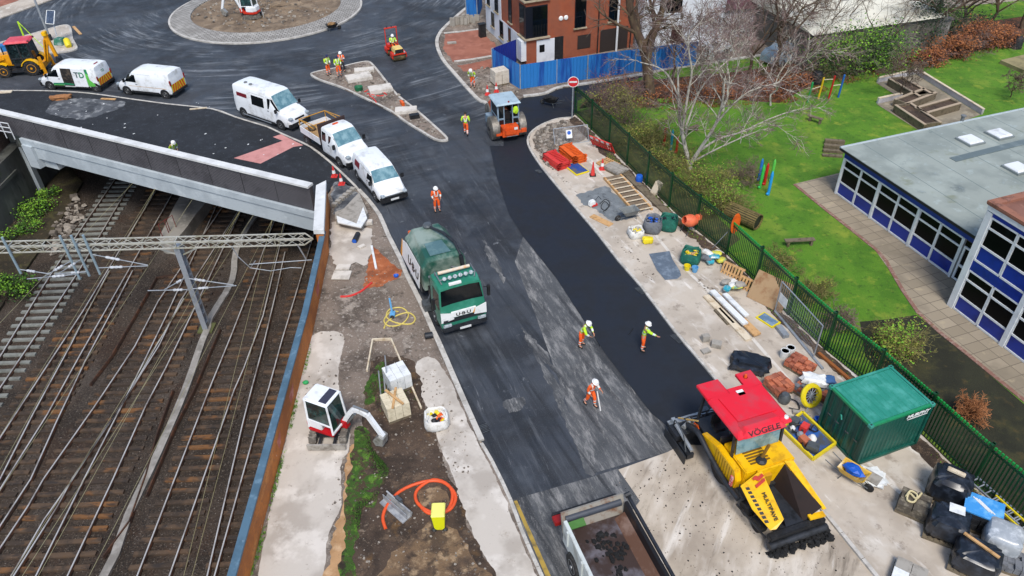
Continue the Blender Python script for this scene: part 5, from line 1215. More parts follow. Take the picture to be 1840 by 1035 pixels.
# frame, screed arm
b=MB();b.box(-2.9,.2,-.9,.9,.45,.9);b.box(.1,1.9,-.55,.55,.4,.75);b.build('chassis',CHAR,t)
for sd in(-1,1):
    b=MB();b.tube(smooth_path([(.25,sd*1.28,.75),(-.8,sd*1.3,.75),(-1.8,sd*1.32,1.0),(-2.6,sd*1.34,1.3),(-3.1,sd*1.34,1.1),(-3.6,sd*1.25,.75)],4),.11,8);b.build('tow_arm',CHAR,t,smooth=60)
    wheel(t,-wb/2,sd*.98,.62,.42,CHAR,hub=.5,tread=False)
    for x in(wb/2-.05,wb/2-.78):wheel(t,x,sd*.92,.3,.34,CHAR,hub=.4)
b=MB();b.box(-3.95,-3.3,-1.75,1.75,.06,.5);b.box(-4.15,-3.95,-1.8,1.8,.35,.42);sc=b.build('screed',CHAR,t,bevel=.02)
b=MB();b.box(-4.2,-3.96,-1.75,1.7,.44,.5);b.build('screed_step',mat('bare aluminium step','#a9adae',.4,.5,col2='#5c5a56',scale=6),sc)
b=MB();b.box(-3.9,-2.3,-2.0,-1.95,.05,.5);b.box(-3.75,-3.1,-1.95,-1.5,.52,.8);b.box(-3.0,-2.3,-1.9,-1.6,.3,.55);b.build('end_plate',CHAR,sc)
b=MB();b.tube([(-3.6,-1.72,.9),(-2.3,-1.72,.75)],.08,8);b.tube([(-3.4,-1.5,.85),(-3.6,-1.1,.8)],.1,8);b.build('ram',mat('pale ram','#b9bcbb',.3,.6),sc)
b=MB();b.tube([(-3.4,-.9,.85),(-3.1,-.9,1.0)],.14,10);b.build('gas_bottle',ORL,sc,smooth=50)
b=MB();b.bar((-4.1,-1.3,.62),(-3.2,-1.0,1.25),.05);b.build('wooden_handle',mat('pale timber','#c9a562',.7),sc)
rnd=random.Random(5)
for k in range(12):
    x,y=rnd.uniform(-4.0,-3.1),rnd.uniform(-1.7,1.5);b=MB();b.cbox((x,y,rnd.uniform(.55,.85)),(rnd.uniform(.1,.3),rnd.uniform(.1,.4),rnd.uniform(.08,.25)));b.build('screed_control',[CHAR,GRYM,_M['pale ram']][k%3],sc)
b=MB()
for k in range(9):b.tube(smooth_path([(rnd.uniform(-4.0,-3.5),rnd.uniform(-1.8,1),.6),(rnd.uniform(-3.7,-3.2),rnd.uniform(-1.5,1),1.1),(rnd.uniform(-3.2,-2.7),rnd.uniform(-1.5,1),.7)],4),.022,5)
b.build('hose',BLK,sc)
b=MB();b.tube(smooth_path([(-3.9,-1.6,.5),(-3.5,-1.85,1.3),(-2.8,-1.88,1.2),(-2.5,-1.85,.5)],4),.03,6);b.build('hand_rail',GRYM,sc)
b=MB();b.bar((-.3,-1.3,.9),(-.3,-1.3,1.4),.14,.05);b.build('red_white_marker',mat('red white marker','#c73a36',.4,col2='#e1dcd8',scale=9),t)
# hopper: two tilted wings, floor, apron
HO=mat('tarred hopper inside','#241713',.8,col2='#0d0b0b',scale=1.5)
for sd in(-1,1):
    top=[(.1,sd*.42,1.85),(.25,sd*1.3,1.55),(1.5,sd*1.25,1.2),(2.0,sd*1.05,1.1),(1.95,sd*.66,1.3)]
    # outer yellow skin: slopes from high inner edge to outer edge
    if sd<0:pts=[(0.0,-.34,1.72),(.22,-1.3,1.48),(1.1,-1.35,1.28),(1.95,-1.15,1.1),(2.0,-.95,1.12),(1.85,-.58,1.32)]
    else:pts=[(.0,.62,1.8),(.1,.95,1.8),(1.95,1.12,1.25),(1.95,.98,1.25)]
    b=MB();b.plate(pts if sd>0 else pts[::-1],.06 if sd>0 else .06);w_=b.build('hopper_wing',YEL,t)
    if sd<0:
        tm=T(.98,-.93,1.475)@frame((.99,-.06,-.24),(-.0,.97,.25))
        text('MULTIPAVE',.185,mat('dark grey lettering','#3a3320',.5),w_,T(1.3,-.8,1.44)@frame((1.7,-.15,-.42),(.05,.92,.25)),bold=.0,sx=1.12,extrude=.03)
        b=MB();M=T(.36,-.66,1.66)@frame((1.7,-.15,-.42),(.05,.92,.25))
        for q in([(-.2,.2),(-.08,.24),(.02,-.02),(-.08,-.1)],[(-.02,.22),(.1,.2),(.22,-.2),(.1,-.2)],[(-.22,-.04),(-.14,.04),(-.06,-.14),(-.16,-.2)]):b.add([M@Vector((x_,y_,.03))for x_,y_ in q][::-1],[(0,1,2,3)])
        b.build('emblem',mat('red emblem','#b5301e',.5),w_)
        b=MB();M2=T(.0,0,0)
        for k in range(9):
            u0=.35+k*.155;zz=1.50-.245*(u0-.2)*1.0+.035;yv=-1.19-.0*(k);b.add([(u0,yv,zz-.0),(u0+.1,yv,zz-.03),(u0+.14,yv+.12,zz+.0),(u0+.04,yv+.12,zz+.03)],[(0,1,2,3)])
        b.build('hazard_stripe',BLK,w_)
    s2=sd
    b=MB();b.add([(.05,s2*(.36 if sd<0 else .62),1.7),(1.88,s2*(.58 if sd<0 else .98),1.3),(1.85,s2*.35,.72),(.05,s2*.25,.72)],[(0,1,2,3)]);b.build('hopper_inside',HO,t)
b=MB();b.box(.02,1.9,-.5,.9,.7,.74);b.build('hopper_floor',HO,t)
b=MB();b.box(-.02,.06,-.5,.95,.74,1.72);b.build('hopper_back',YEL,t);b=MB();b.box(.06,.2,-.45,.05,.74,1.5);b.build('hopper_shield',mat('ochre plate','#b9880f',.5),t)
b=MB();b.box(1.85,2.1,-1.15,1.15,.55,.78);b.build('apron',BLK,t,bevel=.03)
b=MB();b.tube([(2.15,-1.2,.42),(2.15,1.2,.42)],.14,12);b.build('push_roller',CHAR,t,smooth=60)
b=MB();b.bar((1.9,-1.2,.6),(.3,-1.35,.55),.06);b.build('side_guard',CHAR,t)
b=MB();b.bar((1.9,.5,.95),(1.95,1.1,.95),.2,.08);b.build('yellow_flap',YEL,t)
rnd=random.Random(9);b=MB()
for k in range(120):
    s=rnd.uniform(.05,.13);b.blob((rnd.uniform(2.1,2.5),rnd.uniform(-1.2,1.3),rnd.uniform(0,.25)+.03),(s,s,s*.7),5,4,.3,rnd=rnd)
o=b.build('asphalt_spill',TAR);tag(o,'black asphalt spilled along the front of the paver','asphalt',kind='stuff',loc=mid,rot=a)
# ---- heavy three-wheel roller seen from behind
F_,Rr_=G(910,190),G(921,252);a=R(100)
cen=G(912,246);t=thing('road_roller','big orange roller with a grey glazed cab and a driver inside','roller',cen,R(107))
# local x forward (away from camera)
b=MB();b.lathe([(.001,-.28),(.72,-.28),(.8,-.24),(.8,.24),(.72,.28),(.001,.28)],28,T(0.1,.95,.8)@Matrix.Rotation(R(90),4,'X'));b.build('rear_drum',mat('worn steel drum','#6f6a62',.5,.5,col2='#a39c90',scale=2),t,smooth=40)
b=MB();b.lathe([(.001,-.28),(.72,-.28),(.8,-.24),(.8,.24),(.72,.28),(.001,.28)],28,T(0.1,-.95,.8)@Matrix.Rotation(R(90),4,'X'));b.build('rear_drum',_M['worn steel drum'],t,smooth=40)
b=MB();b.lathe([(.001,-.55),(.6,-.55),(.65,-.5),(.65,.5),(.6,.55),(.001,.55)],28,T(3.0,.0,.65)@Matrix.Rotation(R(90),4,'X'));b.build('front_drum',_M['worn steel drum'],t,smooth=40)
for sd in(-1,1):
    b=MB();b.lathe([(.001,0),(.14,0),(.14,.07),(.001,.08)],10,T(.1,sd*1.24,.8)@Matrix.Rotation(R(-90*sd),4,'X'));b.build('drum_hub',CHAR,t)
b=MB();b.box(-.9,-.3,-.55,.6,.45,1.15);b.box(-.95,-.9,-.35,.45,.6,1.0);b.build('rear_box',ORG,t,bevel=.04)
b=MB();b.box(-.75,-.55,-1.15,1.0,.55,.7);b.cbox((-.7,-.95,.72),(.25,.35,.25));b.build('sprinkler_bar',ORG,t)
b=MB();b.box(-.97,-.952,-.45,-.2,.95,1.12);b.build('number_plate',PLT,t)
b=MB();b.tube([(-.95,.35,.5),(-.95,-.45,.5)],.03,6);b.build('scraper',GRYM,t)
b=MB();b.side([(1.35,.6),(3.4,.6),(3.4,1.15),(2.9,1.55),(1.35,1.75)],-.45,.45);b.build('bonnet',ORG,t,bevel=.05)
b=MB();b.box(-.3,1.4,-.62,.62,.75,1.1);b.build('cab_floor',CHAR,t)
# cab frame
def fr_(b,p,q,w_=.09):b.bar(p,q,w_)
b=MB();X0,X1,Y,Z0,Z1_=-.35,1.25,.72,1.1,2.55
for y in(-Y,Y):
    fr_(b,(X0,y,Z0),(X0+.1,y,Z1_));fr_(b,(X1,y,Z0),(X1,y,Z1_));fr_(b,(X0,y,Z0),(X1,y,Z0));fr_(b,(X0+.05,y,1.6),(X1,y,1.6),.06)
    fr_(b,(X0+.02,y*.42,Z0),(X0+.1,y*.42,Z1_),.07);fr_(b,(X0+.04,y,1.55),(X0+.04,y*.42,1.55),.1);fr_(b,(X0+.02,y,1.08),(X0+.02,y*.42,1.08),.1);fr_(b,(X0+.1,y,2.5),(X0+.1,y*.42,2.5),.08)
fr_(b,(X1,-Y,Z0),(X1,Y,Z0));b.build('cab_frame',CABG,t)
for sd in(-1,1):
    b=MB();b.box(X0+.05,X0+.06,min(sd*.34,sd*.68),max(sd*.34,sd*.68),1.6,2.46);b.box(X0+.03,X0+.04,min(sd*.34,sd*.68),max(sd*.34,sd*.68),1.14,1.5);b.build('rear_window',GLS,t)
    b=MB();b.box(X0+.15,X1-.06,sd*Y-.005,sd*Y+.005,1.65,2.48);b.build('side_window',GLS,t)
    b=MB();b.box(X0,X1,sd*Y-.03,sd*Y+.03,.85,1.08);b.build('side_panel',CABG,t)
b=MB();b.box(X1-.02,X1,-.66,.66,1.3,2.48);b.build('windscreen',GLS,t)
b=MB();b.box(-.5,1.5,-.88,.88,2.56,2.68,tx=.08,ty=.08);b.build('cab_roof',mat('pale blue grey roof','#a3b7c2',.4,col2='#8ea2ad',scale=2),t,bevel=.03)
b=MB();b.lathe([(.06,0),(.06,.08),(.001,.1)],8,T(-.3,-.05,2.68));b.build('beacon',REDL,t)
b=MB();b.cbox((.4,0,1.25),(.5,.5,.25));b.cbox((.15,0,1.6),(.12,.5,.6));b.build('seat',BLK,t)
b=MB();b.box(1.4,2.0,-1.0,-.5,.5,1.1);b.box(1.4,2.0,.5,1.0,.5,1.1);b.build('step_box',CABG,t,bevel=.03)
SEAT=lambda x,z:dict(hip=(0,0,.5),waist=(-.02,0,.64),chest=(0,0,.9),neck=(.03,0,1.05),head=(.06,0,1.17),crown=(.06,0,1.29),shL=(0,.19,.99),shR=(0,-.19,.99),elL=(.12,.27,.74),elR=(.12,-.27,.74),haL=(.38,.2,.74),haR=(.38,-.2,.74),hpL=(.02,.1,.5),hpR=(.02,-.1,.5),knL=(.42,.14,.5),knR=(.42,-.14,.5),anL=(.5,.14,.1),anR=(.5,-.14,.1),toL=(.68,.15,.05),toR=(.68,-.15,.05))
person('driver in an orange jacket sitting inside the grey cab of the big roller',tuple(cen+rz(R(107))@Vector((.35,.08,.95))),R(107),top='o',pose=SEAT(0,0),seated=True)
o=MB();o.blob((0,0,0),(.05,.2,.28),10,7,.15);o=o.build('hi_vis_vest',HVY,smooth=50);tag(o,'bright green vest hanging in the rear window of the big roller cab','vest',loc=cen+rz(R(107))@Vector((-.42,-.5,2.1)),rot=R(107))
# ---- small ride-on roller
a=R(-66);cen=G(712,103);t=thing('ride_on_roller','small red tandem ride-on roller with a roll bar and a cream bonnet','roller',cen,a)
RDM=mat('red machine paint','#c8331f',.4,col2='#a62a1c',scale=3)
for x in(.78,-.78):
    b=MB();b.lathe([(.001,-.55),(.31,-.55),(.34,-.52),(.34,.52),(.31,.55),(.001,.55)],24,T(x,0,.34)@Matrix.Rotation(R(90),4,'X'));b.build('drum',mat('muddy steel drum','#4d4330',.5,.3,col2='#7a6a48',scale=3),t,smooth=40)
    b=MB()
    for sd in(-1,1):b.box(x-.38,x+.38,sd*.6-.04,sd*.6+.04,.3,.62)
    b.box(x-.42,x+.42,-.62,.62,.6,.72);b.build('drum_frame',RDM,t,bevel=.03)
b=MB();b.box(.15,1.15,-.42,.42,.72,1.12,tx=.08,ty=.06);b.build('bonnet',mat('cream bonnet','#d9bd74',.4),t,bevel=.05)
b=MB();b.box(1.06,1.18,-.36,.36,.76,1.04);b.build('grille',BLK,t,bevel=.02)
for sd in(-1,1):
    b=MB();b.lathe([(.001,.03),(.05,.02),(.06,-.03)],8,T(1.2,sd*.42,.78)@Matrix.Rotation(R(90),4,'Y'));b.build('headlight',LAMP,t)
b=MB();b.box(-.55,.15,-.4,.4,.62,.78);b.build('platform',CHAR,t)
b=MB();b.box(-1.1,-.45,-.48,.48,.72,.98);b.build('seat_console',RDM,t,bevel=.05);b=MB();b.cbox((-.5,0,1.02),(.4,.42,.1));b.cbox((-.7,0,1.2),(.08,.42,.3));b.build('seat',BLK,t)
b=MB();b.tube([(-.85,-.5,.75),(-.8,-.5,2.3)],.045,8);b.tube([(-.85,.5,.75),(-.8,.5,2.3)],.045,8);b.bar((-.8,-.55,2.3),(-.8,.55,2.3),.12,.09);b.build('roll_bar',RDM,t)
for y in(-.3,.1):
    b=MB();b.lathe([(.05,0),(.06,.1),(.001,.12)],8,T(-.8,y,2.35));b.build('beacon',CHAR,t)
b=MB();b.tube([(.05,0,.78),(-.1,0,1.15)],.03,6);b.tube([Vector((-.1+.03*math.sin(q),.17*math.cos(q),1.17+.17*math.sin(q)*.5))for q in[2*math.pi*k/12 for k in range(12)]],.018,5,closed=True);b.build('steering_wheel',BLK,t)
person('driver in a yellow jacket and white helmet riding the small red roller',tuple(cen+rz(a)@Vector((-.52,0,.52))),a,pose=SEAT(0,0),seated=True)
# ---- mini excavators
def mini_digger(name,label,cen,ah,at_,s=1.,boom=None,blade=True,body=WHT,skirt=None):
    """ah heading of the house, at_ heading of the tracks (blade side)"""
    t=thing(name,label,'excavator',cen,at_)
    skirt=skirt or mat('red skirt paint','#b5161f',.4)
    for sd in(-1,1):
        b=MB();P=[(.85,.2),(.72,.06),(-.72,.06),(-.85,.2),(-.72,.42),(.72,.42)]
        b.side([(x*s,z*s)for x,z in P],sd*.62*s-.15*s,sd*.62*s+.15*s);tr=b.build('track',mat('dusty rubber track','#5b564f',.9,col2='#8b857a',scale=5),t,bevel=.03)
        b=MB()
        for k in range(11):b.box((-.72+k*.14)*s,(-.66+k*.14)*s,(sd*.62-.16)*s,(sd*.62+.16)*s,.42*s,.45*s)
        b.build('track_pads',_M['dusty rubber track'],tr)
    b=MB();b.box(-.5*s,.5*s,-.5*s,.5*s,.2*s,.45*s);b.box(.5*s,1.0*s,-.35*s,-.25*s,.2*s,.3*s);b.box(.5*s,1.0*s,.25*s,.35*s,.2*s,.3*s);b.build('undercarriage',CHAR,t)
    if blade:
        b=MB();b.box(1.0*s,1.08*s,-.78*s,.78*s,.05,.38*s);b.build('dozer_blade',mat('pale grey blade','#a8a49c',.5,.3,col2='#7d776e',scale=3),t,bevel=.02)
    H_=rz(ah-at_)
    def bb(name,m,bev=0,**k):o=b.build(name,m,t,bevel=bev);return o
    b=MB(H_);pl=[(.6,-.62),(.6,.3),(.3,.62),(-.55,.66),(-.85,.4),(-.85,-.4),(-.55,-.66)];b.prism([(x*s,y*s)for x,y in pl],.5*s,.68*s);bb('skirt',skirt,.03)
    b=MB(H_);b.prism([(x*s,y*s)for x,y in[(.1,-.6),(.1,.6),(-.52,.64),(-.82,.38),(-.82,-.38),(-.52,-.64)]],.68*s,1.12*s);bb('engine_cover',body,.06)
    # cab on the left (y>0)... house frame: cab spans y -.6...3
    c0,c1,d0,d1=-.55,.62,-.62,.38
    b=MB(H_)
    for x,y in((c0,d0),(c1,d0),(c0,d1),(c1,d1)):b.bar((x*s,y*s,.68*s),((x*.9)*s,(y*.92+.0)*s,2.2*s),.075*s)
    for y in(d0,d1):b.bar((c0*s,y*s,1.15*s),(c1*s,y*s,1.12*s),.06*s)
    b.bar((c1*s,d0*s,.72*s),(c1*s,d1*s,.72*s),.08*s);bb('cab_frame',body)
    b=MB(H_);b.box(c0*s,.1*s,d0*s-.01,d1*s+.01,.7*s,1.13*s);bb('cab_lower_panel',body,.03)
    for nm,P in(('side_window',[(c0,d0),(c1,d0)]),('side_window',[(c1,d1),(c0,d1)]),('windscreen',[(c1,d0),(c1,d1)]),('rear_window',[(c0,d1),(c0,d0)])):
        (xa,ya),(xb,yb)=P;zl=1.15 if nm!='windscreen' else .75
        b=MB(H_);g_=.97;b.plate([(xa*g_*s,ya*g_*s,zl*s),(xb*g_*s,yb*g_*s,zl*s),(xb*.9*g_*s,yb*.92*g_*s,2.18*s),(xa*.9*g_*s,ya*.92*g_*s,2.18*s)],.008);bb(nm,mat('green tinted glass','#12292a',.08,col2='#2f5350',scale=2,spec=.9))
    b=MB(H_);b.box(-.6*s,.62*s,-.64*s,.4*s,2.2*s,2.3*s,tx=.08*s,ty=.08*s);bb('cab_roof',body,.04)
    b=MB(H_);b.box(.15*s,.5*s,-.5*s,.28*s,2.302*s,2.315*s);bb('roof_window',mat('smoked glass','#3a3a48',.2))
    # boom
    K=boom or[(.7,.75),(1.35,1.75),(2.05,1.75),(2.35,.75)]
    y0=.12*s
    P=[(K[0][0],y0/s,K[0][1]),(K[1][0],y0/s,K[1][1]),(K[2][0],y0/s,K[2][1])]
    b=MB(H_);b.box(.5*s,.85*s,y0-.14*s,y0+.14*s,.5*s,.9*s);bb('swing_bracket',skirt,.02)
    b=MB(H_);q=smooth_path([(x*s,y*s,z*s)for x,y,z in P],5)
    for m_,n_ in zip(q,q[1:]):b.bar(m_,n_+(n_-m_)*.05,.17*s,.2*s)
    bm=bb('boom',body)
    b=MB(H_);b.bar((K[2][0]*s-.1*s,y0,K[2][1]*s+.1*s),(K[3][0]*s,y0,K[3][1]*s),.15*s,.2*s);bb('dipper',body)
    b=MB(H_);b.tube([(K[0][0]*s+.1*s,y0,.7*s),((K[1][0])*s,y0,(K[1][1]-.25)*s)],.05*s,8);b.tube([(K[1][0]*s,y0,(K[1][1]+.2)*s),(K[2][0]*s,y0,(K[2][1]+.22)*s)],.05*s,8);bb('ram',mat('grey ram','#8d9092',.3,.6))
    b=MB(H_);bx_,bz_=K[3];b.side([((bx_-.08)*s,(bz_+.1)*s),((bx_+.12)*s,bz_*s),((bx_+.05)*s,(bz_-.45)*s),((bx_-.3)*s,(bz_-.55)*s),((bx_-.42)*s,(bz_-.3)*s)],y0-.2*s,y0+.2*s);bb('bucket',mat('worn bucket steel','#a5a49f',.45,.4,col2='#6d675d',scale=3),.02)
    return t
mini_digger('mini_excavator','white and red mini excavator with its arm reaching over the soil beside the pallets',Vector((-7.65,21.3,Z1)),R(-25),R(-91),1.0,boom=[(.7,.8),(1.3,1.72),(2.0,1.65),(2.5,.7)])
mini_digger('mini_excavator','red and white mini excavator working inside the roundabout',G(452,32,.25),R(170),R(20),1.05,boom=[(.7,.8),(1.2,1.9),(2.2,2.0),(2.6,.75)],skirt=RDM)
# ---- backhoe loader
cen=G(36,137)+Vector((0,.9,0));a=R(189);t=thing('backhoe_loader','yellow backhoe loader with a red cab roof cut off by the left edge','backhoe',cen,a)
YO=mat('amber machine paint','#d9960c',.4,col2='#b5760f',scale=3)
for x,r in((1.15,.52),(-1.05,.62)):
    for sd in(-1,1):wheel(t,x,sd*.88,r,.38,YO,hub=.6,tread=True)
for sd in(-1,1):
    b=MB();ss=lambda q:(-1.05+.74*math.cos(q),.62+.74*math.sin(q));b.loft([[(ss(q)[0],sd*.65,ss(q)[1]),(ss(q)[0],sd*1.1,ss(q)[1]),(-1.05+.68*math.cos(q),sd*1.1,.62+.68*math.sin(q)),(-1.05+.68*math.cos(q),sd*.65,.62+.68*math.sin(q))]for q in[R(20+14*i)for i in range(11)]]);b.build('mudguard',YEL,t)
    b=MB();b.loft([[(1.15+.62*math.cos(q),sd*.68,.55+.62*math.sin(q)),(1.15+.62*math.cos(q),sd*1.08,.55+.62*math.sin(q)),(1.15+.57*math.cos(q),sd*1.08,.55+.57*math.sin(q)),(1.15+.57*math.cos(q),sd*.68,.55+.57*math.sin(q))]for q in[R(20+14*i)for i in range(9)]]);b.build('mudguard',YEL,t)
b=MB();b.side([(.35,.75),(2.3,.75),(2.35,1.45),(2.1,1.6),(.35,1.75)],-.48,.48);bo=b.build('bonnet',YO,t,bevel=.06)
b=MB();b.tube([(.9,.35,1.65),(.88,.35,2.3)],.05,8);b.build('exhaust',CHAR,t)
b=MB();b.box(-1.9,2.2,-.4,.4,.45,.8);b.box(-.4,.7,.5,.95,.35,.55);b.box(-.4,.7,-.95,-.5,.35,.55);b.build('chassis',CHAR,t)
b=MB()
for y in(-.72,.72):
    for x in(-1.35,-.5,.35):b.bar((x,y,.95),(x*.92,y*.92,2.62),.09)
    b.bar((-1.35,y,1.4),(.35,y,1.4),.06)
b.build('cab_frame',CHAR,t)
b=MB();b.box(-1.3,.3,-.68,.68,.8,1.35);b.build('cab_floor',CHAR,t)
for y in(-.7,.7):
    b=MB();b.plate([(-1.3,y,1.0),(.3,y,1.0),(.28,y*.93,2.6),(-1.2,y*.93,2.6)],.01);b.build('side_window',mat('cab glass','#101a1c',.08,col2='#33494c',scale=3,spec=.9),t)
b=MB();b.plate([(-1.36,.68,1.3),(-1.36,-.68,1.3),(-1.26,-.62,2.6),(-1.26,.62,2.6)],.01);b.build('rear_window',_M['cab glass'],t)
b=MB();b.box(-1.5,.5,-.82,.82,2.62,2.78,tx=.12,ty=.1);b.build('cab_roof',mat('pinkish red roof','#c93644',.45,col2='#d05a62',scale=2),t,bevel=.05)
for x in(-1.4,.4):
    for y in(-.6,.6):b=MB();b.cbox((x,y,2.68),(.12,.2,.14));b.build('work_lamp',BLK,t)
for y in(-.55,.55):
    b=MB();b.bar((.9,y,1.45),(2.6,y,1.0),.14);b.bar((2.6,y,1.0),(3.1,y,.35),.12);b.build('loader_arm',YO,t)
b=MB();b.side([(3.0,.15),(3.8,.1),(3.75,.2),(3.2,.3),(3.15,.95),(3.0,.9)],-1.15,1.15);b.build('loader_bucket',YO,t)
b=MB();b.box(-2.0,-1.75,-1.1,1.1,.5,.9);b.build('rear_frame',YO,t)
for sd in(-1,1):
    b=MB();b.bar((-1.9,sd*.95,1.5),(-2.0,sd*1.05,.12),.18);b.cbox((-2.0,sd*1.05,.06),(.4,.3,.08));b.build('stabiliser',YO,t)
b=MB();b.bar((-2.0,.0,.8),(-2.75,-.0,3.0),.22,.3);b.bar((-2.0,.2,.9),(-2.5,.2,2.6),.1);b.build('rear_boom',YO,t)
b=MB();b.bar((-2.7,0,3.0),(-2.9,.0,1.1),.2,.25);b.build('dipper',YO,t);b=MB();b.cbox((-2.65,0,3.05),(.35,.5,.35));b.build('boom_joint',YEL,t,bevel=.05)
b=MB();b.side([(-2.9,1.2),(-2.75,.6),(-2.95,.3),(-3.25,.5),(-3.15,1.05)],-.3,.3);b.build('rear_bucket',CHAR,t,bevel=.03)
o=MB();o.box(-.4,.4,-.3,.3,0,.55);o.box(-.45,.45,-.35,.35,.55,.62);o=o.build('blue_box',mat('blue plastic box','#1d6fae',.5));tag(o,'blue plastic box behind the backhoe bonnet','box',loc=G(14,92,Z1),rot=.2)
# ---- green shipping container
D_,A_,C_=G(1535.8,838.5),G(1468,770.7),G(1641.3,799.5);u=(C_-D_);Lc=u.length;u.normalize();ac=math.atan2(u.y,u.x);Wc=2.18;Hc=2.3
t=thing('storage_container','small green corrugated storage container beside the palisade fence','container',D_+Vector((0,0,Z1)),ac)
GC=mat('green container paint','#0a4a3f',.4,col2='#13594c',scale=1.2);GCR=mat('green container roof','#27826f',.45,col2='#46998a',scale=1.6);GCE=mat('bright green rail','#1c8556',.4)
def corr(b,L,z0,z1,M,depth=.035,pitch=.2):
    """corrugated sheet in the local x,z plane"""
    xs=[];x=0
    while x<L:xs+=[(x,0),(x+pitch*.3,0),(x+pitch*.5,-depth),(x+pitch*.8,-depth)];x+=pitch
    xs=[(min(x_,L),y_)for x_,y_ in xs]+[(L,0)]
    vs=[M@Vector((x_,y_,z))for z in(z0,z1)for x_,y_ in xs];n=len(xs);b.add(vs,[(i,i+1,n+i+1,n+i)for i in range(n-1)])
b=MB();corr(b,Lc-.1,.12,Hc-.1,T(.05,0.02,0)@Matrix.Diagonal((1,-1,1,1)));b.build('side_wall',GC,t)
b=MB();corr(b,Lc-.1,.12,Hc-.1,T(.05,Wc-.02,0));b.build('side_wall',GC,t)
b=MB();corr(b,Wc-.1,.12,Hc-.1,T(Lc-.02,.05,0)@rz(R(90))@Matrix.Diagonal((1,1,1,1)));b.build('end_wall',GC,t)
b=MB();X=Matrix(((0,0,1,0),(1,0,0,0),(0,1,0,0),(0,0,0,1)))
xs=[];x=0
while x<Lc-.16:xs+=[(x,0),(x+.17,0),(x+.2,-.03),(x+.24,-.03),];x+=.27
vs=[(.08+min(x_,Lc-.16),y,Hc-.02+z_)for y in(.08,Wc-.08)for x_,z_ in xs];n=len(xs);b.add(vs,[(i,i+1,n+i+1,n+i)for i in range(n-1)]);b.build('roof',GCR,t)
b=MB();b.box(.02,Lc-.02,.03,Wc-.03,Hc-.12,Hc-.06);b.build('roof_underlay',GCR,t)
for(p,q,m_)in(((0,0),(Lc,0),GCE),((0,Wc),(Lc,Wc),GCR),((0,0),(0,Wc),GCE),((Lc,0),(Lc,Wc),GCR)):
    b=MB();b.bar((p[0],p[1],Hc-.06),(q[0],q[1],Hc-.06),.1);b.build('top_rail',m_,t)
    b=MB();b.bar((p[0],p[1],.07),(q[0],q[1],.07),.12);b.build('bottom_rail',GC,t)
for x,y in((0,0),(Lc,0),(0,Wc),(Lc,Wc)):
    b=MB();b.box(x-.06,x+.06,y-.06,y+.06,.0,Hc-.02);b.build('corner_post',GC,t)
    b=MB();b.box(x-.09,x+.09,y-.08,y+.08,Hc-.12,Hc+.02);c_=b.build('corner_casting',GCR,t,bevel=.01);b=MB();b.box(x-.04,x+.04,y-.03,y+.03,Hc+.021,Hc+.023);b.build('casting_hole',BLK,c_)
for k in range(2):
    y0,y1=.08+k*(Wc-.16)/2,.08+(k+1)*(Wc-.16)/2-.01;b=MB()
    corr(b,y1-y0,.16,Hc-.14,T(.0,y1,0)@rz(R(-90)),depth=.03,pitch=.36);dr=b.build('door',mat('dark green door paint','#08443a',.45,col2='#0f5548',scale=1.5),t)
    for q in(.3,.75):
        b=MB();b.tube([(-.05,y0+(y1-y0)*q,.15),(-.05,y0+(y1-y0)*q,Hc-.12)],.02,6);b.build('locking_bar',_M['dark green door paint'],dr)
        b=MB();b.box(-.07,-.045,y0+(y1-y0)*q-.1,y0+(y1-y0)*q+.08,1.05,1.1);b.build('door_handle',GRYM,dr)
b=MB();b.plate([(-.045,1.35,1.55),(-.045,1.25,1.35),(-.045,1.2,1.38),(-.045,1.28,1.58)],.01);b.build('pale_sticker',mat('turquoise mark','#4fc3a8',.5),t)
text('MURPHY',.24,WSTR,t,T(Lc-.62,-.05,Hc-.27)@frame((1,0,0),(.25,0,1)),bold=.012,sx=1.15)
b=MB();b.box(Lc-1.1,Lc-.12,-.045,-.04,Hc-.46,Hc-.41);b.build('white_stripe',WSTR,t)
# ------------------------------------------------------------------ school
SBLU=mat('royal blue panel','#12308f',.35,col2='#0d2676',scale=1);SWH=mat('white window frame','#d9dcdd',.4);SGL=mat('dark school window','#05070a',.3,col2='#12171a',scale=1.1,lo=.55,hi=.7,spec=.12)
ROOF=gmat('grey green roof felt','#939a92',[('#79817b',.3,.42,.62,.7),('#a0a8a0',.5,.5,.68,.6),('#6f7352',.45,.6,.72,.65),('#4b5657',.8,.6,.74,.7,dict(d=6)),('#a9b5b3',1.6,.6,.72,.5),('#56605f',14,.03,.0,.0)],rough=.6,bump=.1)
RRED=gmat('red brown gravel roof','#81594b',[('#6a463a',.6,.42,.6,.8),('#9b7565',2,.55,.7,.5)],rough=.9,bump=.3)
S0=Vector((19.69,39.27,.03));se=math.atan2(-.947,.321);LEN=10.76
# local frame: x along the facade, y towards the building (away from the playground)
def facade(t,L,z0,M,bays,rows,door=False):
    """rows of glazed bays: blue panel, window and top light; bays = list of (x0, x1, wide post)"""
    for(zb)in rows:
        x=0
        for(x0,x1)in bays:
            b=MB(M);b.box(x0+.05,x1-.05,-.02,.03,zb+.12,zb+.82);b.build('blue_panel',SBLU,t)
            b=MB(M);b.box(x0+.05,x1-.05,-.01,.0,zb+.9,zb+1.78);w_=b.build('window',SGL,t);b=MB(M);b.box(x0+.05,x1-.05,-.01,.0,zb+1.86,zb+2.28);b.build('top_light',SGL,w_)
            b=MB(M)
            for z in(.06,.86,1.82,2.33):b.box(x0,x1,-.06,.06,zb+z-.045,zb+z+.045)
            b.box(x0-.035,x0+.035,-.058,.058,zb+.1,zb+2.3);b.box(x1-.035,x1+.035,-.058,.058,zb+.1,zb+2.3);b.build('window_frame',SWH,t)
low=thing('school_building','single storey school wing with blue panels and a large grey green flat roof','school',S0,se)
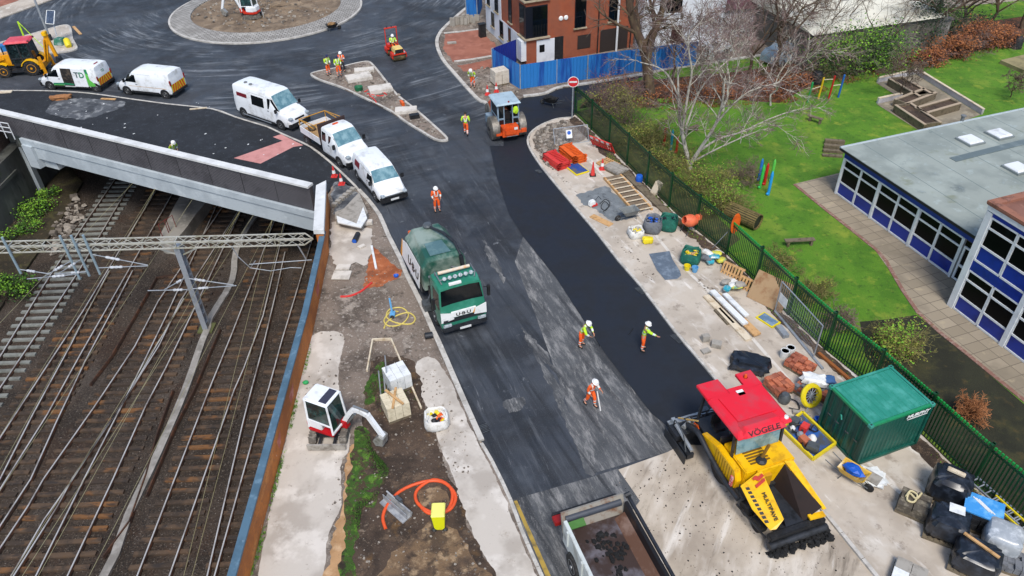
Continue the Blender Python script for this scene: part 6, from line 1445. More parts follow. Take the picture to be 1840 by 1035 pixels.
bays=[];x=.12
for k in range(3):bays+=[(x,x+1.38),(x+1.44,x+2.82)];x+=2.98
facade(low,LEN,0,None,bays,[0])
for k in range(4):b=MB();b.box(k*2.98-.0,k*2.98+.12,-.1,.05,0,2.38);b.build('white_post',SWH,low)
dx=x+.06;b=MB();b.box(dx,dx+1.55,-.02,.0,.1,2.0);b.build('door_glass',SGL,low)
for q in range(2):
    xx=dx+.02+q*.76;b=MB()
    for z0_,z1_ in((.05,.15),(.85,.98),(1.92,2.02)):b.box(xx,xx+.74,-.07,.0,z0_,z1_)
    b.box(xx,xx+.11,-.072,.0,.05,2.0);b.box(xx+.63,xx+.74,-.072,.0,.05,2.0);d_=b.build('door',SWH,low);b=MB();b.cbox((xx+(.66 if q==0 else .08),-.1,1.02),(.05,.05,.25));b.build('door_handle',BLK,d_)
b=MB();b.box(dx,dx+1.55,-.02,.0,2.03,2.3);b.build('top_light',SGL,low)
b=MB();b.box(-.05,LEN+.0,-.04,.1,2.38,2.80);b.build('blue_fascia',SBLU,low)
b=MB();b.box(-.1,LEN,.06,26,0,2.78);b.build('wall',mat('brown render wall','#6e6352',.85,col2='#544b3d',scale=1),low)
b=MB();b.box(-.28,LEN+.3,-.32,26,2.80,2.93);b.build('roof_edge',mat('black roof edge','#16171a',.6),low)
b=MB();b.box(-.24,LEN+.3,-.28,26,2.931,2.955);b.build('roof',ROOF,low)
b=MB();b.tube([(-.26,-.3,2.96),(-.26,26,2.96)],.07,6);b.build('roof_kerb',mat('pale roof kerb','#a4afb3',.5),low)
def loc_of(px,z,root):return rz(-root.rotation_euler.z)@(G(*px,z)-Vector(root.location))
for px in((1744,251),(1796,240),(1829,301)):
    p=loc_of(px,3.1,low);b=MB();b.cbox((p.x,p.y,3.0),(1.15,1.15,.14));s_=b.build('skylight',mat('grey kerb','#7d8585',.6),low);b=MB();b.box(p.x-.52,p.x+.52,p.y-.52,p.y+.52,3.07,3.17,tx=.08,ty=.08);b.build('dome',WHT,s_,bevel=.03)
p=loc_of((1728,218),3.0,low);b=MB();b.lathe([(.1,0),(.1,.35),(.16,.36),(.16,.42),(.001,.45)],10,T(p.x,p.y,2.95));b.build('roof_vent',mat('grey vent','#6c7072',.6),low)
a1,a2=loc_of((1712,287),3,low),loc_of((1900,240),3,low);b=MB();b.bar((a1.x,a1.y,2.965),(a2.x,a2.y,2.965),.5,.03);b.build('roof_seam',mat('dark wet roof seam','#5d6867',.35,col2='#7d8886',scale=.8),low)
for k in range(9):
    b=MB();b.box(-.2,LEN,1.2+k*2.4,1.23+k*2.4,2.956,2.960);b.build('felt_joint',mat('felt joint','#6d7d7c',.7),low)
er_=se;ev=Vector((math.cos(se),math.sin(se),0));nv=Vector((ev.y,-ev.x,0))if Vector((ev.y,-ev.x,0)).x<0 else Vector((-ev.y,ev.x,0))
T0=Vector((21.45,28.5,.03));tw=thing('school_building','two storey school block with rows of windows in white frames and blue panels','school',T0,se)
bays=[];x=.32
for k in range(5):bays+=[(x,x+1.38),(x+1.44,x+2.82)];x+=3.02
facade(tw,16,0,None,bays,[0,2.9])
for k in range(6):b=MB();b.box(k*3.02+(-.02 if k==0 else .06),k*3.02+.29,-.1,.05,0,5.45);b.build('white_post',SWH,tw)
b=MB();b.box(.2,16,-.05,.1,2.37,2.92);b.build('blue_band',SBLU,tw);b=MB();b.box(.2,16,-.05,.1,5.27,5.5);b.build('blue_band',SBLU,tw)
b=MB();b.box(-.04,16,-.12,.1,5.5,5.74);b.build('white_fascia',SWH,tw)
b=MB();b.box(-.03,16,.1,20,0,5.6);b.build('wall',_M['brown render wall'],tw)
b=MB();b.box(-.12,16,-.16,20,5.745,5.80);b.build('roof',RRED,tw);b=MB();b.box(-.14,.25,-.17,20,5.80,5.92);b.box(.25,16,-.17,.2,5.80,5.92);b.build('brick_parapet',gmat('worn brick edge','#8e5e4a',[('#5c3b2e',2,.5,.62,.8),('#a5786a',4,.55,.7,.5)],bump=.3),tw)
# ------------------------------------------------------------------ flats
RB=brickmat('orange red brick','#8f4226','#7a351e','#9a6d55',bw=.24,bh=.08,ms=.01,rot=R(-21),stain=[('#a04f2e',.9,.48,.68,.6),('#6c2f1b',.5,.5,.7,.5)])
WR=mat('white render','#d3d7db',.7,col2='#b9bec4',scale=.5);DKF=mat('dark blue black frame','#10141f',.4)
Cn=Vector((1.68,60.51,0));ua=R(20.5)
t=thing('apartment_building','red brick flats with white rendered side and a glazed corner bay','building',Cn,ua)
# local x along the right wall, y along the left wall (slightly open corner)
b=MB();b.box(0,9.9,0,9.5,0,11);b.build('wall',RB,t)
b=MB();b.box(-.03,0,.9,9.6,0,2.15);b.box(-.03,0,5.6,9.6,2.15,11);b.build('white_render',WR,t)
b=MB();b.box(-.45,.0,.0,1.0,.45,2.1);b.build('white_corner_casing',WR,t)
def win(x0,x1,z0,z1,side='r',sill=True,m=GLS):
    M=None if side=='r' else Matrix(((0,1,0,0),(1,0,0,0),(0,0,1,0),(0,0,0,1)))
    b=MB(M);b.box(x0,x1,-.045,-.0,z0,z1);o=b.build('window',m,t);b=MB(M)
    for p,q in(((x0,z0),(x1,z0)),((x1,z0),(x1,z1)),((x1,z1),(x0,z1)),((x0,z1),(x0,z0)),((x0,z0+(z1-z0)*.38),(x1,z0+(z1-z0)*.38))):b.bar((p[0],-.05,p[1]),(q[0],-.05,q[1]),.06,.03)
    b.build('frame',DKF,o)
    if sill:b=MB(M);b.box(x0-.12,x1+.12,-.16,.0,z0-.12,z0-.02);b.build('sill',mat('stone sill','#a89a83',.8,col2='#6d6b4c',scale=2),o)
for z in(2.3,5.3,8.3):
    win(4.3,5.25,z+.25,z+2.55);win(7.4,8.35,z+.35,z+2.7)
    b=MB();b.box(-.06,1.85,-.06,1.3,z,z+2.5);o=b.build('corner_window',DKF,t);b=MB();b.box(.55,1.8,-.075,-.06,z+.1,z+2.4);b.box(-.075,-.06,.3,1.25,z+.1,z+2.4);b.build('pane',GLS,o)
    b=MB();b.box(-.22,2.05,-.2,1.5,z-.14,z-.02);b.build('sill',_M['stone sill'],o)
    b=MB()
    for k in range(9):b.bar((.6+k*.14,-.1,z+.1),(.6+k*.14,-.1,z+1.0),.02)
    b.build('balustrade',BLK,o)
    win(3.1,3.75,z+.3,z+2.4,'l');win(6.3,7.1,z+.2,z+2.0,'l');win(8.4,9.1,z+.2,z+2.0,'l')
win(3.4,3.9,.9,2.0,'l');win(5.2,6.0,.6,2.0,'l');win(7.4,8.1,.9,2.1,'l')
b=MB();b.box(.9,2.5,-.04,0,0,2.0);o=b.build('white_door',WR,t);b=MB();b.box(1.15,1.6,-.06,-.04,1.0,1.6);b.build('door_window',GLS,o)
b=MB();b.box(2.5,3.3,-.03,0,0,2.05);b.build('dark_doorway',BLK,t);b=MB();b.box(4.6,5.8,-.03,0,.7,1.85);b.build('boarded_window',mat('dark hatch','#2c2320',.9),t);b=MB();b.box(6.7,9.3,-.03,0,0,2.0);b.build('undercroft',_M['dark hatch'],t)
for x in(3.05,3.5):
    b=MB();b.lathe([(.001,.1),(.15,.08),(.2,0)],14,T(x,0,3.5)@Matrix.Rotation(R(90),4,'X'));b.build('wall_vent',WSTR,t)
for x in(6.45,9.55):
    b=MB();b.tube([(x,-.08,0),(x,-.08,11)],.05,6);b.build('downpipe',BLK,t)
o=MB();o.tube([(0,0,0),(0,0,9)],.09,8);o=o.build('white_pole',mat('white pole paint','#d4d6d6',.5));tag(o,'tall white pole standing in front of the brick flats','pole',loc=G(1107,92,Z1))
o=MB();o.box(-.3,.3,-.25,.25,0,1.1,tx=.04);o.box(-.33,.33,-.28,.28,1.1,1.2);o=o.build('black_bin',BLK,bevel=.03);tag(o,'black wheelie bin against the white wall of the flats','bin',loc=G(867,66,Z1),rot=R(25))
# blue hoarding
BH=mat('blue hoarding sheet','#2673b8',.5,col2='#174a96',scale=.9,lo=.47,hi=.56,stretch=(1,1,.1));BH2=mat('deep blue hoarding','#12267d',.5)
t=thing('hoarding','blue corrugated metal hoarding around the corner of the brick flats','fence',G(935,160,Z1))
hp=[G(935,160,Z1),G(1000,150,Z1),G(1055,142,Z1),G(1140,130,Z1),G(1250,116,Z1)]
def run(P,m,h=1.9,pitch=.28):
    for p,q in zip(P,P[1:]):
        d=q-p;a=math.atan2(d.y,d.x);L=d.length;n=max(1,round(L/2.2))
        for k in range(n):
            b=MB(inv(t));corr(b,L/n-.03,0,h,T(p.x,p.y,Z1)@rz(a)@T(L*k/n,0,0),depth=.04,pitch=pitch);b.box(0,L/n,.02,.05,h-.04,h,T(p.x,p.y,Z1)@rz(a)@T(L*k/n,0,0));b.build('panel',m,t)
        b=MB(inv(t));b.bar((p.x,p.y,Z1),(p.x,p.y,Z1+h+.05),.08);b.build('post',GALV,t)
run(hp,BH);run([G(885,129,Z1),G(935,160,Z1)],BH);run([G(885,129,Z1)+Vector((.1,.1,0)),G(928,112,Z1)],BH2)
b=MB(inv(t));q0,q1=G(988,127,1.0),G(1115,108,1.2);b.bar(q0+Vector((0,-.1,0)),q1+Vector((0,-.1,0)),.1);b.build('cross_rail',GALV,t)
t=thing('hoarding','short blue hoarding panel by the far end of the white wall','fence',G(852,25,Z1));run([G(838,28,Z1),G(858,35,Z1),G(866,12,Z1)],BH,2.0)
# other buildings far behind the trees
def block(name,label,px,ang,L,W,H,wall,roofm,over=.3,wins=(),pitch=0,door=None):
    p=G(*px,0);t=thing(name,label,'building',p,ang);b=MB();b.box(0,L,0,W,0,H);b.build('wall',wall,t)
    b=MB()
    if pitch:b.loft([[(x,-over,H),(x,W+over,H),(x,W/2,H+pitch)]for x in(-over,L+over)]);
    else:b.box(-over,L+over,-over,W+over,H+.002,H+.15)
    b.build('roof',roofm,t)
    for x0,x1,z0,z1 in wins:b=MB();b.box(x0,x1,-.04,0,z0,z1);o=b.build('window',GLS,t);b=MB();b.box(x0-.08,x1+.08,-.1,0,z0-.1,z0-.02);b.build('sill',WR,o)
    if door:b=MB();b.box(door[0],door[1],-.05,0,0,2.1);b.build('door',mat('dark red door','#3a1518',.5),t)
    return t
WH2=mat('pale grey render','#b7b5b8',.8,col2='#8f8d92',scale=.6)
block('house','white rendered house with a dark doorway directly right of the brick flats',(1150,96),R(10),7.2,9,6.5,WR,mat('burgundy roof','#4c2a33',.7,col2='#6b4650',scale=1.5),wins=((1.9,3.3,3.2,4.6),),door=(2.6,3.5))
block('house','low pale house with a burgundy roof behind the bare trees',(1275,72),R(8),5.5,5,2.6,WH2,_M['burgundy roof'],pitch=1.4)
block('warehouse','long low warehouse with a cream sheeted roof at the top edge',(1448,128),R(16),11.8,12,3.0,mat('dull warehouse wall','#6a665e',.8),mat('cream sheet roof','#d8d4c2',.6,col2='#b5b09c',scale=.5),pitch=.9)
block('shed','pale green shed with a flat roof between warehouse and houses',(1380,80),R(12),4,6,2.6,mat('pale green wall','#8fa58c',.8),mat('pale green roof','#7f9a80',.7))
block('outbuilding','grey outbuilding under the end of the cream warehouse roof',(1640,95),R(16),3.0,3,2.4,mat('mottled grey wall','#6f6d68',.9,col2='#a3a19b',scale=1),mat('grey slate','#55575a',.8),over=.1)
for px,ang,L,W,H,c1,c2,lab in(((1730,8),14,9,8,5,'#9b8f82','#5c4a44','brown roofed house at the top right behind bare trees'),((1870,-18),14,10,8,5,'#b5aea3','#4f5257','grey roofed house beyond the top right corner'),((1300,-25),10,12,8,6,'#a7a09a','#55383a','dark red roofed house above the yard at the top'),((1560,-30),15,14,9,6,'#b0aaa0','#5b5e63','slate roofed house beyond the warehouse')):
    block('house',lab,px,R(ang),L,W,H,mat('wall '+c1[1:],c1,.8),mat('roof '+c2[1:],c2,.8),pitch=2.2,wins=((1,2.2,1,2.2),(4,5.4,1,2.2)))
# playground furniture
def obj1(name,b,m,label,cat,loc=None,rot=None,group=None,smooth=None,bevel=0,kind=None):
    o=b.build(name,m,smooth=smooth,bevel=bevel);tag(o,label,cat,group,kind,loc,rot);return o
TIM=mat('weathered timber','#6e6350',.9,col2='#4a4133',scale=4);TIMP=mat('fresh pine timber','#c39a68',.75,col2='#a07a4d',scale=5);TIML=mat('pale sawn timber','#cfc2aa',.8,col2='#b09d80',scale=3)
for px,c,h,lab in(((1451,184),'#1f9a52',1.5,'green pole, leftmost of the climbing poles on the grass'),((1470,178),'#d9b51c',1.6,'yellow pole, second of the climbing poles on the grass'),((1489,177),'#b3261e',1.7,'red pole, third of the climbing poles on the grass'),((1506,175),'#1f5fae',1.7,'blue pole, rightmost of the climbing poles on the grass')):
    b=MB();b.tube([(0,0,0),(.05,0,h)],.07,10);b.lathe([(.075,0),(.06,.06),(.001,.08)],8,T(.05,0,h));obj1('painted_pole',b,mat('pole '+c[1:],c,.5),lab,'pole',loc=G(*px,.01),group='painted climbing poles')
for(p,q,z)in(((1451,184),(1470,178),1.0),((1470,178),(1489,177),1.5),((1489,177),(1506,175),1.0)):
    b=MB();A_,B_=G(*p,0),G(*q,0);b.tube([(0,0,0),tuple(B_-A_)],.03,6);obj1('cross_bar',b,TIML,'pale bar running right from the %s climbing pole'%{1451:'green',1470:'yellow',1489:'red'}[p[0]],'bar',loc=A_+Vector((0,0,z)))
for px,c,h,lab in(((1363,324),'#1f6fb5',1.5,'blue pencil post at the back left of the pencil group'),((1365,338),'#35b54a',1.6,'green pencil post at the front left of the pencil group'),((1373,332),'#b3201c',1.5,'red pencil post in the middle of the pencil group'),((1385,325),'#58b848',1.5,'green pencil post behind the front blue one'),((1380,350),'#2390cf',1.6,'blue pencil post nearest the fence in the pencil group'),((1193,262),'#a32a20',1.3,'red post half hidden by twigs left of the birch'),((1205,270),'#1f7f8e',1.5,'teal post beside the birch trunk'),((1215,275),'#a8361f',1.2,'rusty red post touching the birch trunk')):
    b=MB();b.lathe([(.09,0),(.09,h-.2),(.03,h),(.001,h+.03)],10);b.blob((-.08,-.06,.1),.09,8,6);obj1('pencil_post',b,mat('pole '+c[1:],c,.45),lab,'post',loc=G(*px,.01),group='pencil shaped play posts',smooth=50)
def bench(px0,px1,lab,w=.28,h=.42):
    A_,B_=G(*px0,0),G(*px1,0);L=(B_-A_).length;t=thing('wooden_bench',lab,'bench',A_,math.atan2((B_-A_).y,(B_-A_).x))
    b=MB();b.box(0,L,-w/2,w/2,h-.06,h);b.build('seat',TIM,t)
    for x in(.15,L-.2):b=MB();b.box(x,x+.12,-w/2+.04,w/2-.04,0,h-.06);b.build('leg',TIM,t)
bench((1408,443),(1461,440),'plain wooden bench on the grass right of the fence');bench((1450,216),(1476,224),'narrow bench on the lawn below the climbing poles');bench((1229,243),(1254,234),'short bench beside the birch trunk')
for k in range(4):
    p=G(1477+k*1.2,280-k*7,0);b=MB();b.box(0,1.25,-.14,.14,.0,.12+k*.08);obj1('timber_step',b,TIM,'timber step %s of four on the lawn near the school corner'%('nearest the camera','second from the front','third from the front','furthest back')[k],'step',loc=p,rot=R(-12),group='timber steps on the lawn')
t=thing('log_tunnel','round play tunnel of wooden slats lying by the fence','tunnel',G(1333,400,.01),R(-48));b=MB()
for k in range(22):
    a=2*math.pi*k/22;b.box(-1.0,1.0,-.045,.045,-.02,.02,T(0,0,.48)@Matrix.Rotation(a,4,'X')@T(0,0,.45))
b.build('slats',TIMP if 0 else mat('mossy slats','#71633a',.9,col2='#4b4426',scale=3),t);b=MB();b.lathe([(.42,-.9),(.42,.9)],20,T(0,0,.48)@Matrix.Rotation(R(90),4,'Y'));b.build('lining',BLK,t)
# sunken planter area
py=[(1573,148),(1645,134),(1760,205),(1702,225),(1640,240),(1576,186),(1619,176)]
sheet('ground_planter_court',[(1575,149),(1646,134),(1762,206),(1740,214),(1700,228),(1660,240),(1575,187),(1619,177)],PAVE if 0 else gmat('worn court paving','#8c8371',[('#6d6555',.8,.42,.62,.8),('#a39a86',1.2,.55,.7,.6),('#544d40',2,.6,.7,.6)],bump=.3),.034)
t=thing('low_wall','low grey block wall with pale edging around the raised planters','wall',G(1645,134,0))
for P in([(1576,149),(1646,133),(1764,206)],[(1576,186),(1618,177)]):
    for p,q in zip(P,P[1:]):A_,B_=G(*p,0),G(*q,0);b=MB(inv(t));b.bar(A_+Vector((0,0,.2)),B_+Vector((0,0,.2)),.16,.4);b.build('block_wall',WH2,t);b=MB(inv(t));b.bar(A_+Vector((0,0,.425)),B_+Vector((0,0,.425)),.2,.05);b.build('edging',TIML,t)
for(a_,b_,w_,lab)in(((1605,152),(1660,184),1.1,'long timber planter at the back of the court'),((1614,196),(1668,175),.9,'timber planter crossing the middle of the court'),((1650,212),(1712,194),.9,'timber planter nearest the right end of the court'),((1618,200),(1672,236),1.2,'long timber planter at the front of the court')):
    A_,B_=G(*a_,0),G(*b_,0);L=(B_-A_).length;t=thing('timber_planter',lab,'planter',A_,math.atan2((B_-A_).y,(B_-A_).x),'timber planters')
    for y in(-w_/2,w_/2):b=MB();b.box(0,L,y-.08,y+.08,0,.55);b.build('side_board',TIM,t);b=MB();b.box(0,L,y-.1,y+.1,.551,.6);b.build('top_rail',mat('pale worn rail','#a89781',.85),t)
    for x in(.08,L-.08):b=MB();b.box(x-.08,x+.08,-w_/2+.1,w_/2-.1,0,.6);b.build('end_board',TIM,t)
    b=MB();b.box(.1,L-.1,-w_/2+.09,w_/2-.09,0,.47);b.build('earth',SOIL,t)
b=MB();b.prism([(p.x,p.y)for p in GL([(1798,108),(1840,98),(1900,92),(1900,140),(1840,126)],.3)],0,.3);obj1('wooden_deck',b,mat('pale decking','#8f8560',.85,col2='#6d6648',scale=1),'low wooden deck at the right edge of the upper lawn','deck')
for px,lab in(((1466,150),'black compost bin behind the green climbing pole'),((1824,86),'black compost bin at the far right end of the copper hedge')):
    b=MB();b.lathe([(.48,0),(.42,.75),(.3,.95),(.001,1.0)],14);obj1('compost_bin',b,BLK,lab,'compost bin',loc=G(*px,0),smooth=40)
# ------------------------------------------------------------------ green palisade fence
PG=mat('green palisade paint','#0b3f20',.45,col2='#083018',scale=2);PGL=mat('bright green fence top','#168a3a',.45)
FL=[p for p in FB];dist=[0]
for p,q in zip(FL,FL[1:]):dist.append(dist[-1]+(q-p).length)
def fat(s):
    for i in range(len(FL)-1):
        if s<=dist[i+1]or i==len(FL)-2:
            t_=(s-dist[i])/(dist[i+1]-dist[i]);d=(FL[i+1]-FL[i]).normalized();return FL[i].lerp(FL[i+1],t_),d
t=thing('palisade_fence','long green steel palisade fence between the storage footway and the school grounds','fence',FB[5]);Mi=inv(t)
s=0;BAY=2.72;FH=2.15
while s<dist[-1]-1:
    p,d=fat(s);q,_=fat(min(s+BAY,dist[-1]));a=math.atan2((q-p).y,(q-p).x);L=(q-p).length;M=Mi@T(p.x,p.y,.1)@rz(a)
    b=MB(M);b.box(-.05,.05,-.05,.05,0,FH+.15);b.box(-.06,.06,-.16,.02,FH+.1,FH+.15);b.build('post',PG,t)
    b=MB(M);n=int(L/.15)
    for k in range(n):
        x=.1+k*(L-.15)/n;b.add([(x,-.01,.08),(x+.065,-.01,.08),(x+.065,-.01,FH-.06),(x+.033,-.01,FH),(x,-.01,FH-.06),(x+.033,.015,.08),(x+.033,.015,FH-.06)],[(0,1,2,3,4)])
    b.build('pales',PG,t)
    b=MB(M);b.box(0,L,.0,.04,.25,.3);b.build('rail',PG,t);b=MB(M);b.box(0,L,.0,.04,FH-.28,FH-.2);b.build('rail',PG,t)
    b=MB(M)
    for k in range(n):x=.1+k*(L-.15)/n;b.box(x,x+.09,-.03,.03,FH-.1,FH+.02)
    b.build('pale_tips',PGL if s>17 else PG,t);s+=BAY
# ------------------------------------------------------------------ trees and shrubs
def bark(name,c,c2,sc=4):return mat(name,c,.9,col2=c2,scale=sc,stretch=(1,1,.5))
BIRCH=bark('birch bark','#b3ada0','#4a443b',7);BROWN=bark('brown bark','#4b3a2d','#66573f',3);TWIG=mat('grey brown twig','#6b5c50',.9);TWIGP=mat('reddish twig','#75605c',.9);TWIGG=mat('pale grey twig','#857d70',.9);TWIGO=mat('olive twig','#6f6a3c',.9)
def limb(b,p,d,L,r,rnd,lv,up,tw,wig=.18,n=None,minr=.008):
    """one wandering limb with side branches; lv levels left; tw gets the finest ones"""
    seg=5 if lv>0 else 4;pts=[p.copy()];q=p.copy();dd=d.normalized()
    for i in range(seg):
        dd=(dd+Vector((rnd.gauss(0,wig),rnd.gauss(0,wig),rnd.gauss(0,wig)+up))).normalized();q=q+dd*(L/seg);pts.append(q.copy())
    rs=[max(minr,r*(1-.75*i/seg))for i in range(seg+1)]
    (b if lv>0 else tw).tube(pts,rs,6 if r>.08 else(4 if r>.03 else 3),cap=False)
    if lv<=0:return
    k=n or(6 if lv>1 else 7)
    for j in range(k):
        u=rnd.uniform(.25,1);i=min(seg-1,int(u*seg));a=pts[i].lerp(pts[i+1],u*seg-i);t=(pts[i+1]-pts[i]).normalized()
        s=Vector((rnd.gauss(0,1),rnd.gauss(0,1),rnd.gauss(0,.6)));s=(s-t*s.dot(t)).normalized();nd=(t*rnd.uniform(.5,1)+s*rnd.uniform(.5,.9)).normalized()
        limb(b,a,nd,L*rnd.uniform(.4,.62)*(1.1-.3*u),max(minr,rs[i]*.55),rnd,lv-1,up,tw,wig,minr=minr)
def bare_tree(name,label,base,h,r,seed,bk,twm,lv=3,spread=.5,limbs=None,trunk=.35,up=.03,group=None,minr=.011,n=None):
    rnd=random.Random(seed);t=thing(name,label,'tree',base,0,group);tr=MB();tw=MB()
    if limbs is None:
        P=[Vector((0,0,-.1))];
        for i in range(1,5):P.append(Vector((rnd.gauss(0,.04)*h*.3,rnd.gauss(0,.04)*h*.3,h*trunk*i/4)))
        tr.tube(P,[r*1.25,r,r*.92,r*.85,r*.8],10)
        for k in range(rnd.randint(4,5)):
            a=2*math.pi*k/4.5+rnd.uniform(-.4,.4);limb(tr,P[rnd.choice((3,4,4))],Vector((math.cos(a)*spread,math.sin(a)*spread,1)),h*rnd.uniform(.5,.68),r*.6,rnd,lv-1,up,tw,n=n,minr=minr)
    else:
        for L in limbs:
            P=[Vector(p)-Vector(base)for p in L[0]];P=smooth_path(P,3);n_=len(P);tr.tube(P,[L[1]+(L[2]-L[1])*i/(n_-1)for i in range(n_)],8,cap=False)
            for j in range(L[3]):
                i=rnd.randint(n_//3,n_-1);d=(P[min(i+1,n_-1)]-P[i-1]).normalized();s=Vector((rnd.gauss(0,1),rnd.gauss(0,1),rnd.gauss(.2,.6))).normalized()
                limb(tr,P[i],d+s*.8,L[4]*rnd.uniform(.5,1),max(.02,L[2]*.9),rnd,lv-1,up,tw,n=n,minr=minr)
    tr.build('trunk',bk,t,smooth=50);tw.build('crown',twm,t);return t
def VP(px,py,y,jit=0):
    """photo pixel -> point of the vertical plane at distance y"""
    d=_f+_r*((px-920)/FPX)-_u*((py-517.5)/FPX);return Vector((0,0,CAM_H))+d*(y/d.y)
def V_(pts,y,dy=0):return[VP(a,b_,y+dy*i/len(pts))for i,(a,b_)in enumerate(pts)]
yb=G(1240,305).y;bb_=G(1240,305)
bare_tree('birch_tree','white barked multi-stemmed birch with bare branches standing on the lawn behind the fence',bb_,9,.2,21,BIRCH,TWIGP,lv=3,n=9,limbs=[
    (V_([(1240,305),(1236,285),(1228,250),(1222,215),(1219,170),(1218,120)],yb,1),.17,.05,7,3.6),
    (V_([(1219,172),(1200,135),(1180,120),(1150,112)],yb+.8,1),.07,.03,4,2.0),
    (V_([(1226,235),(1236,170),(1243,130),(1238,95),(1236,60)],yb,-1.5),.09,.03,7,3.2),
    (V_([(1240,295),(1262,262),(1285,225),(1298,185),(1302,140)],yb,-1),.14,.045,7,3.4),
    (V_([(1285,225),(1310,195),(1345,165),(1400,148)],yb-1,-1),.06,.025,7,2.8),
    (V_([(1256,272),(1290,250),(1330,238),(1380,215),(1420,200)],yb,1.5),.08,.03,7,2.8),
    (V_([(1232,230),(1256,165),(1290,125),(1330,90)],yb,2),.07,.03,6,2.5),
    (V_([(1245,290),(1300,262),(1350,240)],yb,-2),.07,.025,5,1.8)],minr=.009)
for(px,h,r,sd,lab)in(((1330,258),3.2,.03,31,'thin drooping birch sapling right of the big birch'),((1305,262),2.6,.025,32,'thin birch sapling beside the big birch')):
    bare_tree('birch_sapling',lab,G(*px),h,r,sd,BIRCH,TWIGG,lv=2,spread=.2)
y1=G(1172,190).y
bare_tree('large_bare_tree','big brown bare tree with a forked trunk in front of the flats',G(1172,190),14,.42,22,BROWN,TWIG,lv=3,limbs=[
    (V_([(1172,192),(1166,150),(1160,100),(1150,70),(1136,35),(1128,-20),(1120,-80)],y1,1),.42,.18,7,4.0),
    (V_([(1163,112),(1172,70),(1188,30),(1196,-10),(1205,-60)],y1,-.5),.26,.12,7,3.6),
    (V_([(1160,95),(1176,60),(1170,10),(1160,-40)],y1,2),.15,.08,5,3.2)],minr=.013,n=5)
# bare trees in the belt beyond the lawn: (base px, height, trunk radius, seed, bark, twig, label)
bt=[((1262,150),7.5,.12,BROWN,TWIGP,'slim reddish bare tree close behind the birch crown'),((1345,140),8,.13,BROWN,TWIGP,'purple brown bare tree in front of the yard'),((1392,128),9,.18,BROWN,TWIG,'dark bare tree left of the cream roofed warehouse'),((1310,108),7,.1,BIRCH,TWIGG,'pale stemmed bare tree by the low pale house'),((1436,150),6.5,.1,BROWN,TWIGG,'twiggy bare tree by the first compost bin'),((1478,100),7.5,.12,BROWN,TWIGG,'bare tree left of the bright green shrub'),
      ((1575,118),6.5,.1,BROWN,TWIGG,'grey bare tree just right of the bright green shrub'),((1668,85),9.5,.2,BROWN,TWIGG,'tall grey bare tree beside the ivy covered trunk'),((1722,62),8.5,.15,BROWN,TWIGG,'leaning bare tree above the copper hedge'),((1778,52),8,.14,BROWN,TWIGG,'pale bare tree above the right end of the copper hedge'),((1835,52),9,.15,BROWN,TWIG,'bare tree at the top right corner'),((1615,178),3.4,.05,BROWN,TWIG,'small thin bare tree at the corner of the planter court'),((1815,175),2.2,.04,BROWN,TWIG,'small twiggy tree behind the school roof edge'),((1300,200),7.5,.09,BIRCH,TWIGP,'second slender birch behind the big one'),((1385,190),6.5,.07,BIRCH,TWIGP,'slender pale birch at the top edge of the lawn'),((1210,140),6.5,.1,BROWN,TWIG,'bare tree right of the big forked one')]
for i,(px,h,r,bk,twm,lab)in enumerate(bt):bare_tree('bare_tree',lab,G(*px),h,r,50+i,bk,twm,lv=4 if twm!=TWIGG else 3,spread=.75,group='bare trees beyond the lawn',minr=.01,n=6,trunk=.25)
def leaves(b,rnd,c,R_,n,s,shell=.5,mats=2):
    c=Vector(c);cl=[c+Vector((rnd.uniform(-1,1)*R_[0]*.7,rnd.uniform(-1,1)*R_[1]*.7,rnd.uniform(-.6,.8)*R_[2]))for _ in range(max(5,n//70))]
    for i in range(n):
        k=rnd.randrange(len(cl));q=cl[k]+Vector((rnd.gauss(0,.28)*R_[0]*.8,rnd.gauss(0,.28)*R_[1]*.8,rnd.gauss(0,.24)*R_[2]))
        if q.z<.04:q.z=rnd.uniform(.02,.3)
        e=Vector((rnd.gauss(0,1),rnd.gauss(0,1),rnd.gauss(0,.7))).normalized();f=e.orthogonal().normalized();ss=s*rnd.uniform(.6,1.4);b.m=(k+(rnd.random()<.25))%mats
        b.add([q-e*ss,q+f*ss*.55,q+e*ss,q-f*ss*.55],[(0,1,2,3)])
def lmat(n,c,c2):return mat(n,c,.8,col2=c2,scale=2.5)
def shrub(label,px,R_,n,s,mats,seed,twm=TWIG,ntw=22,z=.0,name='shrub',cat='shrub',group=None,zoff=.0,base=None):
    rnd=random.Random(seed);p=base or G(*px,z);t=thing(name,label,cat,p,0,group);tw=MB();tr=MB()
    for k in range(ntw):
        a=rnd.uniform(0,6.28);limb(tr,Vector((rnd.gauss(0,.25)*R_[0],rnd.gauss(0,.25)*R_[1],0)),Vector((math.cos(a)*R_[0]/R_[2]*.7,math.sin(a)*R_[1]/R_[2]*.7,1)),R_[2]*rnd.uniform(1.2,2.0),.022,rnd,2 if ntw<40 else 1,.0,tw,wig=.28,n=5,minr=.008)
    tr.build('stems',twm,t);tw.build('twigs',twm,t)
    if n:b=MB();leaves(b,rnd,(0,0,R_[2]*.85),R_,n,s,mats=len(mats));b.build('foliage',mats,t)
    return t
LG=[lmat('fresh green leaf','#6b9a22','#8bb03a'),lmat('mid green leaf','#44701a','#2e5212'),lmat('dark green leaf','#1d3210','#2b4a16')]
LO=[lmat('olive leaf','#7a7c30','#93923f'),lmat('dull olive leaf','#474a20','#5d5a2c')]
LB=[lmat('copper leaf','#93582f','#ad7040'),lmat('dark copper leaf','#5a3220','#744626')]
LI=[lmat('ivy leaf','#1b3416','#2c4a1f'),lmat('dark ivy leaf','#101f0e','#1a2e15')]
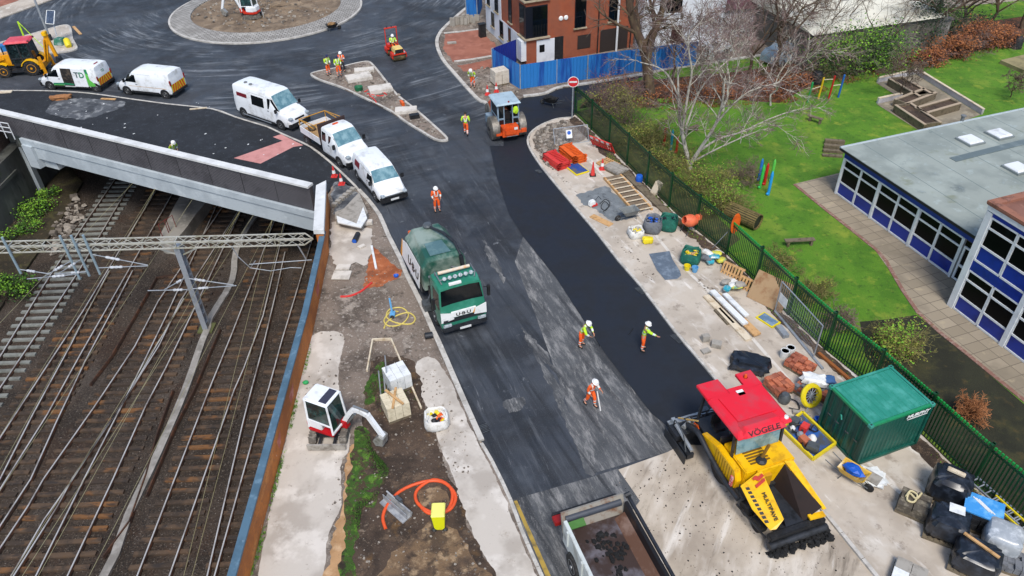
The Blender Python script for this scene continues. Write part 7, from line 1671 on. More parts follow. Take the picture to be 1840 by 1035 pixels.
for i,(px,R_,n,s,m_,twm,ntw,lab)in enumerate([
    ((1085,205),(2.4,1.4,1.2),900,.05,LO,TWIG,34,'brown twiggy shrub at the top end of the palisade fence'),((1130,222),(1.9,1.3,1.1),350,.05,LO,TWIG,36,'tangled brown shrub behind the fence below the big tree'),((1105,190),(1.8,1.1,1.3),250,.05,LB,TWIGP,30,'reddish brown shrub between the hoarding and the fence'),((1165,262),(1.9,1.2,1.0),900,.05,LO,TWIGO,30,'olive shrub leaning on the fence near the barriers'),
    ((1205,300),(1.8,1.2,.9),900,.05,LO,TWIGO,28,'olive green shrub in front of the birch'),((1262,345),(2.0,1.3,1.0),1300,.05,LO+LG[:1],TWIGO,28,'bushy olive green shrub below the birch'),((1300,380),(1.4,1.0,.8),800,.05,LO+LG[:1],TWIGO,22,'small olive shrub beside the slatted play tunnel'),((1335,325),(1.5,1.0,.7),160,.04,LO,TWIG,20,'thin brown brush on the lawn right of the birch'),
    ((1398,480),(.9,.5,.55),350,.04,LO,TWIGO,16,'low straw coloured scrub along the fence above the pallets'),((1460,540),(.9,.5,.6),350,.04,LO,TWIGO,16,'low dry scrub behind the mesh fence panel'),((1510,590),(.8,.5,.6),300,.04,LO,TWIGP,14,'dry reddish scrub behind the end of the mesh panel'),
    ((1605,640),(1.2,1.0,.9),900,.05,LG[:1]+LO[:1],TWIGO,20,'yellow green willow shrub by the dark soil'),((1742,752),(.16,.16,.55),0,.04,LB[:1],mat('orange twig','#a06a42',.9),18,'orange twiggy leafless shrub on the dark soil')]):
    shrub(lab,px,R_,int(n*1.6),s,m_,80+i,twm,ntw+8,z=.02)
shrub('large bright green leafy shrub in front of the cream warehouse',(1540,128),(4.2,1.8,1.9),6500,.085,LG,101,TWIGG,14)
shrub('dark ivy covered bush left of the grey bare tree',(1650,92),(1.6,1.5,3.2),3500,.08,LI,102,TWIG,10)
shrub('dark green undergrowth between ivy bush and copper hedge',(1720,72),(2.8,1.2,1.5),2500,.08,LI,103,TWIG,10)
shrub('dark olive thicket under the bright green shrub',(1500,140),(2.6,1.3,1.0),1500,.07,[LG[2],LO[1]],104,TWIG,20)
rnd=random.Random(6)
for i,(px,R_,n,lab)in enumerate([((1652,118),(1.8,.9,.8),2200,'left end of the copper leaved hedge by the planter court'),((1702,105),(2.0,1.0,1.0),3000,'copper leaved hedge plant second from the planter court'),((1748,92),(2.0,1.0,1.3),3200,'tallest copper leaved hedge plant'),((1790,84),(1.6,.9,1.0),2200,'right end of the copper leaved hedge beside the compost bin'),((1235,178),(2.4,.8,.6),900,'brown leaved hedge plant behind the birch stems'),((1295,178),(2.4,.8,.6),800,'brown leaved hedge plant right of the birch stems'),((1178,190),(1.8,.8,.6),600,'brown leaved hedge plant at the foot of the big tree'),((1395,165),(2.0,.8,.5),900,'low brown leaved plants by the yard'),((1440,150),(1.6,.8,.6),800,'brown leaved bush beside the first compost bin')]):
    shrub(lab,px,R_,n,.075,LB,110+i,TWIGP,12,name='hedge_plant',cat='hedge',group='copper leaved hedge plants')
# plants along the railway
for i,(px,R_,n,lab)in enumerate([((18,528),(1.7,1.1,.6),2400,'leafy green bush on the left bank in front of the boom'),((62,385),(1.3,1.6,.5),1500,'ivy growing at the foot of the left retaining wall'),((40,420),(1.2,1.4,.4),1100,'mossy plants further down the foot of the retaining wall'),((90,352),(.9,1.0,.4),700,'ivy clump under the left end of the bridge beam')]):
    shrub(lab,px,R_,n,.07,LG,130+i,TWIG,6,z=ZB+.15)
nn=Vector((-ld_.y,ld_.x,0));nn=-nn if nn.x>0 else nn
for i in range(3):shrub(['green plants on the wall ledge nearest the bridge','green plants in the middle of the wall ledge','green plants on the wall ledge at the left edge'][i],None,(.9,1.2,.3),500,.07,LG,140+i,TWIG,3,base=LW0+ld_*(1.5+i*2.6)+nn*2.0+Vector((0,0,-2.05-ZB+ZB))if 0 else Vector(((LW0+ld_*(1.5+i*2.6)+nn*2.0).x,(LW0+ld_*(1.5+i*2.6)+nn*2.0).y,-2.05)))
# grass and weeds standing on the verge and lawn
def tufts(label,px,z,n,s,mats,seed,patchy=1):
    rnd=random.Random(seed);P=GL(px,z);xs=[p.x for p in P];ys=[p.y for p in P];b=MB();k=0
    while k<n:
        x,y=rnd.uniform(min(xs),max(xs)),rnd.uniform(min(ys),max(ys));c=False
        for i in range(len(P)):
            a,q=P[i],P[i-1]
            if(a.y>y)!=(q.y>y)and x<(q.x-a.x)*(y-a.y)/(q.y-a.y)+a.x:c=not c
        if not c or math.sin(x*2.3+seed)+math.sin(y*1.9+x)+rnd.gauss(0,.5)<.2*patchy:continue
        k+=1;b.m=rnd.randrange(len(mats))
        for j in range(4):
            a=rnd.uniform(0,6.28);h=s*rnd.uniform(.5,1.4);u=Vector((math.cos(a),math.sin(a),0));p=Vector((x,y,z))+u*rnd.uniform(0,s*.5);b.add([p-u.cross(Vector((0,0,1)))*s*.18,p+u.cross(Vector((0,0,1)))*s*.18,p+u*s*.5+Vector((0,0,h))],[(0,1,2)])
    o=b.build('grass',mats);tag(o,label,'grass',kind='stuff')
tufts('ragged green grass growing along the soil strip',[(640,765),(662,768),(668,805),(700,845),(680,890),(650,915),(638,1000),(625,1060),(598,1060),(618,940),(630,850)],Z1+.01,1100,.055,LG[1:],1,5)
tufts('grass and weeds around the white block pallets',[(655,700),(690,640),(745,690),(765,745),(700,740),(670,740)],Z1+.01,600,.06,LG[1:],2,3)
tufts('weeds at the foot of the orange brick wall',[(560,610),(566,600),(470,990),(455,1035),(449,1035),(475,930)],Z1+.005,500,.06,LG[:2],3)
tufts('fallen copper leaves and weeds at the edge of the lawn',[(1180,200),(1420,185),(1560,140),(1800,90),(1800,75),(1560,120),(1400,165),(1180,185)],.02,2500,.1,LB,4)
tufts('weeds in the soil along the foot of the palisade fence',[(1045,222),(1151,328),(1306,464),(1481,634),(1651,784),(1800,920),(1790,925),(1640,790),(1470,640),(1290,468),(1140,335),(1040,226)],Z1+.01,900,.06,LG[:2]+LO[:1],5)
# ------------------------------------------------------------------ site clutter
def at2(p0,p1,z=Z1):A_,B_=G(*p0,z),G(*p1,z);return A_,B_,math.atan2((B_-A_).y,(B_-A_).x),(B_-A_).length
GREYC=mat('grey concrete block','#9a958c',.9,col2='#7a756c',scale=3);WPL=mat('white plastic','#dcdedc',.4,col2='#bfc2c2',scale=3);BPL=mat('black polythene','#191d24',.3,col2='#343b46',scale=2.5);BLUP=mat('blue plastic','#1a58b8',.45);YPL=mat('yellow plastic','#dcc81e',.5);ORP=mat('orange plastic','#e0601c',.5,col2='#b84a18',scale=4);RDP=mat('red plastic','#d23a34',.5,col2='#b33030',scale=4)
GRB=mat('green woven bag','#145a4c',.7,col2='#1d7360',scale=4);WB=mat('white woven bag','#d9d8d3',.8,col2='#b9b6ad',scale=4);TERR=[mat('terracotta paver','#b5694a',.85,col2='#9a5238',scale=6),mat('dull terracotta paver','#8f4f3a',.85,col2='#a86a50',scale=5)]
GPAV=mat('grey paving block','#6d7075',.85,col2='#56595e',scale=4);LINE=mat('pale edging strip','#cbc5bb',.85,col2='#a9a297',scale=2)
b=MB();P=smooth_path(GL([(1040,268),(1060,290),(1112,345),(1160,400),(1215,468),(1270,520),(1350,606),(1425,692),(1560,832),(1625,892)],Z1),2);A=offset_line(P,.09);B_=offset_line(P,-.09)
for i in range(0,len(P)-1):b.add([(A[i].x,A[i].y,Z1+.012),(B_[i].x,B_[i].y,Z1+.012),(B_[i+1].x*.98+B_[i].x*.02,B_[i+1].y*.98+B_[i].y*.02,Z1+.012),(A[i+1].x*.98+A[i].x*.02,A[i+1].y*.98+A[i].y*.02,Z1+.012)],[(0,1,2,3)])
struct(b.build('pavement_edging',LINE))
def T3(name,label,cat,px,rot=0,z=Z1,group=None):return thing(name,label,cat,G(*px,z),R(rot),group)
def pallet(label,loc,rot,m=None,w=1.2,d=1.0,group='timber pallets',parent=None):
    m=m or TIMP;t=thing('pallet',label,'pallet',loc,rot[2]if isinstance(rot,tuple)else rot,group)
    if isinstance(rot,tuple):t.rotation_euler=rot
    b=MB()
    for k in range(7):b.box(-w/2+k*w/6.9,-w/2+k*w/6.9+.1,-d/2,d/2,.11,.135)
    b.build('deck_boards',m,t);b=MB()
    for y in(-d/2,-.05,d/2-.1):b.box(-w/2,w/2,y,y+.1,.02,.11)
    b.build('bearers',m,t);return t
def bag(label,px,m,r=.42,h=.75,rot=0,fill=None,z=Z1,group='bulk bags',seed=1):
    rnd=random.Random(seed);t=thing('bulk_bag',label,'bag',G(*px,z),R(rot),group);n=16;rings=[]
    for zz,k in((0,.85),(.1,1),(h*.5,1.06),(h*.9,.98),(h,.93),(h*.92,.82),(h*.7,.8)):rings.append([Vector((math.copysign(abs(math.cos(a))**.6,math.cos(a))*r*k*rnd.uniform(.95,1.05),math.copysign(abs(math.sin(a))**.6,math.sin(a))*r*k*rnd.uniform(.95,1.05),zz+(rnd.uniform(-.05,.08)if zz>h*.8 else 0)))for a in[2*math.pi*i/n for i in range(n)]])
    b=MB();b.loft(rings);b.build('sack',m,t,smooth=50)
    for q in(1,-1):b=MB();b.tube(smooth_path([(q*r*.8,-.2,h),(q*r*.5,0,h+.18),(q*r*.8,.2,h)],3),.02,5);b.build('handle',m,t)
    if fill:
        b=MB();
        for k in range(14):b.m=k%len(fill);s=rnd.uniform(.07,.15);b.blob((rnd.uniform(-.6,.6)*r,rnd.uniform(-.6,.6)*r,h*.78),(s,s*.8,s*.6),6,5,.3,rnd=rnd)
        b.build('contents',fill,t)
    return t
def heap(name,label,cat,px,size,m,seed=1,rot=0,z=Z1,dz=0,fold=.12,n=18,group=None,mm=7,sq=.55):
    """cloth or polythene drawn over a load"""
    rnd=random.Random(seed);b=MB();b.blob((0,0,size[2]*.5),(size[0]/2,size[1]/2,size[2]/2),n,mm,fold,sq,rnd=rnd);o=b.build(name,m,smooth=28);tag(o,label,cat,group,loc=G(*px,z)+Vector((0,0,dz)),rot=R(rot));return o
def cone(label,px,m1=RDP,band=True,h=.75,z=Z1):
    t=thing('traffic_cone',label,'cone',G(*px,z),0,'traffic cones');b=MB();b.box(-.2,.2,-.2,.2,0,.04);b.build('base',BLK if not band else m1,t)
    b=MB();b.lathe([(.15,.04),(.03,h),(.001,h)],14);b.build('cone',m1,t,smooth=40)
    if band:b=MB();b.lathe([(.118,.25),(.085,.46)],14);b.build('white_sleeve',WPL,t)
def slabstack(label,px,rot,nx,ny,nz,sz,m,name='block_stack',cat='stack',z=Z1,jit=.02,drop=.1,seed=3,group=None):
    rnd=random.Random(seed);t=thing(name,label,cat,G(*px,z),R(rot),group)
    b=MB()
    for k in range(nz):
        for i in range(nx):
            for j in range(ny):
                if k==nz-1 and rnd.random()<drop:continue
                b.m=rnd.randrange(len(m))if isinstance(m,list)else 0;x=(i-nx/2+.5)*sz[0]+rnd.uniform(-jit,jit);y=(j-ny/2+.5)*sz[1]+rnd.uniform(-jit,jit);b.cbox((x,y,.13+(k+.5)*sz[2]),(sz[0]*.96,sz[1]*.96,sz[2]*.96),T(0,0,0))
    b.build('blocks',m,t);b=MB();w_,d_=nx*sz[0],ny*sz[1]
    for k in range(5):b.box(-w_/2,w_/2,-d_/2+k*d_/4.6,-d_/2+k*d_/4.6+.1,.0,.12)
    b.build('pallet_base',TIM,t);return t
def plank(label,p0,p1,w,h,m,z=Z1,z0=0,name='plank',group=None):
    A_,B_,a,L=at2(p0,p1,z);b=MB();b.box(0,L,-w/2,w/2,0,h);o=b.build(name,m);tag(o,label,name.replace('_',' '),group,loc=A_+Vector((0,0,z0)),rot=a);return o
def tubeobj(name,label,cat,pts,r,m,closed=False,z=Z1+.03,n=6):
    b=MB();P=[G(*p[:2],z)+Vector((0,0,p[2]if len(p)>2 else 0))for p in pts];b.tube(smooth_path(P,4,closed),r,n,closed=closed);o=b.build(name,m,smooth=60);tag(o,label,cat);return o
# far end of the storage footway
def barrier(b,M=None,L=1.9):
    M0=b.M;b.M=(M0@M)if M0 and M else(M or M0);b.box(-L/2,L/2,-.03,.03,.12,.2);b.box(-L/2,L/2,-.03,.03,.72,1.0);b.box(-L/2,-L/2+.1,-.03,.03,0,1);b.box(L/2-.1,L/2,-.03,.03,0,1)
    for k in range(9):x=-L/2+.1+k*(L-.2)/9;b.box(x+.06,x+.14,-.025,.025,.2,.72)
    b.M=M0
def bstack(label,px,rot,n,m,seed=1):
    rnd=random.Random(seed)
    for k in range(n):
        b=MB();barrier(b);o=b.build('plastic_barrier',m);tag(o,label[0]if k==n-1 else label[1]+(', '+['lowest','second','third','fourth','fifth','sixth','seventh'][k]+' from the ground'),'barrier',label[2],loc=G(*px,Z1)+Vector((rnd.uniform(-.03,.03),rnd.uniform(-.03,.03),.04+k*.085)));o.rotation_euler=(R(90),0,R(rot)+rnd.uniform(-.05,.05))
bstack(('topmost red plastic barrier of the small flat stack','red plastic barrier in the small flat stack','red barriers stacked flat'),(1012,290),-62,6,RDP)
bstack(('topmost orange plastic barrier of the larger flat stack','orange plastic barrier in the larger flat stack','orange barriers stacked flat'),(1040,280),-62,7,ORP,2)
b=MB();barrier(b);t=thing('plastic_barrier','red and white barrier leaning against the palisade fence','barrier',G(1085,268,Z1),R(-45));t.rotation_euler=(R(28),0,R(-45));o=b.build('panel',RDP,t);b=MB()
for k in range(4):b.box(-.85+k*.45,-.62+k*.45,-.04,.04,.76,.96)
b.build('white_band',WPL,t)
t=T3('crowd_barrier','grey mesh site panel with a small blue notice near the barrier stacks','panel',(1028,258),12)
b=MB();
for p,q in(((-1.2,0,0),(1.2,0,0)),((1.2,0,0),(1.2,.5,1.0)),((1.2,.5,1.0),(-1.2,.5,1.0)),((-1.2,.5,1.0),(-1.2,0,0))):b.tube([p,q],.03,6)
for k in range(1,24):b.bar((-1.2+k*.1,0,0),(-1.2+k*.1,.5,1),.012)
b.build('frame',GALV,t);b=MB();b.plate([(-.35,.15,.35),(.05,.15,.35),(.05,.38,.85),(-.35,.38,.85)],.02);s_=b.build('notice',WPL,t);b=MB();b.lathe([(.001,0),(.13,0),(.13,.01),(.001,.01)],14,T(-.15,.29,.68)@Matrix.Rotation(R(65),4,'X'));b.build('blue_disc',BLUP,s_)
t=T3('trench_board','blue board with a yellow rim lying by the red barriers','board',(1036,304),-62);b=MB();b.box(-.75,.75,-.5,.5,0,.08);b.build('rim',YPL,t,bevel=.02);b=MB();b.box(-.66,.66,-.42,.42,.081,.1);b.build('board',mat('scuffed blue board','#23488c',.5,col2='#62604f',scale=1.4),t)
cone('tall all red cone standing on the footway edging',(1065,315),h=.95,band=False);cone('white sleeved cone just right of the tall red cone',(1082,304));cone('red and white cone at the bridge footway corner, further from the camera',(601,317));cone('red and white cone at the bridge footway corner, nearer the camera',(614,331));cone('red and white cone beside the big roller, left one',(876,170));cone('red and white cone beside the big roller, right one',(892,165))
pallet('small pallet standing by the grey slab pallet',G(1093,296,Z1),R(-50));slabstack('pallet of long grey slabs right of the cones',(1107,307),-52,1,4,3,(1.4,.25,.06),GREYC,'slab_pallet','slabs')
A_,B__,a,L=at2((1100,319),(1156,381));t=thing('formwork','long timber frame with a row of brown slabs, like a ladder','formwork',A_,a)
for y in(-.55,.55):b=MB();b.box(0,L,y-.06,y+.06,0,.16);b.build('side_rail',TIMP,t)
for k in range(8):b=MB();b.box(.06+k*L/8,(k+1)*L/8-.1,-.47,.47,.1,.15);b.build('slab',mat('brown slab','#6f5f4c',.8,col2='#85745f',scale=2),t);b=MB();b.box((k+1)*L/8-.08,(k+1)*L/8,-.6,.6,.16,.2);b.build('cross_batten',TIML,t)
for k,(dx,lab)in enumerate(((0,'grey weathered plank nearest the fence, running beside the slab frame'),(-8,'grey weathered plank next to the slab frame'))):plank(lab,(1124+dx,308),(1205+dx,386),.24,.1,TIM,group='long weathered planks')
b=MB();b.lathe([(.001,0),(.2,0),(.22,.1),(.22,.4),(.18,.48),(.001,.5)],14);obj1('blue_drum',b,BLUP,'blue plastic drum at the foot of the fence','drum',loc=G(1148,327,Z1),smooth=45)
b=MB();b.box(-.2,.2,-.15,.15,0,.85);obj1('timber_offcut',b,TIML,'pale timber offcut leaning on the fence below the blue drum','timber',loc=G(1175,348,Z1),rot=(R(-12),R(14),R(-50)))
t=T3('cut_off_saw','small white and red petrol machine on the grey grit','machine',(1064,370),30);b=MB();b.box(-.25,.2,-.15,.15,.05,.4,tx=.05);b.build('engine',WPL,t,bevel=.05);b=MB();b.box(-.1,.3,-.18,.1,.0,.15);b.build('base',RDP,t,bevel=.03);b=MB();b.tube([(.2,0,.3),(.5,.1,.45),(.5,-.2,.4)],.02,5);b.build('handle',BLK,t)
tubeobj('thin_hose','thin dark hose coiled on the grey grit','hose',[(1078,366),(1088,358),(1096,366),(1088,378),(1080,372),(1086,362),(1094,370),(1084,380)],.02,BLK)
def barrow(label,px,rot,m,z=Z1,load=None):
    t=T3('wheelbarrow',label,'wheelbarrow',px,rot,z);b=MB();b.loft([[Vector(v)for v in((-.35,-.22,.3),(.3,-.22,.3),(.3,.22,.3),(-.35,.22,.3))],[Vector(v)for v in((-.5,-.34,.62),(.55,-.34,.62),(.55,.34,.62),(-.5,.34,.62))],[Vector(v)for v in((-.44,-.3,.6),(.5,-.3,.6),(.5,.3,.6),(-.44,.3,.6))],[Vector(v)for v in((-.3,-.18,.36),(.27,-.18,.36),(.27,.18,.36),(-.3,.18,.36))]]);b.build('tray',m,t)
    b=MB();
    for y in(-.28,.28):b.tube([(.7,y*.3,.2),(-.3,y*.8,.3),(-1.0,y,.55)],.02,5);b.tube([(-.25,y*.8,.3),(-.35,y,.0)],.02,5)
    b.build('frame',GRYM,t);wheel(t,.72,.001,.18,.09)
    if load:b=MB();b.blob((0,0,.6),(.4,.26,.18),9,6,.2);b.build('load',load,t)
barrow('empty grey wheelbarrow at the edge of the grey grit',(1130,392),200,mat('grey barrow tray','#6d7170',.5,col2='#8d8f8a',scale=3));barrow('black wheelbarrow standing alone on the fresh side road',(990,190),150,BLK,z=.01,load=TAR);barrow('wheelbarrow with a brown load beside the roundabout kerb',(597,55),30,BLK,z=.01,load=mat('brown load','#8a6a44',.9));barrow('wheelbarrow with yellow and blue tray beside the container',(1527,862),-48,mat('ochre barrow tray','#cda53e',.5,col2='#e2d6b8',scale=2),load=BLUP)
plank('plywood board lying by the kerb near the grit patch',(1063,388),(1098,405),.42,.04,TIMP,name='plywood_board')
bag('dark blue bulk bag heaped with black sacks',(1172,414),GPAV,.5,.8,-20,[BPL,BLUP],seed=2);bag('green bulk bag beside the orange mixer',(1200,410),GRB,.5,.75,-20,[GRB,BPL],seed=3);bag('white bulk bag spilling yellow stone near the kerb',(1142,424),WB,.42,.45,10,[YPL,GREYC],seed=4);heap('small_sack','small yellow and white sack beside the white bulk bag','sack',(1163,436),(.6,.4,.35),YPL,5)
t=T3('cement_mixer','orange drum cement mixer tipped towards the footway','mixer',(1237,418),200);b=MB();b.lathe([(.001,-.42),(.2,-.42),(.36,-.1),(.36,.1),(.22,.42),(.2,.42),(.3,.08),(.001,.0)],18,T(0,0,.8)@Matrix.Rotation(R(70),4,'Y'));b.build('drum',mat('salmon drum','#e0704a',.5,col2='#c4553a',scale=3),t,smooth=50);b=MB()
for y in(-.3,.3):b.tube([(-.3,y,0),(0,y*.9,.8),(.35,y,0)],.025,5)
b.build('stand',GRYM,t);b=MB();b.box(-.7,-.35,-.15,.15,.75,1.05);b.build('motor_box',_M['salmon drum'],t,bevel=.05)
t=T3('orange_sign','orange oval warning board on a pole leaning at the fence','sign',(1280,446),-60);b=MB();b.tube([(0,0,0),(.75,.3,1.6)],.02,6);b.build('pole',GALV,t);b=MB();b.lathe([(.001,0),(.62,0),(.62,.03),(.001,.03)],20,T(.95,.35,2.0)@Matrix.Rotation(R(90),4,'Y')@Matrix.Diagonal((1,.5,1,1)));b.build('board',ORP,t)
bag('dark green bulk bag standing on a pallet above the yellow bucket',(1240,470),GRB,.5,.7,-25,[YPL,TIMP],seed=6)
for px,m,lab in(((1234,485),YPL,'yellow builders bucket beside the green bag'),((1248,488),mat('pale blue plastic','#5f9dc9',.4),'pale blue bucket right of the yellow one')):b=MB();b.lathe([(.001,0),(.13,0),(.18,.3),(.16,.3),(.12,.05),(.001,.05)],14);obj1('bucket',b,m,lab,'bucket',loc=G(*px,Z1),group='builders buckets',smooth=40)
def sacks(label,px,cols,n,R_,seed,lift=.12):
    rnd=random.Random(seed);c=G(*px,Z1)
    for k in range(n):
        b=MB();b.blob((0,0,.07),(.3,.2,.09),10,6,.12,.6,rnd=rnd);o=b.build('cement_sack',cols[k%len(cols)][0],smooth=40)
        p=c+Vector((rnd.uniform(-R_,R_),rnd.uniform(-R_,R_),lift+k*.05));tag(o,f'{cols[k % len(cols)][1]} sack, {["lowest", "second lowest", "third lowest", "fourth lowest", "third highest", "second highest", "topmost"][min(k, 6)]} in the {label}','sack','sacks in the '+label,loc=p);o.rotation_euler=(rnd.uniform(-.2,.2),rnd.uniform(-.2,.2),rnd.uniform(0,3))
CY=mat('cyan sack','#2f9db0',.5,col2='#d8d8cf',scale=4);YS=mat('yellow printed sack','#cfc944',.6,col2='#3d8c8c',scale=4)
sacks('pile right of the green bag',(1278,466),[(YS,'yellow'),(CY,'cyan'),(WB,'white'),(GPAV,'grey')],7,.42,7);sacks('pile on the broken slabs',(1312,522),[(WB,'white'),(GREYC,'grey'),(CY,'cyan'),(YS,'yellow')],6,.45,8)
sheet('blue_grey_mat',[(1166,456),(1203,451),(1208,465),(1222,487),(1224,495),(1217,501),(1195,503),(1180,485)],mat('blue grey mat','#56626f',.7,col2='#75828f',scale=3),Z1+.02);o=bpy.data.objects['blue_grey_mat'];del o['kind'];tag(o,'blue grey mat spread flat on the footway','mat')
for px,lab in(((1316,492),'pallet leaning on the fence above the sack pile'),((1346,518),'larger pallet leaning on the fence left of the plywood sheet')):pallet(lab,G(*px,Z1+.1),(R(66),0,R(-45)),m=TIMP)
b=MB();b.box(-.95,.95,-.03,.0,0,1.5);obj1('plywood_sheet',b,mat('stained plywood','#a08462',.8,col2='#7c4f2c',scale=1.3),'large stained plywood sheet leaning on the fence beside the mesh panel','plywood sheet',loc=G(1372,548,Z1),rot=(R(-32),0,R(-46)))
for k,(p0,p1,w_,z0,m,lab)in enumerate((((1268,533),(1345,612),.35,0,TIML,'pale board at the bottom of the long board pile'),((1285,533),(1360,606),.4,.1,TIMP,'pine coloured board in the long board pile'),((1278,530),(1338,590),.3,.22,WPL,'white board on top of the long board pile'),((1300,538),(1340,578),.25,.3,WPL,'short white board topmost on the long board pile'),((1284,558),(1308,584),.12,0,TIM,'short dark plank left of the long board pile'),((1292,556),(1318,583),.12,0,TIMP,'short pink plank left of the long board pile'))):plank(lab,p0,p1,w_,.1,m,z0=z0,group='boards piled on the footway')
for px,rot,s_,lab in(((1267,612),10,(.35,.25,.35),'upright grey concrete block near the kerb'),((1287,622),-20,(.45,.35,.25),'grey concrete block right of the upright one'),((1268,632),20,(.4,.3,.1),'flat brown slab beside the concrete blocks')):b=MB();b.box(-s_[0]/2,s_[0]/2,-s_[1]/2,s_[1]/2,0,s_[2]);obj1('concrete_block',b,GREYC,lab,'block',loc=G(*px,Z1),rot=R(rot),bevel=.01)
t=T3('framed_board','small yellow framed board with a blue face lying flat','board',(1380,576),-55);b=MB();b.box(-.5,.5,-.32,.32,0,.06);b.build('frame',YPL,t);b=MB();b.box(-.42,.42,-.25,.25,.061,.08);b.build('face',mat('slate blue face','#5b7690',.4,col2='#8aa0b4',scale=3),t)
# mesh fence panel
A_,B__,a,L=at2((1392,560),(1462,641));t=thing('mesh_fence_panel','galvanised temporary mesh fence panel with a white notice in front of the palisade','fence',A_,a);b=MB();Hm=1.85
for p,q in(((0,0,0),(L,0,0)),((L,0,0),(L,0,Hm)),((L,0,Hm),(0,0,Hm)),((0,0,Hm),(0,0,0)),((L*1.03,-.1,0),(L*1.03,-.1,Hm))):b.tube([p,q],.03,6)
b.build('frame',GALV,t);b=MB()
for k in range(1,int(L/.09)):b.bar((k*.09,0,0),(k*.09,0,Hm),.006)
for k in range(1,7):b.bar((0,0,k*.27),(L,0,k*.27),.006)
b.build('mesh',GALV,t);b=MB();b.box(.1,.75,-.03,-.02,.75,1.3);b.build('notice',WPL,t)
plank('long grey metal rail lying along the footway',(1392,560),(1478,664),.12,.08,GALV,name='metal_rail');plank('short grey metal stand below the framed board',(1398,590),(1412,608),.3,.2,GALV,name='metal_stand')
plank('rusty orange timber edging by the foot of the fence',(1470,636),(1545,700),.14,.12,mat('orange stained timber','#8f5526',.8),name='timber_edging')
for px,lab in(((1408,642),'white bucket with a black mouth, left of the pair'),((1418,636),'white bucket with a black mouth, right of the pair')):t=T3('white_bucket',lab,'bucket',px,group='white buckets');b=MB();b.lathe([(.001,0),(.17,0),(.2,.42),(.17,.42),(.17,.36)],14);b.build('bucket',WPL,t,smooth=40);b=MB();b.lathe([(.17,.38),(.001,.38)],14);b.build('mouth',BLK,t)
slabstack('stack of orange bricks below the white buckets',(1436,662),-50,5,4,3,(.22,.22,.1),TERR,'brick_stack','bricks',drop=.3);slabstack('stack of pale orange bricks behind the paver canopy',(1397,700),-65,4,4,4,(.24,.22,.1),TERR,'brick_stack','bricks',seed=4,drop=.15);slabstack('stack of mixed red and grey bricks beside the container',(1478,708),-50,5,5,4,(.2,.2,.1),TERR+[GPAV],'brick_stack','bricks',seed=5,drop=.4);slabstack('low stack of grey bricks left of the mixed ones',(1448,705),-50,4,4,3,(.22,.22,.1),[GPAV,TERR[1]],'brick_stack','bricks',seed=7,drop=.2)
heap('plastic_sheet','crumpled clear white plastic sheet over the grey bricks','plastic sheet',(1457,700),(1.1,.6,.35),WPL,8,-20,dz=.45,fold=.2);heap('blue_sheet','small blue sheet on the mixed bricks','plastic sheet',(1482,700),(.6,.5,.2),mat('dusty blue','#3a5f8f',.6),9,dz=.5);heap('black_tarpaulin','crumpled black tarpaulin heap behind the paver','tarpaulin',(1346,662),(1.7,1.1,.6),BPL,10,-25,fold=.22,n=22)
t=T3('cable_reel','large yellow cable reel on a wire stand beside the bricks','reel',(1452,728),25);b=MB();b.lathe([(.36,-.09),(.5,-.09),(.54,0),(.5,.09),(.36,.09),(.36,-.09)],28,T(0,0,.58)@Matrix.Rotation(R(62),4,'X'),cap=False);b.build('yellow_coil',YPL,t,smooth=40);b=MB()
for k in range(6):a=math.pi*k/6;M=T(0,0,.58)@Matrix.Rotation(R(62),4,'X');b.bar(M@Vector((.37*math.cos(a),.37*math.sin(a),0)),M@Vector((-.37*math.cos(a),-.37*math.sin(a),0)),.025)
b.tube([(-.5,-.4,0),(0,0,.6),(.5,-.3,0)],.02,5);b.tube([(-.3,.3,0),(.5,-.3,0)],.02,5);b.build('stand',GALV,t)
t=T3('site_vacuum','grey drum vacuum with a hose beside the cable reel','vacuum',(1408,722));b=MB();b.lathe([(.2,0),(.24,.1),(.24,.35),(.15,.48),(.001,.5)],14);b.build('drum',GRYM,t,smooth=45);b=MB();b.tube(smooth_path([(.2,0,.2),(.5,-.1,.1),(.5,-.5,.05),(.1,-.4,.05)],4),.03,6);b.build('hose',BLK,t)
plank('pale concrete lintel between the reel and the tool tray',(1424,742),(1456,747),.16,.14,GREYC,name='lintel',group='lintels');plank('second concrete lintel nearer the paver',(1414,752),(1440,757),.16,.14,GREYC,name='lintel',group='lintels')
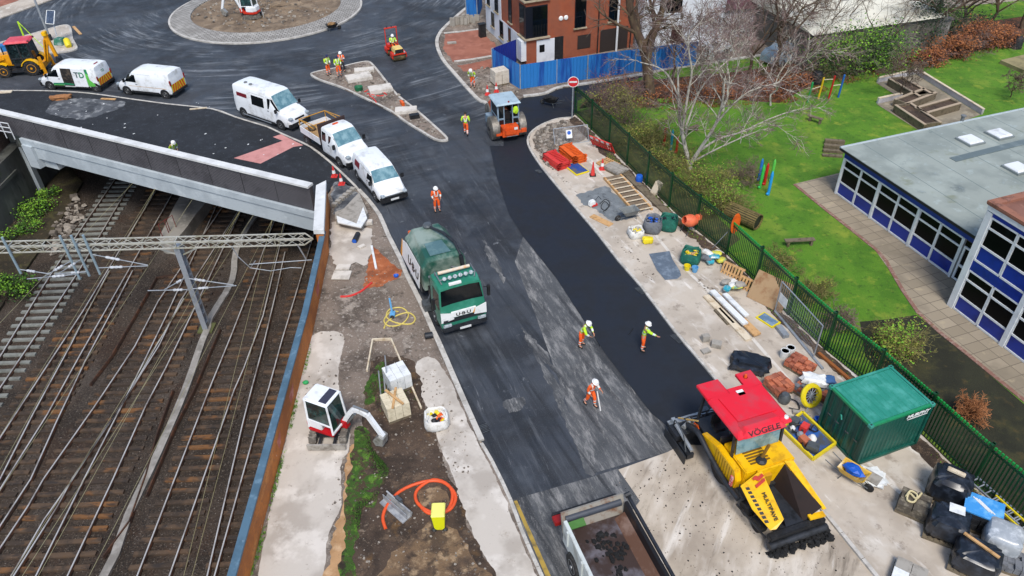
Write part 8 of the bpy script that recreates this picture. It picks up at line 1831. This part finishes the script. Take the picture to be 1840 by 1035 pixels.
# tool tray
cs=GL([(1403,772),(1441,744),(1500,800),(1460,828)],Z1);t=thing('tool_tray','yellow rimmed tray full of tools beside the container doors','tray',sum(cs,Vector())/4);Mi_=inv(t);b=MB(Mi_);b.prism([(p.x,p.y)for p in cs],Z1,Z1+.06);b.build('floor',mat('blue tray floor','#2a5fae',.5,col2='#4b4f55',scale=1.5,lo=.4,hi=.6),t);b=MB(Mi_)
for p,q in zip(cs,cs[1:]+cs[:1]):b.bar(p+Vector((0,0,.1)),q+Vector((0,0,.1)),.09,.16)
b.build('rim',YPL,t)
rnd=random.Random(12);u_,v_=cs[1]-cs[0],cs[3]-cs[0]
for k,(m,nm,lab)in enumerate(((GRYM,'tool_case','grey tool case at the left corner of the tray'),(WPL,'white_jug','white jug in the middle of the tray'),(BLK,'black_tool','black power tool in the tray'),(RDP,'red_can','red can at the back of the tray'),(GALV,'grey_motor','silver grey motor in the tray'),(BLK,'hose_coil','coiled black hose in the tray'),(TERR[0],'brown_rope','brown rope heap at the front of the tray'),(WPL,'white_tub','white tub near the front of the tray'),(CHAR,'dark_bucket','dark bucket in the tray'),(GRYM,'grey_crate','grey crate by the container side of the tray'))):
    p=cs[0]+u_*rnd.uniform(.15,.85)+v_*(.1+.08*k);s_=rnd.uniform(.14,.24);b=MB()
    if k%3==0:b.box(-s_,s_,-s_*.7,s_*.7,0,s_*1.4,tx=.02)
    elif k%3==1:b.lathe([(s_*.7,0),(s_*.8,s_),(s_*.4,s_*1.6),(.001,s_*1.7)],12)
    else:b.tube(smooth_path([(-s_,-s_,.05),(s_,-s_*.5,.15),(s_*.5,s_,.1),(-s_,s_*.4,.2),(0,-s_,.15)],3),s_*.18,6)
    obj1(nm,b,m,lab,'tool',loc=Vector((p.x,p.y,Z1+.065)),rot=rnd.uniform(0,6))
b=MB();b.lathe([(.1,0),(.15,.22),(.12,.22),(.001,.05)],12);obj1('blue_pot',b,BLUP,'small blue pot between the lintels and the container','pot',loc=G(1468,758,Z1))
# lower right group
rnd=random.Random(15)
for k in range(5):b=MB();b.box(-.5+.05*k,.5-.03*k,-.4,.42,0,.05,tx=.02);obj1('polystyrene_sheet',b,WPL,['lowest','second','third','fourth','topmost'][k]+' white polystyrene sheet of the pile by the container','sheet',loc=G(1566,858,Z1+.05*k),rot=rnd.uniform(-.5,.2),group='white polystyrene sheets')
b=MB();b.box(-.32,.32,-.25,.25,0,.05);obj1('grey_slab',b,GREYC,'grey slab lying on top of the white polystyrene','slab',loc=G(1566,858,Z1+.26),rot=-.8)
t=slabstack('pallet of muddy steel grids with straps on top',(1637,915),-35,2,3,4,(.5,.3,.1),mat('muddy grid','#4d463c',.8,col2='#7f7767',scale=5),'grid_pallet','pallet')
tubeobj('cream_straps','heap of cream coloured straps on the muddy grid pallet','straps',[(1628,892),(1636,882),(1648,890),(1642,902),(1630,898),(1634,886),(1646,896),(1656,886)],.04,mat('cream strap','#cdbf93',.7),z=Z1+.6)
def wrap(label,px,size,rot,m=BPL,seed=1,fold=.07):
    pallet('pallet under the '+label,G(*px,Z1),R(rot),m=TIM,w=size[0],d=size[1]);return heap('wrapped_load',label,'wrapped load',px,(size[0],size[1],size[2]*1.0),m,seed,rot,dz=.12,fold=fold,n=26,mm=9,sq=.42)
wrap('tall black wrapped load nearest the container',(1697,893),(1.35,1.15,1.15),-35,seed=21);wrap('black wrapped load with a white card on top',(1694,958),(1.3,1.15,.95),-30,seed=22);wrap('black wrapped load at the bottom right corner',(1745,1018),(1.4,1.2,.85),-35,seed=23);wrap('clear wrapped load of grey blocks',(1790,985),(1.15,1.1,.95),-32,mat('clear wrap over blocks','#9aa0a5',.25,col2='#c6cbcf',scale=3),24,.03)
b=MB();b.box(-.25,.25,-.2,.2,0,.01);obj1('white_card',b,WPL,'white card lying on a black wrapped load','card',loc=G(1702,948,Z1)+Vector((0,0,1.09)),rot=-.5);b=MB();b.box(-.08,.08,-.3,.3,0,.12);obj1('timber_block',b,TIML,'pale slotted block on top of the tallest black load','block',loc=G(1697,893,Z1)+Vector((.05,.1,1.28)),rot=.9,bevel=.02)
for p0,z_,lab in(((1745,1010),.98,'yellow timber batten lying over the bottom right black load'),):b=MB();b.box(-.6,.6,-.05,.05,0,.06);obj1('timber_batten',b,TIMP,lab,'batten',loc=G(*p0,Z1)+Vector((0,0,z_)),rot=-.95)
slabstack('stack of flat plastic crates with a light blue lid sheet',(1752,940),-32,2,2,5,(.5,.5,.15),CHAR,'crate_stack','crates',drop=0);b=MB();b.box(-.62,.62,-.48,.48,0,.06);obj1('blue_sheet_board',b,mat('light blue board','#3f8fd0',.35,col2='#6fb0e0',scale=3),'light blue board lying on the crate stack','board',loc=G(1752,940,Z1)+Vector((0,0,.9)),rot=R(-32))
for k in range(3):b=MB();b.box(-.35,.35,-.02,.02,0,.03);obj1('white_strip',b,WPL,['left','middle','right'][k]+' white strip on the light blue board','strip',loc=G(1752,940,Z1)+Vector((-.08+k*.07,.1-k*.06,.965)),rot=R(-70),group='white strips')
slabstack('stack of dark grey paving blocks at the right edge',(1822,1020),-28,5,4,3,(.22,.2,.1),GPAV,'paving_stack','paving',drop=.25);slabstack('pallet of pale slabs at the bottom edge',(1630,1040),-35,2,2,2,(.5,.5,.1),[GREYC,WPL],'slab_pallet','slabs',drop=0)
for(p0,p1,m,lab)in(((1738,868),(1830,950),GALV,'aluminium ladder lying on edge by the palisade fence'),((1775,905),(1880,1000),YPL,'yellow ladder lying along the fence at the right edge')):
    A_,B__,a,L=at2(p0,p1);t=thing('ladder',lab,'ladder',A_+Vector((0,0,.35)),a);
    for y in(-.2,.2):b=MB();b.box(0,L,y-.03,y+.03,0,.07);b.build('stile',m,t)
    b=MB();
    for k in range(int(L/.3)):b.box(.15+k*.3,.19+k*.3,-.17,.17,.02,.05)
    b.build('rungs',GALV,t)
# ---- left site
for k,(pts,z0,z1,m,lab)in enumerate((([(603,388),(620,380),(646,352),(662,388),(650,410),(604,400)],Z1,.55,GREYC,'triangular block of poured concrete footing beside the bridge pier'),([(604,384),(640,398),(652,368),(659,388),(648,405),(606,396)],.55,.62,WPL,'white capping on the triangular concrete footing'))):b=MB();b.prism([(p.x,p.y)for p in GL(pts,z0+.2)],z0,z1);obj1('concrete_footing',b,m,lab,'footing')
for px,rot,s_,lab in(((662,403),5,(.5,.3,.25),'grey block beside the concrete footing at the kerb'),((615,383),20,(.45,.35,.12),'white slab lying inside the concrete footing'),((617,481),-3,(.75,.5,.08),'pale paving slab on the dark earth, further one'),((614,495),-3,(.95,.75,.06),'large pale paving slab on the dark earth, nearer one'),((650,444),40,(.4,.25,.1),'broken white slab beside the blue pipe')):b=MB();b.box(-s_[0]/2,s_[0]/2,-s_[1]/2,s_[1]/2,0,s_[2]);obj1('concrete_slab',b,LINE,lab,'slab',loc=G(*px,Z1+.04),rot=R(rot),bevel=.012)
for k in range(6):
    b=MB();p=G(602+k*6.5,370-k*5.5,Z1);b.box(-.16,.16,-.12,.12,0,.2);obj1('kerb_stone',b,GREYC,['first','second','third','fourth','fifth','last'][k]+' rough kerb stone in the row from the brick pier','kerb stone',loc=p,rot=R(-20),group='rough kerb stones by the pier')
b=MB();b.tube([(0,0,.15),(-.1,-.75,.15)],.15,14);b.m=1;b.tube([(-.1,-.75,.15),(-.103,-.77,.15)],.13,14);o=b.build('drain_pipe',[CHAR,BLUP],smooth=40);tag(o,'short black pipe with a blue end on the pier slab','pipe',loc=G(644,424,Z1))
plank('white square beam on the red clay',(668,444),(676,484),.12,.12,WPL,name='beam')
tubeobj('red_duct','curved red plastic duct lying across the rubble','duct',[(612,533),(628,532),(648,524),(668,508)],.06,RDP);tubeobj('yellow_hose','loosely coiled yellow hose beside the kerb','hose',[(690,590),(696,578),(715,566),(735,562),(746,572),(738,582),(712,580),(695,570),(700,556),(722,553),(734,566),(722,582),(700,586),(690,576),(702,560),(716,560)],.035,mat('yellow hose','#d0bd62',.5),n=5)
t=T3('blue_stand','small blue trolley in the yellow hose coil','trolley',(706,568));b=MB();b.tube([(0,0,.1),(-.1,.3,.9)],.05,6);b.cbox((0,0,.12),(.25,.35,.15));b.build('frame',_M['pale blue plastic'],t)
for sd in(-1,1):wheel(t,0,sd*.2,.1,.06)
b=MB();b.lathe([(.12,0),(.14,.1),(.1,.1),(.001,.02)],12);obj1('pipe_lid',b,BLUP,'round blue pipe cap near the kerb beside the red clay','cap',loc=G(712,497,Z1));b=MB();b.tube([(0,0,.15),(.35,.1,.12)],.16,12);obj1('black_pipe',b,CHAR,'black pipe end poking over the kerb','pipe',loc=G(764,608,Z1))
for p0,p1,lab in(((660,668),(670,612),'left rail of the timber frame pegged on the earth'),((670,612),(703,611),'top rail of the timber frame pegged on the earth'),((703,611),(757,735),'long right rail of the timber frame pegged on the earth')):plank(lab,p0,p1,.07,.12,TIML,name='timber_rail')
for px,rot,lab,tp in(((716,692),28,'pallet of shrink wrapped white blocks further from the camera',WPL),((713,742),25,'pallet of cream blocks with loose timbers, nearer the camera',mat('cream block','#d2c7ac',.8,col2='#b8ad92',scale=4))):
    t=slabstack(lab,px,rot,3,3,5,(.33,.33,.15),tp,'block_pallet','blocks',jit=.002,drop=0)
for k,(a_,lab)in enumerate(((70,'timber lying across the cream blocks, upper one'),(115,'timber lying across the cream blocks, lower one'))):b=MB();b.box(-.6,.6,-.05,.05,0,.05);obj1('loose_timber',b,TIMP,lab,'timber',loc=G(713,742,Z1)+Vector((0,0,.9+k*.06)),rot=R(a_+20))
for k,px in enumerate(((697,700),(686,728),(695,735))):b=MB();b.tube([(0,0,0),(.05,.3,1.75)],.03,6);obj1('scaffold_tube',b,GALV,['scaffold tube leaning in front of the white blocks','scaffold tube standing left of the cream blocks','scaffold tube standing against the cream blocks'][k],'tube',loc=G(*px,Z1))
bag('open white bulk bag of scrap on the concrete strip',(785,762),WB,.5,.55,10,[BLK,ORP,YPL],seed=31)
tubeobj('orange_duct','thick orange duct coiled on the soil behind the yellow bin','duct',[(693,950),(688,930),(696,908),(720,882),(760,866),(795,866),(818,888),(812,912),(790,922),(765,916),(748,900),(750,880),(778,862),(806,872),(813,895),(800,920),(770,922),(752,905)],.065,mat('orange duct','#dd5526',.5),n=8)
A_,B__,a,L=at2((690,898),(732,935));t=thing('ditching_bucket','long grey excavator ditching bucket lying on the soil','bucket',A_,a);b=MB();b.side([(0,.0),(L,.0),(L,.35),(0,.35)],-.02,.0);b.loft([[Vector((x,y,z))for y,z in((-.22,.0),(.2,.02),(.28,.2),(.2,.38),(.15,.36),(.2,.2),(.12,.08),(-.2,.05))]for x in(0,L)]);b.build('shell',mat('pale grey steel','#a9abac',.5,.3,col2='#84868a',scale=3),t);b=MB();b.cbox((L/2,.22,.45),(.3,.12,.12));b.tube([(L/2-.25,.2,.42),(L/2+.25,.2,.42)],.03,6);b.build('hitch',GRYM,t)
t=T3('wheelie_bin','bright yellow wheelie bin standing in front of the orange duct','bin',(791,946),0);b=MB();b.loft([[Vector(v)for v in((-.18,-.22,.1),(.18,-.22,.1),(.18,.2,.1),(-.18,.2,.1))],[Vector(v)for v in((-.24,-.27,.95),(.24,-.27,.95),(.24,.3,.95),(-.24,.3,.95))]]);b.build('bin',mat('bright yellow','#dfe018',.45),t,bevel=.02);b=MB();b.box(-.26,.26,-.3,.33,.951,1.02,tx=.04,ty=.04);b.build('lid',mat('pale yellow lid','#e6e476',.45),t,bevel=.02)
for sd in(-1,1):wheel(t,sd*.2,-.2*1,.1,.05)
b=MB();b.blob((0,0,.1),(.14,.1,.1),8,6,.1);obj1('green_lump',b,mat('green cap','#2aa05a',.5),'small green object against the brick wall behind the mini excavator','object',loc=G(550,690,Z1))
def grate(label,px,rot,z,w=.45):t=thing('drain_grate',label,'drain',G(*px,z),R(rot),'drain grates');b=MB();b.box(-w,w,-w*.6,w*.6,0,.01);b.build('pit',BLK,t);b=MB();[b.box(-w,w,-w*.6+k*w*.2,-w*.6+k*w*.2+.03,.011,.025)for k in range(6)];b.build('bars',GRYM,t)
grate('drain grate in the fresh asphalt beside the stacked pallets',(1152,522),-60,.035,.3);grate('drain grate in the fresh asphalt at the kerb opposite the mesh panel',(1219,608),-60,.035,.35);grate('drain grate at the left kerb below the suction truck',(862,772),25,.01,.4);grate('drain grate by the kerb near the barrier stacks',(968,308),-60,.035,.25)
sheet('road_yellow_line',[(923,900),(929,899),(992,1040),(984,1044)],mat('worn yellow line','#a58a3c',.8,col2='#4a463c',scale=1.5),.02)
# ---- island, junction and top left
for px,rot,s_,lab in(((655,129),10,(1.6,.8,.25),'long grey concrete base at the top of the island'),((645,142),22,(2.0,1.2,.28),'large pale concrete base on which a man stands'),((684,163),18,(1.8,1.1,.3),'pale concrete base in the middle of the island'),((730,201),5,(1.6,.9,.25),'pale concrete base near the pointed end of the island')):b=MB();b.box(-s_[0]/2,s_[0]/2,-s_[1]/2,s_[1]/2,0,s_[2]);obj1('concrete_plinth',b,LINE,lab,'concrete base',loc=G(*px,Z1),rot=R(rot),group='concrete bases on the island',bevel=.02)
b=MB();b.lathe([(.3,0),(.34,.3),(.3,.3),(.001,.1)],12);obj1('green_tub',b,mat('green tub','#14603a',.6),'round green tub on the island','tub',loc=G(645,162,Z1));tubeobj('red_hose','red hose looped between the island bases','hose',[(655,165),(672,160),(695,170),(676,172),(660,168),(672,178),(676,184)],.05,RDP);b=MB();b.box(-.35,.35,-.2,.2,0,.3);obj1('black_box',b,BLK,'black tool box near the pointed end of the island','box',loc=G(745,212,Z1),rot=.3);b=MB();b.box(-.1,.1,-.3,.3,0,.25);obj1('orange_box',b,ORP,'small orange box between two island bases','box',loc=G(723,188,Z1),rot=.4)
t=T3('no_entry_sign','red and white no entry sign on a grey pole at the footway tip','sign',(1028,212));b=MB();b.tube([(0,0,0),(0,0,2.9)],.05,8);b.build('pole',GALV,t);M=T(0,-.07,2.75)@Matrix.Rotation(R(90),4,'X');b=MB();b.lathe([(.001,0),(.36,0),(.36,.02),(.001,.02)],26,M);d_=b.build('disc',mat('sign red','#c4242c',.4),t);b=MB();b.lathe([(.35,.005),(.39,.0),(.39,.03),(.35,.03)],26,M,cap=False);b.build('rim',WPL,d_);b=MB();b.box(-.27,.27,-.1,-.092,2.69,2.81);b.build('white_bar',WPL,d_)
slabstack('stack of cream concrete blocks beside the blue hoarding',(898,150),25,2,2,3,(.6,.5,.35),mat('cream concrete','#c9bfae',.8,col2='#b0a594',scale=2),'block_stack','blocks',drop=0);b=MB();b.box(-.5,.5,-.4,.4,0,1.0);obj1('cream_block',b,_M['cream concrete'],'tall cream block by the far blue panel','block',loc=G(850,25,Z1),rot=.4,bevel=.02)
rnd=random.Random(33)
for k in range(14):b=MB();h=rnd.uniform(.6,.9);b.box(-.14,.14,-.08,.08,0,h);obj1('upright_kerb',b,GREYC,'upright grey kerb stone standing in the dense row beyond the red footway','kerb stone',loc=G(812+k*3.6,46-k*.5+rnd.uniform(-2,2),Z1),rot=(rnd.uniform(-.15,.15),0,rnd.uniform(-.3,.3)),group='upright kerb stones')
b=MB();b.box(-.4,.4,-.2,.2,0,.12);obj1('grey_slab',b,GREYC,'grey slab lying on the red footway','slab',loc=G(812,78,Z1),rot=.1,bevel=.01)
t=T3('lamp_post','pale grey lamp post rising from the left traffic island','lamp post',(91,72));b=MB();b.tube([(0,0,0),(0,0,8)],[.12,.07],10);b.build('column',GALV,t);b=MB();b.lathe([(.2,0),(.2,.5),(.12,.55)],12);b.build('base',CHAR,t)
t=T3('solar_sign','solar panel on a post over a green and grey trailer base','solar panel',(108,80),-15);b=MB();b.tube([(0,0,.8),(-.3,.5,2.0)],.05,6);b.build('post',GALV,t);b=MB();b.plate([(-.75,.1,1.8),(.1,.1,1.8),(-.05,.9,2.7),(-.9,.9,2.7)],.04);p_=b.build('panel',mat('solar cell','#3a4556',.2,col2='#566379',scale=4),t);b=MB();[b.bar(a_,c_,.06)for a_,c_ in(((-.75,.1,1.82),(.1,.1,1.82)),((.1,.1,1.82),(-.05,.9,2.72)),((-.05,.9,2.72),(-.9,.9,2.72)),((-.9,.9,2.72),(-.75,.1,1.82)))];b.build('frame',WPL,p_);b=MB();b.box(-.45,.45,-.3,.6,0,.55,tx=.1,ty=.15);b.build('base',mat('green trailer base','#2c6b54',.5,col2='#9aa8a4',scale=2),t,bevel=.03)
b=MB();b.lathe([(.2,0),(.28,.15),(.28,.8),(.15,.95),(.001,.95)],12);obj1('yellow_bollard',b,YPL,'fallen yellow bollard beside the solar panel','bollard',loc=G(124,84,Z1+.1),rot=(R(-60),0,R(30)),smooth=45)
plank('loose plank lying on the road beside the traffic island',(132,48),(145,62),.25,.06,TIMP,z=.01);plank('plank lying on the bridge footway by the scraped patch',(182,178),(208,179),.2,.06,TIMP);plank('thin plank on the bridge footway near the minibus',(341,197),(372,194),.14,.06,TIML);plank('pale planks at the left end of the bridge footway',(-20,168),(22,165),.4,.06,TIML)
heap('brown_sack','crumpled brown sacks on the bridge footway below the open van','sack',(110,178),(1.5,.6,.3),mat('brown sacking','#9a6a42',.9,col2='#7a5230',scale=4),41,10,fold=.25)
t=T3('level_staff','yellow green surveying tripod by the traffic island','tripod',(54,92));b=MB();b.tube([(0,0,0),(-.05,.1,2.6)],.07,6);b.tube([(-.05,.1,2.6),(1.6,-.2,.1)],.03,6);b.build('legs',HVY,t)
rnd=random.Random(44);b=MB()
for k in range(60):
    x,y=rnd.uniform(20,560),rnd.uniform(170,300);p=G(x,y,Z1)
    q=(p-BR_R).dot(bn_)
    if q<.6 or(x>380 and y<215+(x-380)*.28)or y<182:continue
    s_=rnd.uniform(.03,.08);b.box(-s_,s_,-s_*.6,s_*.6,0,.01,T(p.x,p.y,Z1+.008)@rz(rnd.uniform(0,3)))
o=b.build('litter',WPL);tag(o,'scraps of white paper and mortar on the bridge footway','litter',kind='stuff')
# parked cars in the yard behind the trees
def car(label,px,rot,m):
    t=thing('parked_car',label,'car',G(*px),R(rot));st=[(-2.1,.3,.8,.8,.7),(-2.0,.25,1.0,.86,.72),(-1.5,.25,1.35,.88,.62),(-.6,.25,1.45,.88,.62),(.4,.25,1.4,.88,.62),(1.1,.25,.98,.88,.74),(1.9,.25,.8,.84,.7),(2.1,.3,.6,.75,.62)]
    B=Body(st);B.build(m,t);B.screen(.42,1.08,GLS,t,inset=.06)
    for sd in(-1,1):B.patch([(-1.5,.95),(.8,.95),(.3,1.28),(-1.3,1.28)],sd,GLS,t,'side_window');[wheel(t,x,sd*.78,.31,.2)for x in(1.3,-1.3)]
car('white car parked beside the white house behind the bare trees',(1236,104),165,WHT);car('dusty white car parked close to the low pale house',(1268,98),20,WHT);car('pale blue grey car parked in the yard left of the green shrub',(1408,108),35,mat('pale blue car paint','#8fa3b0',.35));car('silver car parked further right in the yard behind the trees',(1425,95),35,mat('silver car paint','#a9adb0',.35))
